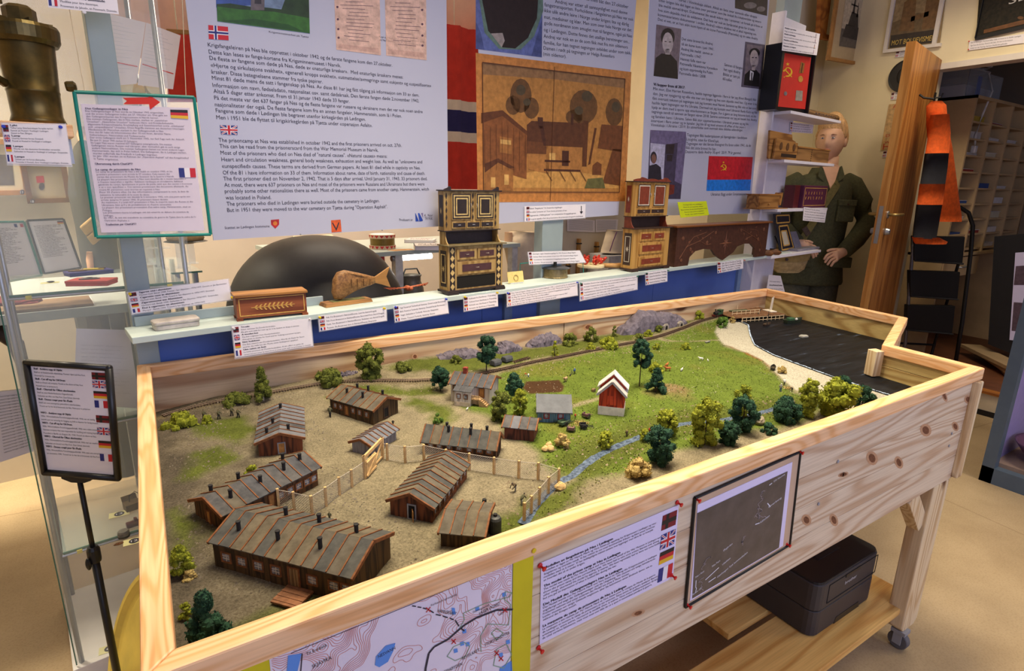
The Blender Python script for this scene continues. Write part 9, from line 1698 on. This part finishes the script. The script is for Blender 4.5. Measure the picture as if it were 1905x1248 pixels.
q=[(1654,194),(1722,188),(1706,276),(1638,279)];t=thing('worker_poster','old worker poster with red letters partly hidden by the open door','poster',WR.hit(1670,278));MB().slab([WR.pt(*WR.ab(*q[k]),.001)for k in(3,2,1,0)],WR.n,.001).mk('paper',mat('poster_tan',(196,160,108),.7,.05),t,True);arb(t,WR.off(.001),q)
t=thing('round_plaque','black round relief plaque on the cream wall behind the door','plaque',WR.hit(1684,168));c=WR.hit(1684,141);MB().lathe([(.098,0),(.102,.006),(.098,.014),(.088,.010),(.02,.016),(.002,.017)],36,c,(-1,0,0)).mk('disc',mat('plaque_black',(36,34,34),.45,.1),t,True);MB().ball(c+NA([-.014,.01,0]),(.008,.035,.05),14,10).mk('relief_head',mat('plaque_black'),t,True,smooth=True)
for k,(q,lb)in enumerate((([(1668,95),(1694,93),(1690,105),(1665,107)],'label under the white framed poster'),([(1659,172),(1682,170),(1679,184),(1657,186)],'label under the black round plaque'),([(1644,281),(1672,279),(1668,291),(1641,293)],'label under the old worker poster'))):card(lb,q,[('Propagandaplakat fra krigen',.9,0),('Wartime propaganda',.8,0),('Propaganda aus dem Krieg',.9,0),('Affiche de propagande',.85,0)],[],WR,flags=('nb','uk'),h=2,lx=.3,sleeve=False,group='labels on the cream wall')
def sek(t,pl,q):mb=MB();txt(mb,pl,'SEK',bil(q,.42,.62),bil(q,.86,.58),15,.002);mb.mk('lettering',mat('chalk_white',(206,202,196),.8,0),t,True);img('leaf_litter',t,pl,[((104,66,34),[[bil(q,.1,.95),bil(q,.9,.95),bil(q,.9,.88),bil(q,.1,.9)],E_(bil(q,.6,.85),6,3),E_(bil(q,.8,.8),4,3)])],.0012)
picture('dark_wall_picture','dark picture lettered SEK above the storage doorway',WR,[(1826,-60),(1960,-90),(1952,40),(1816,72)],.004,blackp,mat('dark_forest',(44,38,26),.8,.5,60,c2=(24,22,16)),extra=sek)
card('label strip below the dark picture over the doorway',[(1803,77),(1905,63),(1905,80),(1802,94)],[('Skilt fra festningen. Funnet på loftet. Utlån til museet av en familie i Lødingen.',.95,0),('Sign from the fortress. Found in the attic. On loan to the museum.',.8,0),('Schild von der Festung. Auf dem Dachboden gefunden.',.7,0)],[((1803,77),'red','red push pin at the upper left of the doorway label'),((1802,92),'red','red push pin at the lower left of the doorway label')],WR,flags=(),h=2.6,lx=.03,sleeve=False)
# open door with jacket
Ad,Bd=NA([3.75,.035]),NA([4.405,.167]);dv=(Bd-Ad)/NO(Bd-Ad);dn=NA([-dv[1],dv[0]])
door=thing('door_1','open oak veneer door with steel lock seen edge-on','door',(*Bd,0));door['kind']='structure';oak=wood('oak_door',(196,134,66),(160,100,44),2,9,.4,False)
def dbx(s0,s1,w0,w1,z0,z1):return MB().hexa([(*(Ad+dv*s+dn*w),z0)for s,w in((s0,w0),(s1,w0),(s1,w1),(s0,w1))],[(*(Ad+dv*s+dn*w),z1)for s,w in((s0,w0),(s1,w0),(s1,w1),(s0,w1))])
dl=NO(Bd-Ad);dbx(0.004,dl,0,.045,.015,2.19).mk('door_slab',oak,door,True,bevel=.002);dbx(0,.004,0,.045,.015,2.19).mk('edge_strip',wood('oak_edge',(216,158,84),(190,128,60),2,12,.4,False),door,True)
DF=Plane((*Ad,0),(*dv,0));EZ=lambda y:Plane((*Ad,0),(*dn,0)).ab(1640,y)[1];zl_=DF.hit(1648,418)[2]
dbx(-.003,.001,.012,.033,zl_-.11,zl_+.11).mk('lock_plate',metal,door,True);dbx(-.012,.0,.018,.028,zl_-.075,zl_-.055).mk('latch',metal,door,True)
for w_,sg in((0,-1),(.045,1)):
 c=Ad+dv*.06+dn*w_;MB().lathe([(.022,0),(.022,.006)],16,(*c,zl_+.06),(*(dn*sg),0)).mk('handle_rose',metal,door,True);hh_=MB().tube([(*c,zl_+.06),(*(c+dn*sg*.05),zl_+.06),(*(c+dn*sg*.055+dv*.11),zl_+.06)],.009,10).mk('lever_handle',mat('brass_handle',(176,150,92),.3,.05,metal=.7),door,True,smooth=True);MB().lathe([(.020,0),(.022,.01),(.016,.028)],16,(*c,zl_-.04),(*(dn*sg),0)).mk('lock_cylinder',metal,door,True)
door['label']='open oak veneer door with steel lock seen edge-on'
jx_=NA([*(dv*1.0),0])+vx;jp=Plane((*(Ad+dv*.33-dn*.10),0),tuple(jx_));ja=thing('work_jacket','orange high visibility jacket with dark band hanging on the open door','jacket',jp.hit(1735,450));org=mat('orange_cloth',(206,84,22),.9,.12,40,bump=.2);nav=mat('navy_cloth',(26,26,34),.9,.1,40)
rowloft(jp,[(188,1736,1752),(196,1730,1757),(230,1732,1757),(280,1736,1766),(340,1738,1776),(400,1736,1787),(412,1735,1788)],[.02,.04,.05,.055,.05,.045,.04],name='body',parent=ja,m_=org,wob=.03,mid=-.005,seed=1)
for nm,m_,rows in(('sleeve_upper',org,[(215,1722,1742),(250,1716,1746),(286,1710,1744)]),('sleeve_band',nav,[(286,1709,1744),(312,1705,1742),(342,1700,1738)]),('sleeve_middle',org,[(342,1699,1738),(380,1694,1734)]),('sleeve_lower',nav,[(380,1693,1733),(420,1688,1726),(442,1686,1722)]),('cuff',org,[(440,1685,1728),(448,1687,1745),(452,1690,1742)])):rowloft(jp,rows,.045,name=nm,parent=ja,m_=m_,wob=.02,mid=.05,seed=3)
P=jp.hit(1737,184);MB().tube([P,P+NA([*(dn*.05),.01]),P+NA([*(dn*.075),.03])],.006,8).mk('hanger_loop',blackp,ja,True);hk2=thing('coat_hook','black coat hook on the open door above the jacket','hook',DF.hit(1737,182));c=DF.hit(1737,182);MB().cbox(tuple(c+NA([0,-.006,0])),(.02,.008,.06),math.atan2(dv[1],dv[0])).mk('plate',blackp,hk2,True);MB().tube([c,c-NA([*(dn*.04),0]),c-NA([*(dn*.045),-.025])],.005,8).mk('prong',blackp,hk2,True)
# step ladder
lp3=Plane(tuple(atd(1740,540,3.95)),tuple(vx));ld=thing('step_ladder','black folding step ladder with three wide treads beside the door','step ladder',(*lp3 .hit(1740,640)[:2],0));lpt=lambda px,o=0.0:lp3 .pt(*lp3 .ab(*px),o);blk=mat('ladder_black',(22,22,24),.45,.05,20)
for q in([(1697,438),(1792,440),(1787,490),(1697,484)],[(1690,502),(1783,505),(1778,556),(1690,550)],[(1685,566),(1774,568),(1768,620),(1683,612)]):
 MB().hexa([lpt(p,-.02)for p in q[::-1]],[lpt(p,.02)for p in q[::-1]]).mk('tread',blk,ld,True,bevel=.006);MB().tube([lpt(q[3],.024),lpt(q[2],.024)],.006,8).mk('tread_edge',mat('dark_rubber',(44,44,46),.6),ld,True)
fz=lambda px:NA([*lpt(px)[:2],0.0])
def down(px,dx):p=lpt(px);return NA([p[0]+vx[0]*dx,p[1]+vx[1]*dx,.012])
MB().tube([lpt((1762,386)),lpt((1785,385)),lpt((1802,396)),lpt((1810,420)),lpt((1806,470)),lpt((1790,600)),down((1775,665),.03)],.013,10).mk('rail',blk,ld,True,smooth=True);MB().tube([lpt((1700,440)),lpt((1690,560)),lpt((1684,640)),down((1680,640),-.02)],.011,10).mk('rail',mat('ladder_grey',(120,120,130),.3,.05,metal=.6),ld,True,smooth=True);MB().tube([lpt((1685,648),-.15),lpt((1766,652),-.15)],.008,8).tube([lpt((1786,480)),lpt((1766,652),-.15),down((1760,655),.0)-vy*-.15],.010,8).mk('back_leg',blk,ld,True)
# storage room: pigeonhole cabinet, box, boards
CX0,CX1,CY0,CY1,CZ=4.84,6.15,.10,.70,2.02;cab=thing('pigeonhole_cabinet','tall pale cabinet of paper pigeonholes in the storage room','cabinet',((CX0+CX1)/2,.4,.15));bir=mat('birch_veneer',(196,166,124),.6,.05,8)
MB().box(CX0,CX0+.02,CY0,CY1,.15,CZ).mk('side_panel',bir,cab,True);MB().box(CX0,CX1,CY0,CY1,CZ-.02,CZ).mk('top_panel',bir,cab,True);MB().box(CX0,CX1,CY1-.01,CY1,.15,CZ).mk('back_panel',bir,cab,True)
cols=4;cw2=(CX1-CX0)/cols
for k in range(1,cols+1):MB().box(CX0+k*cw2-.01,CX0+k*cw2+.01,CY0,CY1-.01,.95,CZ-.02).mk('divider',bir,cab,True)
rz2=np.linspace(.98,CZ-.05,10);rr=random.Random(5)
for k in range(cols):
 for j,z in enumerate(rz2[:-1]):MB().box(CX0+k*cw2+.01,CX0+(k+1)*cw2-.01,CY0+.01,CY1-.01,z-.012,z).mk('pigeonhole_board',bir,cab,True)
MB().box(CX0,CX1,CY0-.01,CY1,.93,.95).mk('counter',bir,cab,True);dr=MB().box(CX0+.02,CX0+.62,CY0-.005,CY0+.3,.78,.92).mk('drawer',bir,cab,True);MB().tube([(CX0+.25,CY0-.006,.85),(CX0+.26,CY0-.03,.85),(CX0+.38,CY0-.03,.85),(CX0+.39,CY0-.006,.85)],.006,8).mk('handle',metal,dr,True)
MB().box(CX1-.02,CX1,CY0,CY1,.15,CZ).mk('side_panel',bir,cab,True)
k2=0;pc=[(214,206,200),(196,190,186),(206,196,170),(150,60,50),(60,84,140),(190,160,60),(220,216,214)];cn=['white','grey-white','cream','red','blue','yellow','bright white'];ordn=['lowest','second','third','fourth','fifth','sixth','seventh','eighth','ninth']
for k in range(3):
 for j,z in enumerate(rz2[:-1]):
  if rr.random()<.30:continue
  c=rr.randrange(7);h_=rr.uniform(.01,.05);t=thing('paper_stack','%s paper stack in the %s row up of the %s pigeonhole column'%(cn[c],ordn[j],('first','second','third')[k]),'paper stack',(CX0+(k+.5)*cw2,CY0+.17,z),0,'paper stacks in the pigeonholes');pm_=mat('stack_'+cn[c].replace('-','_').replace(' ','_'),pc[c],.8,.05);MB().box(-.11,.11,-.14,.14,0.0005,h_).mk('sheets',pm_,t);MB().cbox((.005,-.004,h_+.001),(.21,.28,.002),rr.uniform(-.1,.1)).mk('top_sheet',pap()if rr.random()<.6 else pm_,t)
zt2=CZ;P=NA([CX0+.28,CY0+.25,zt2]);t=thing('clear_storage_box','clear plastic storage box with papers on top of the cabinet','storage box',P);MB().box(-.26,.26,-.16,.16,0,.004).box(-.28,.28,-.18,-.176,0,.17).box(-.28,.28,.176,.18,0,.17).box(-.28,-.276,-.18,.18,0,.17).box(.276,.28,-.18,.18,0,.17).mk('tub',glass('clear_tub',(196,206,216),.35,.15),t);MB().box(-.30,.02,-.19,.19,.17,.18).mk('lid',mat('grey_lid',(176,178,184),.4),t);MB().box(-.24,.2,-.15,.15,.006,.08).mk('papers',pap(),t);MB().box(-.12,-.06,-.178,-.172,.01,.14).mk('blue_folder',mat('folder_blue',(30,90,190),.5),t)
t=thing('white_cable','white power cable with plug dangling over the cabinet side','cable',P+NA([-.30,-.16,0]));q0=P+NA([-.1,-.20,.19]);MB().tube([q0+NA(p)for p in((.0,.05,.0),(.1,.03,.01),(.06,-.01,.015),(-.08,.02,.012),(.02,.05,.01),(.12,.02,-.02),(.10,-.03,-.14),(.02,-.03,-.30),(-.02,-.03,-.44),(.0,-.03,-.50))],.006,8).mk('cord',mat('white_plastic',(216,214,212),.4),t,True,smooth=True);MB().cbox(tuple(q0+NA([0,-.03,-.53])),(.04,.03,.05)).mk('plug',mat('white_plastic'),t,True,bevel=.006)
BP=Plane((5.2,0,0),(0.25,-1,0));t=thing('black_display_board','black display board with a white poster inside the storage room','display board',(*BP.hit(1870,640)[:2],.15));A_=[BP.hit(*p)for p in((1838,640),(1960,690),(1960,430),(1850,440))];MB().slab([(p[0],p[1],max(.155,p[2]))for p in A_],BP.n,.03).mk('board',blackp,t,True);q=[(1889,470),(1960,465),(1960,640),(1878,632)];MB().slab([BP.pt(*BP.ab(*q[k]),.006)for k in(3,2,1,0)],BP.n,.003).mk('poster',mat('lavender_paper'),t,True);img('poster_photo',t,BP.off(.007),[((90,70,80),[[(1886,530),(1930,530),(1934,492),(1890,495)],[(1882,615),(1925,620),(1930,565),(1886,562)]])],.001)
for k in range(3):t=thing('loose_plank',('lowest','middle','topmost')[k]+' of three pale planks stacked on the storage floor','plank',(5.15,-.35+.05*k,.15+.03*k),.5+.15*k,'planks on the storage floor');MB().box(-.35,.35,-.07,.07,.001,.028).mk('plank',bir,t,bevel=.002);MB().box(.3495,.351,-.06,.06,.004,.024).mk('end_grain',mat('end_grain',(160,124,84),.8),t)
GP=atd(1868,700,2.72);t=thing('grey_display_case','grey framed display case with a purple bowl cut by the right edge','display case',(GP[0]+.35,GP[1]-.1,0),0);gx,gy=GP[0],GP[1]
cp=mat('case_grey',(84,98,112),.5,.05,6);MB().box(gx,gx+.05,gy-.05,gy,0,2.2).mk('post',cp,t,True);MB().box(gx,gx+.7,gy-.5,gy,.0,.08).mk('plinth',cp,t,True);MB().box(gx+.05,gx+.7,gy-.03,gy-.02,.08,2.2).mk('back_panel',mat('purple_lit_panel',(150,138,190),.5,.03),t,True);MB().box(gx+.05,gx+.7,gy-.5,gy-.03,.08,.10).mk('case_floor',mat('case_floor',(150,126,110),.5,.05),t,True);MB().box(gx+.05,gx+.7,gy-.5,gy-.496,.10,2.2).mk('glass_front',clear,t,True)  # lilac of the back panel paints in the purple light inside the case
t=thing('purple_bowl','dark plum bowl on the floor of the grey display case','bowl',(gx+.22,gy-.22,.10));MB().lathe([(.06,0),(.12,.03),(.17,.10),(.175,.11),(.16,.10),(.11,.035),(.05,.012)],28).mk('bowl',mat('plum_glaze',(104,72,96),.3,.08),t,smooth=True);MB().lathe([(.05,-.0),(.05,.006)],20).mk('foot_ring',mat('plum_glaze'),t)
P=NA([gx+.10,gy-.40,.1002]);t=thing('number_tag','number tag 43 in the grey display case','number tag',P);MB().box(-.03,.03,-.02,.02,0,.0006).mk('card',mat('pale_yellow_card'),t);MB().lathe([(.015,.0007),(.015,.001)],20).mk('black_disc',INK(),t);fl=Plane(tuple(P+(0,0,.0013)),(1,0,0),(0,1,0));mb=MB();txt(mb,fl,'43',(-.009,-.006),(.009,-.006),.011,0,2,space='m');mb.mk('digits',mat('white_ink'),t,True)
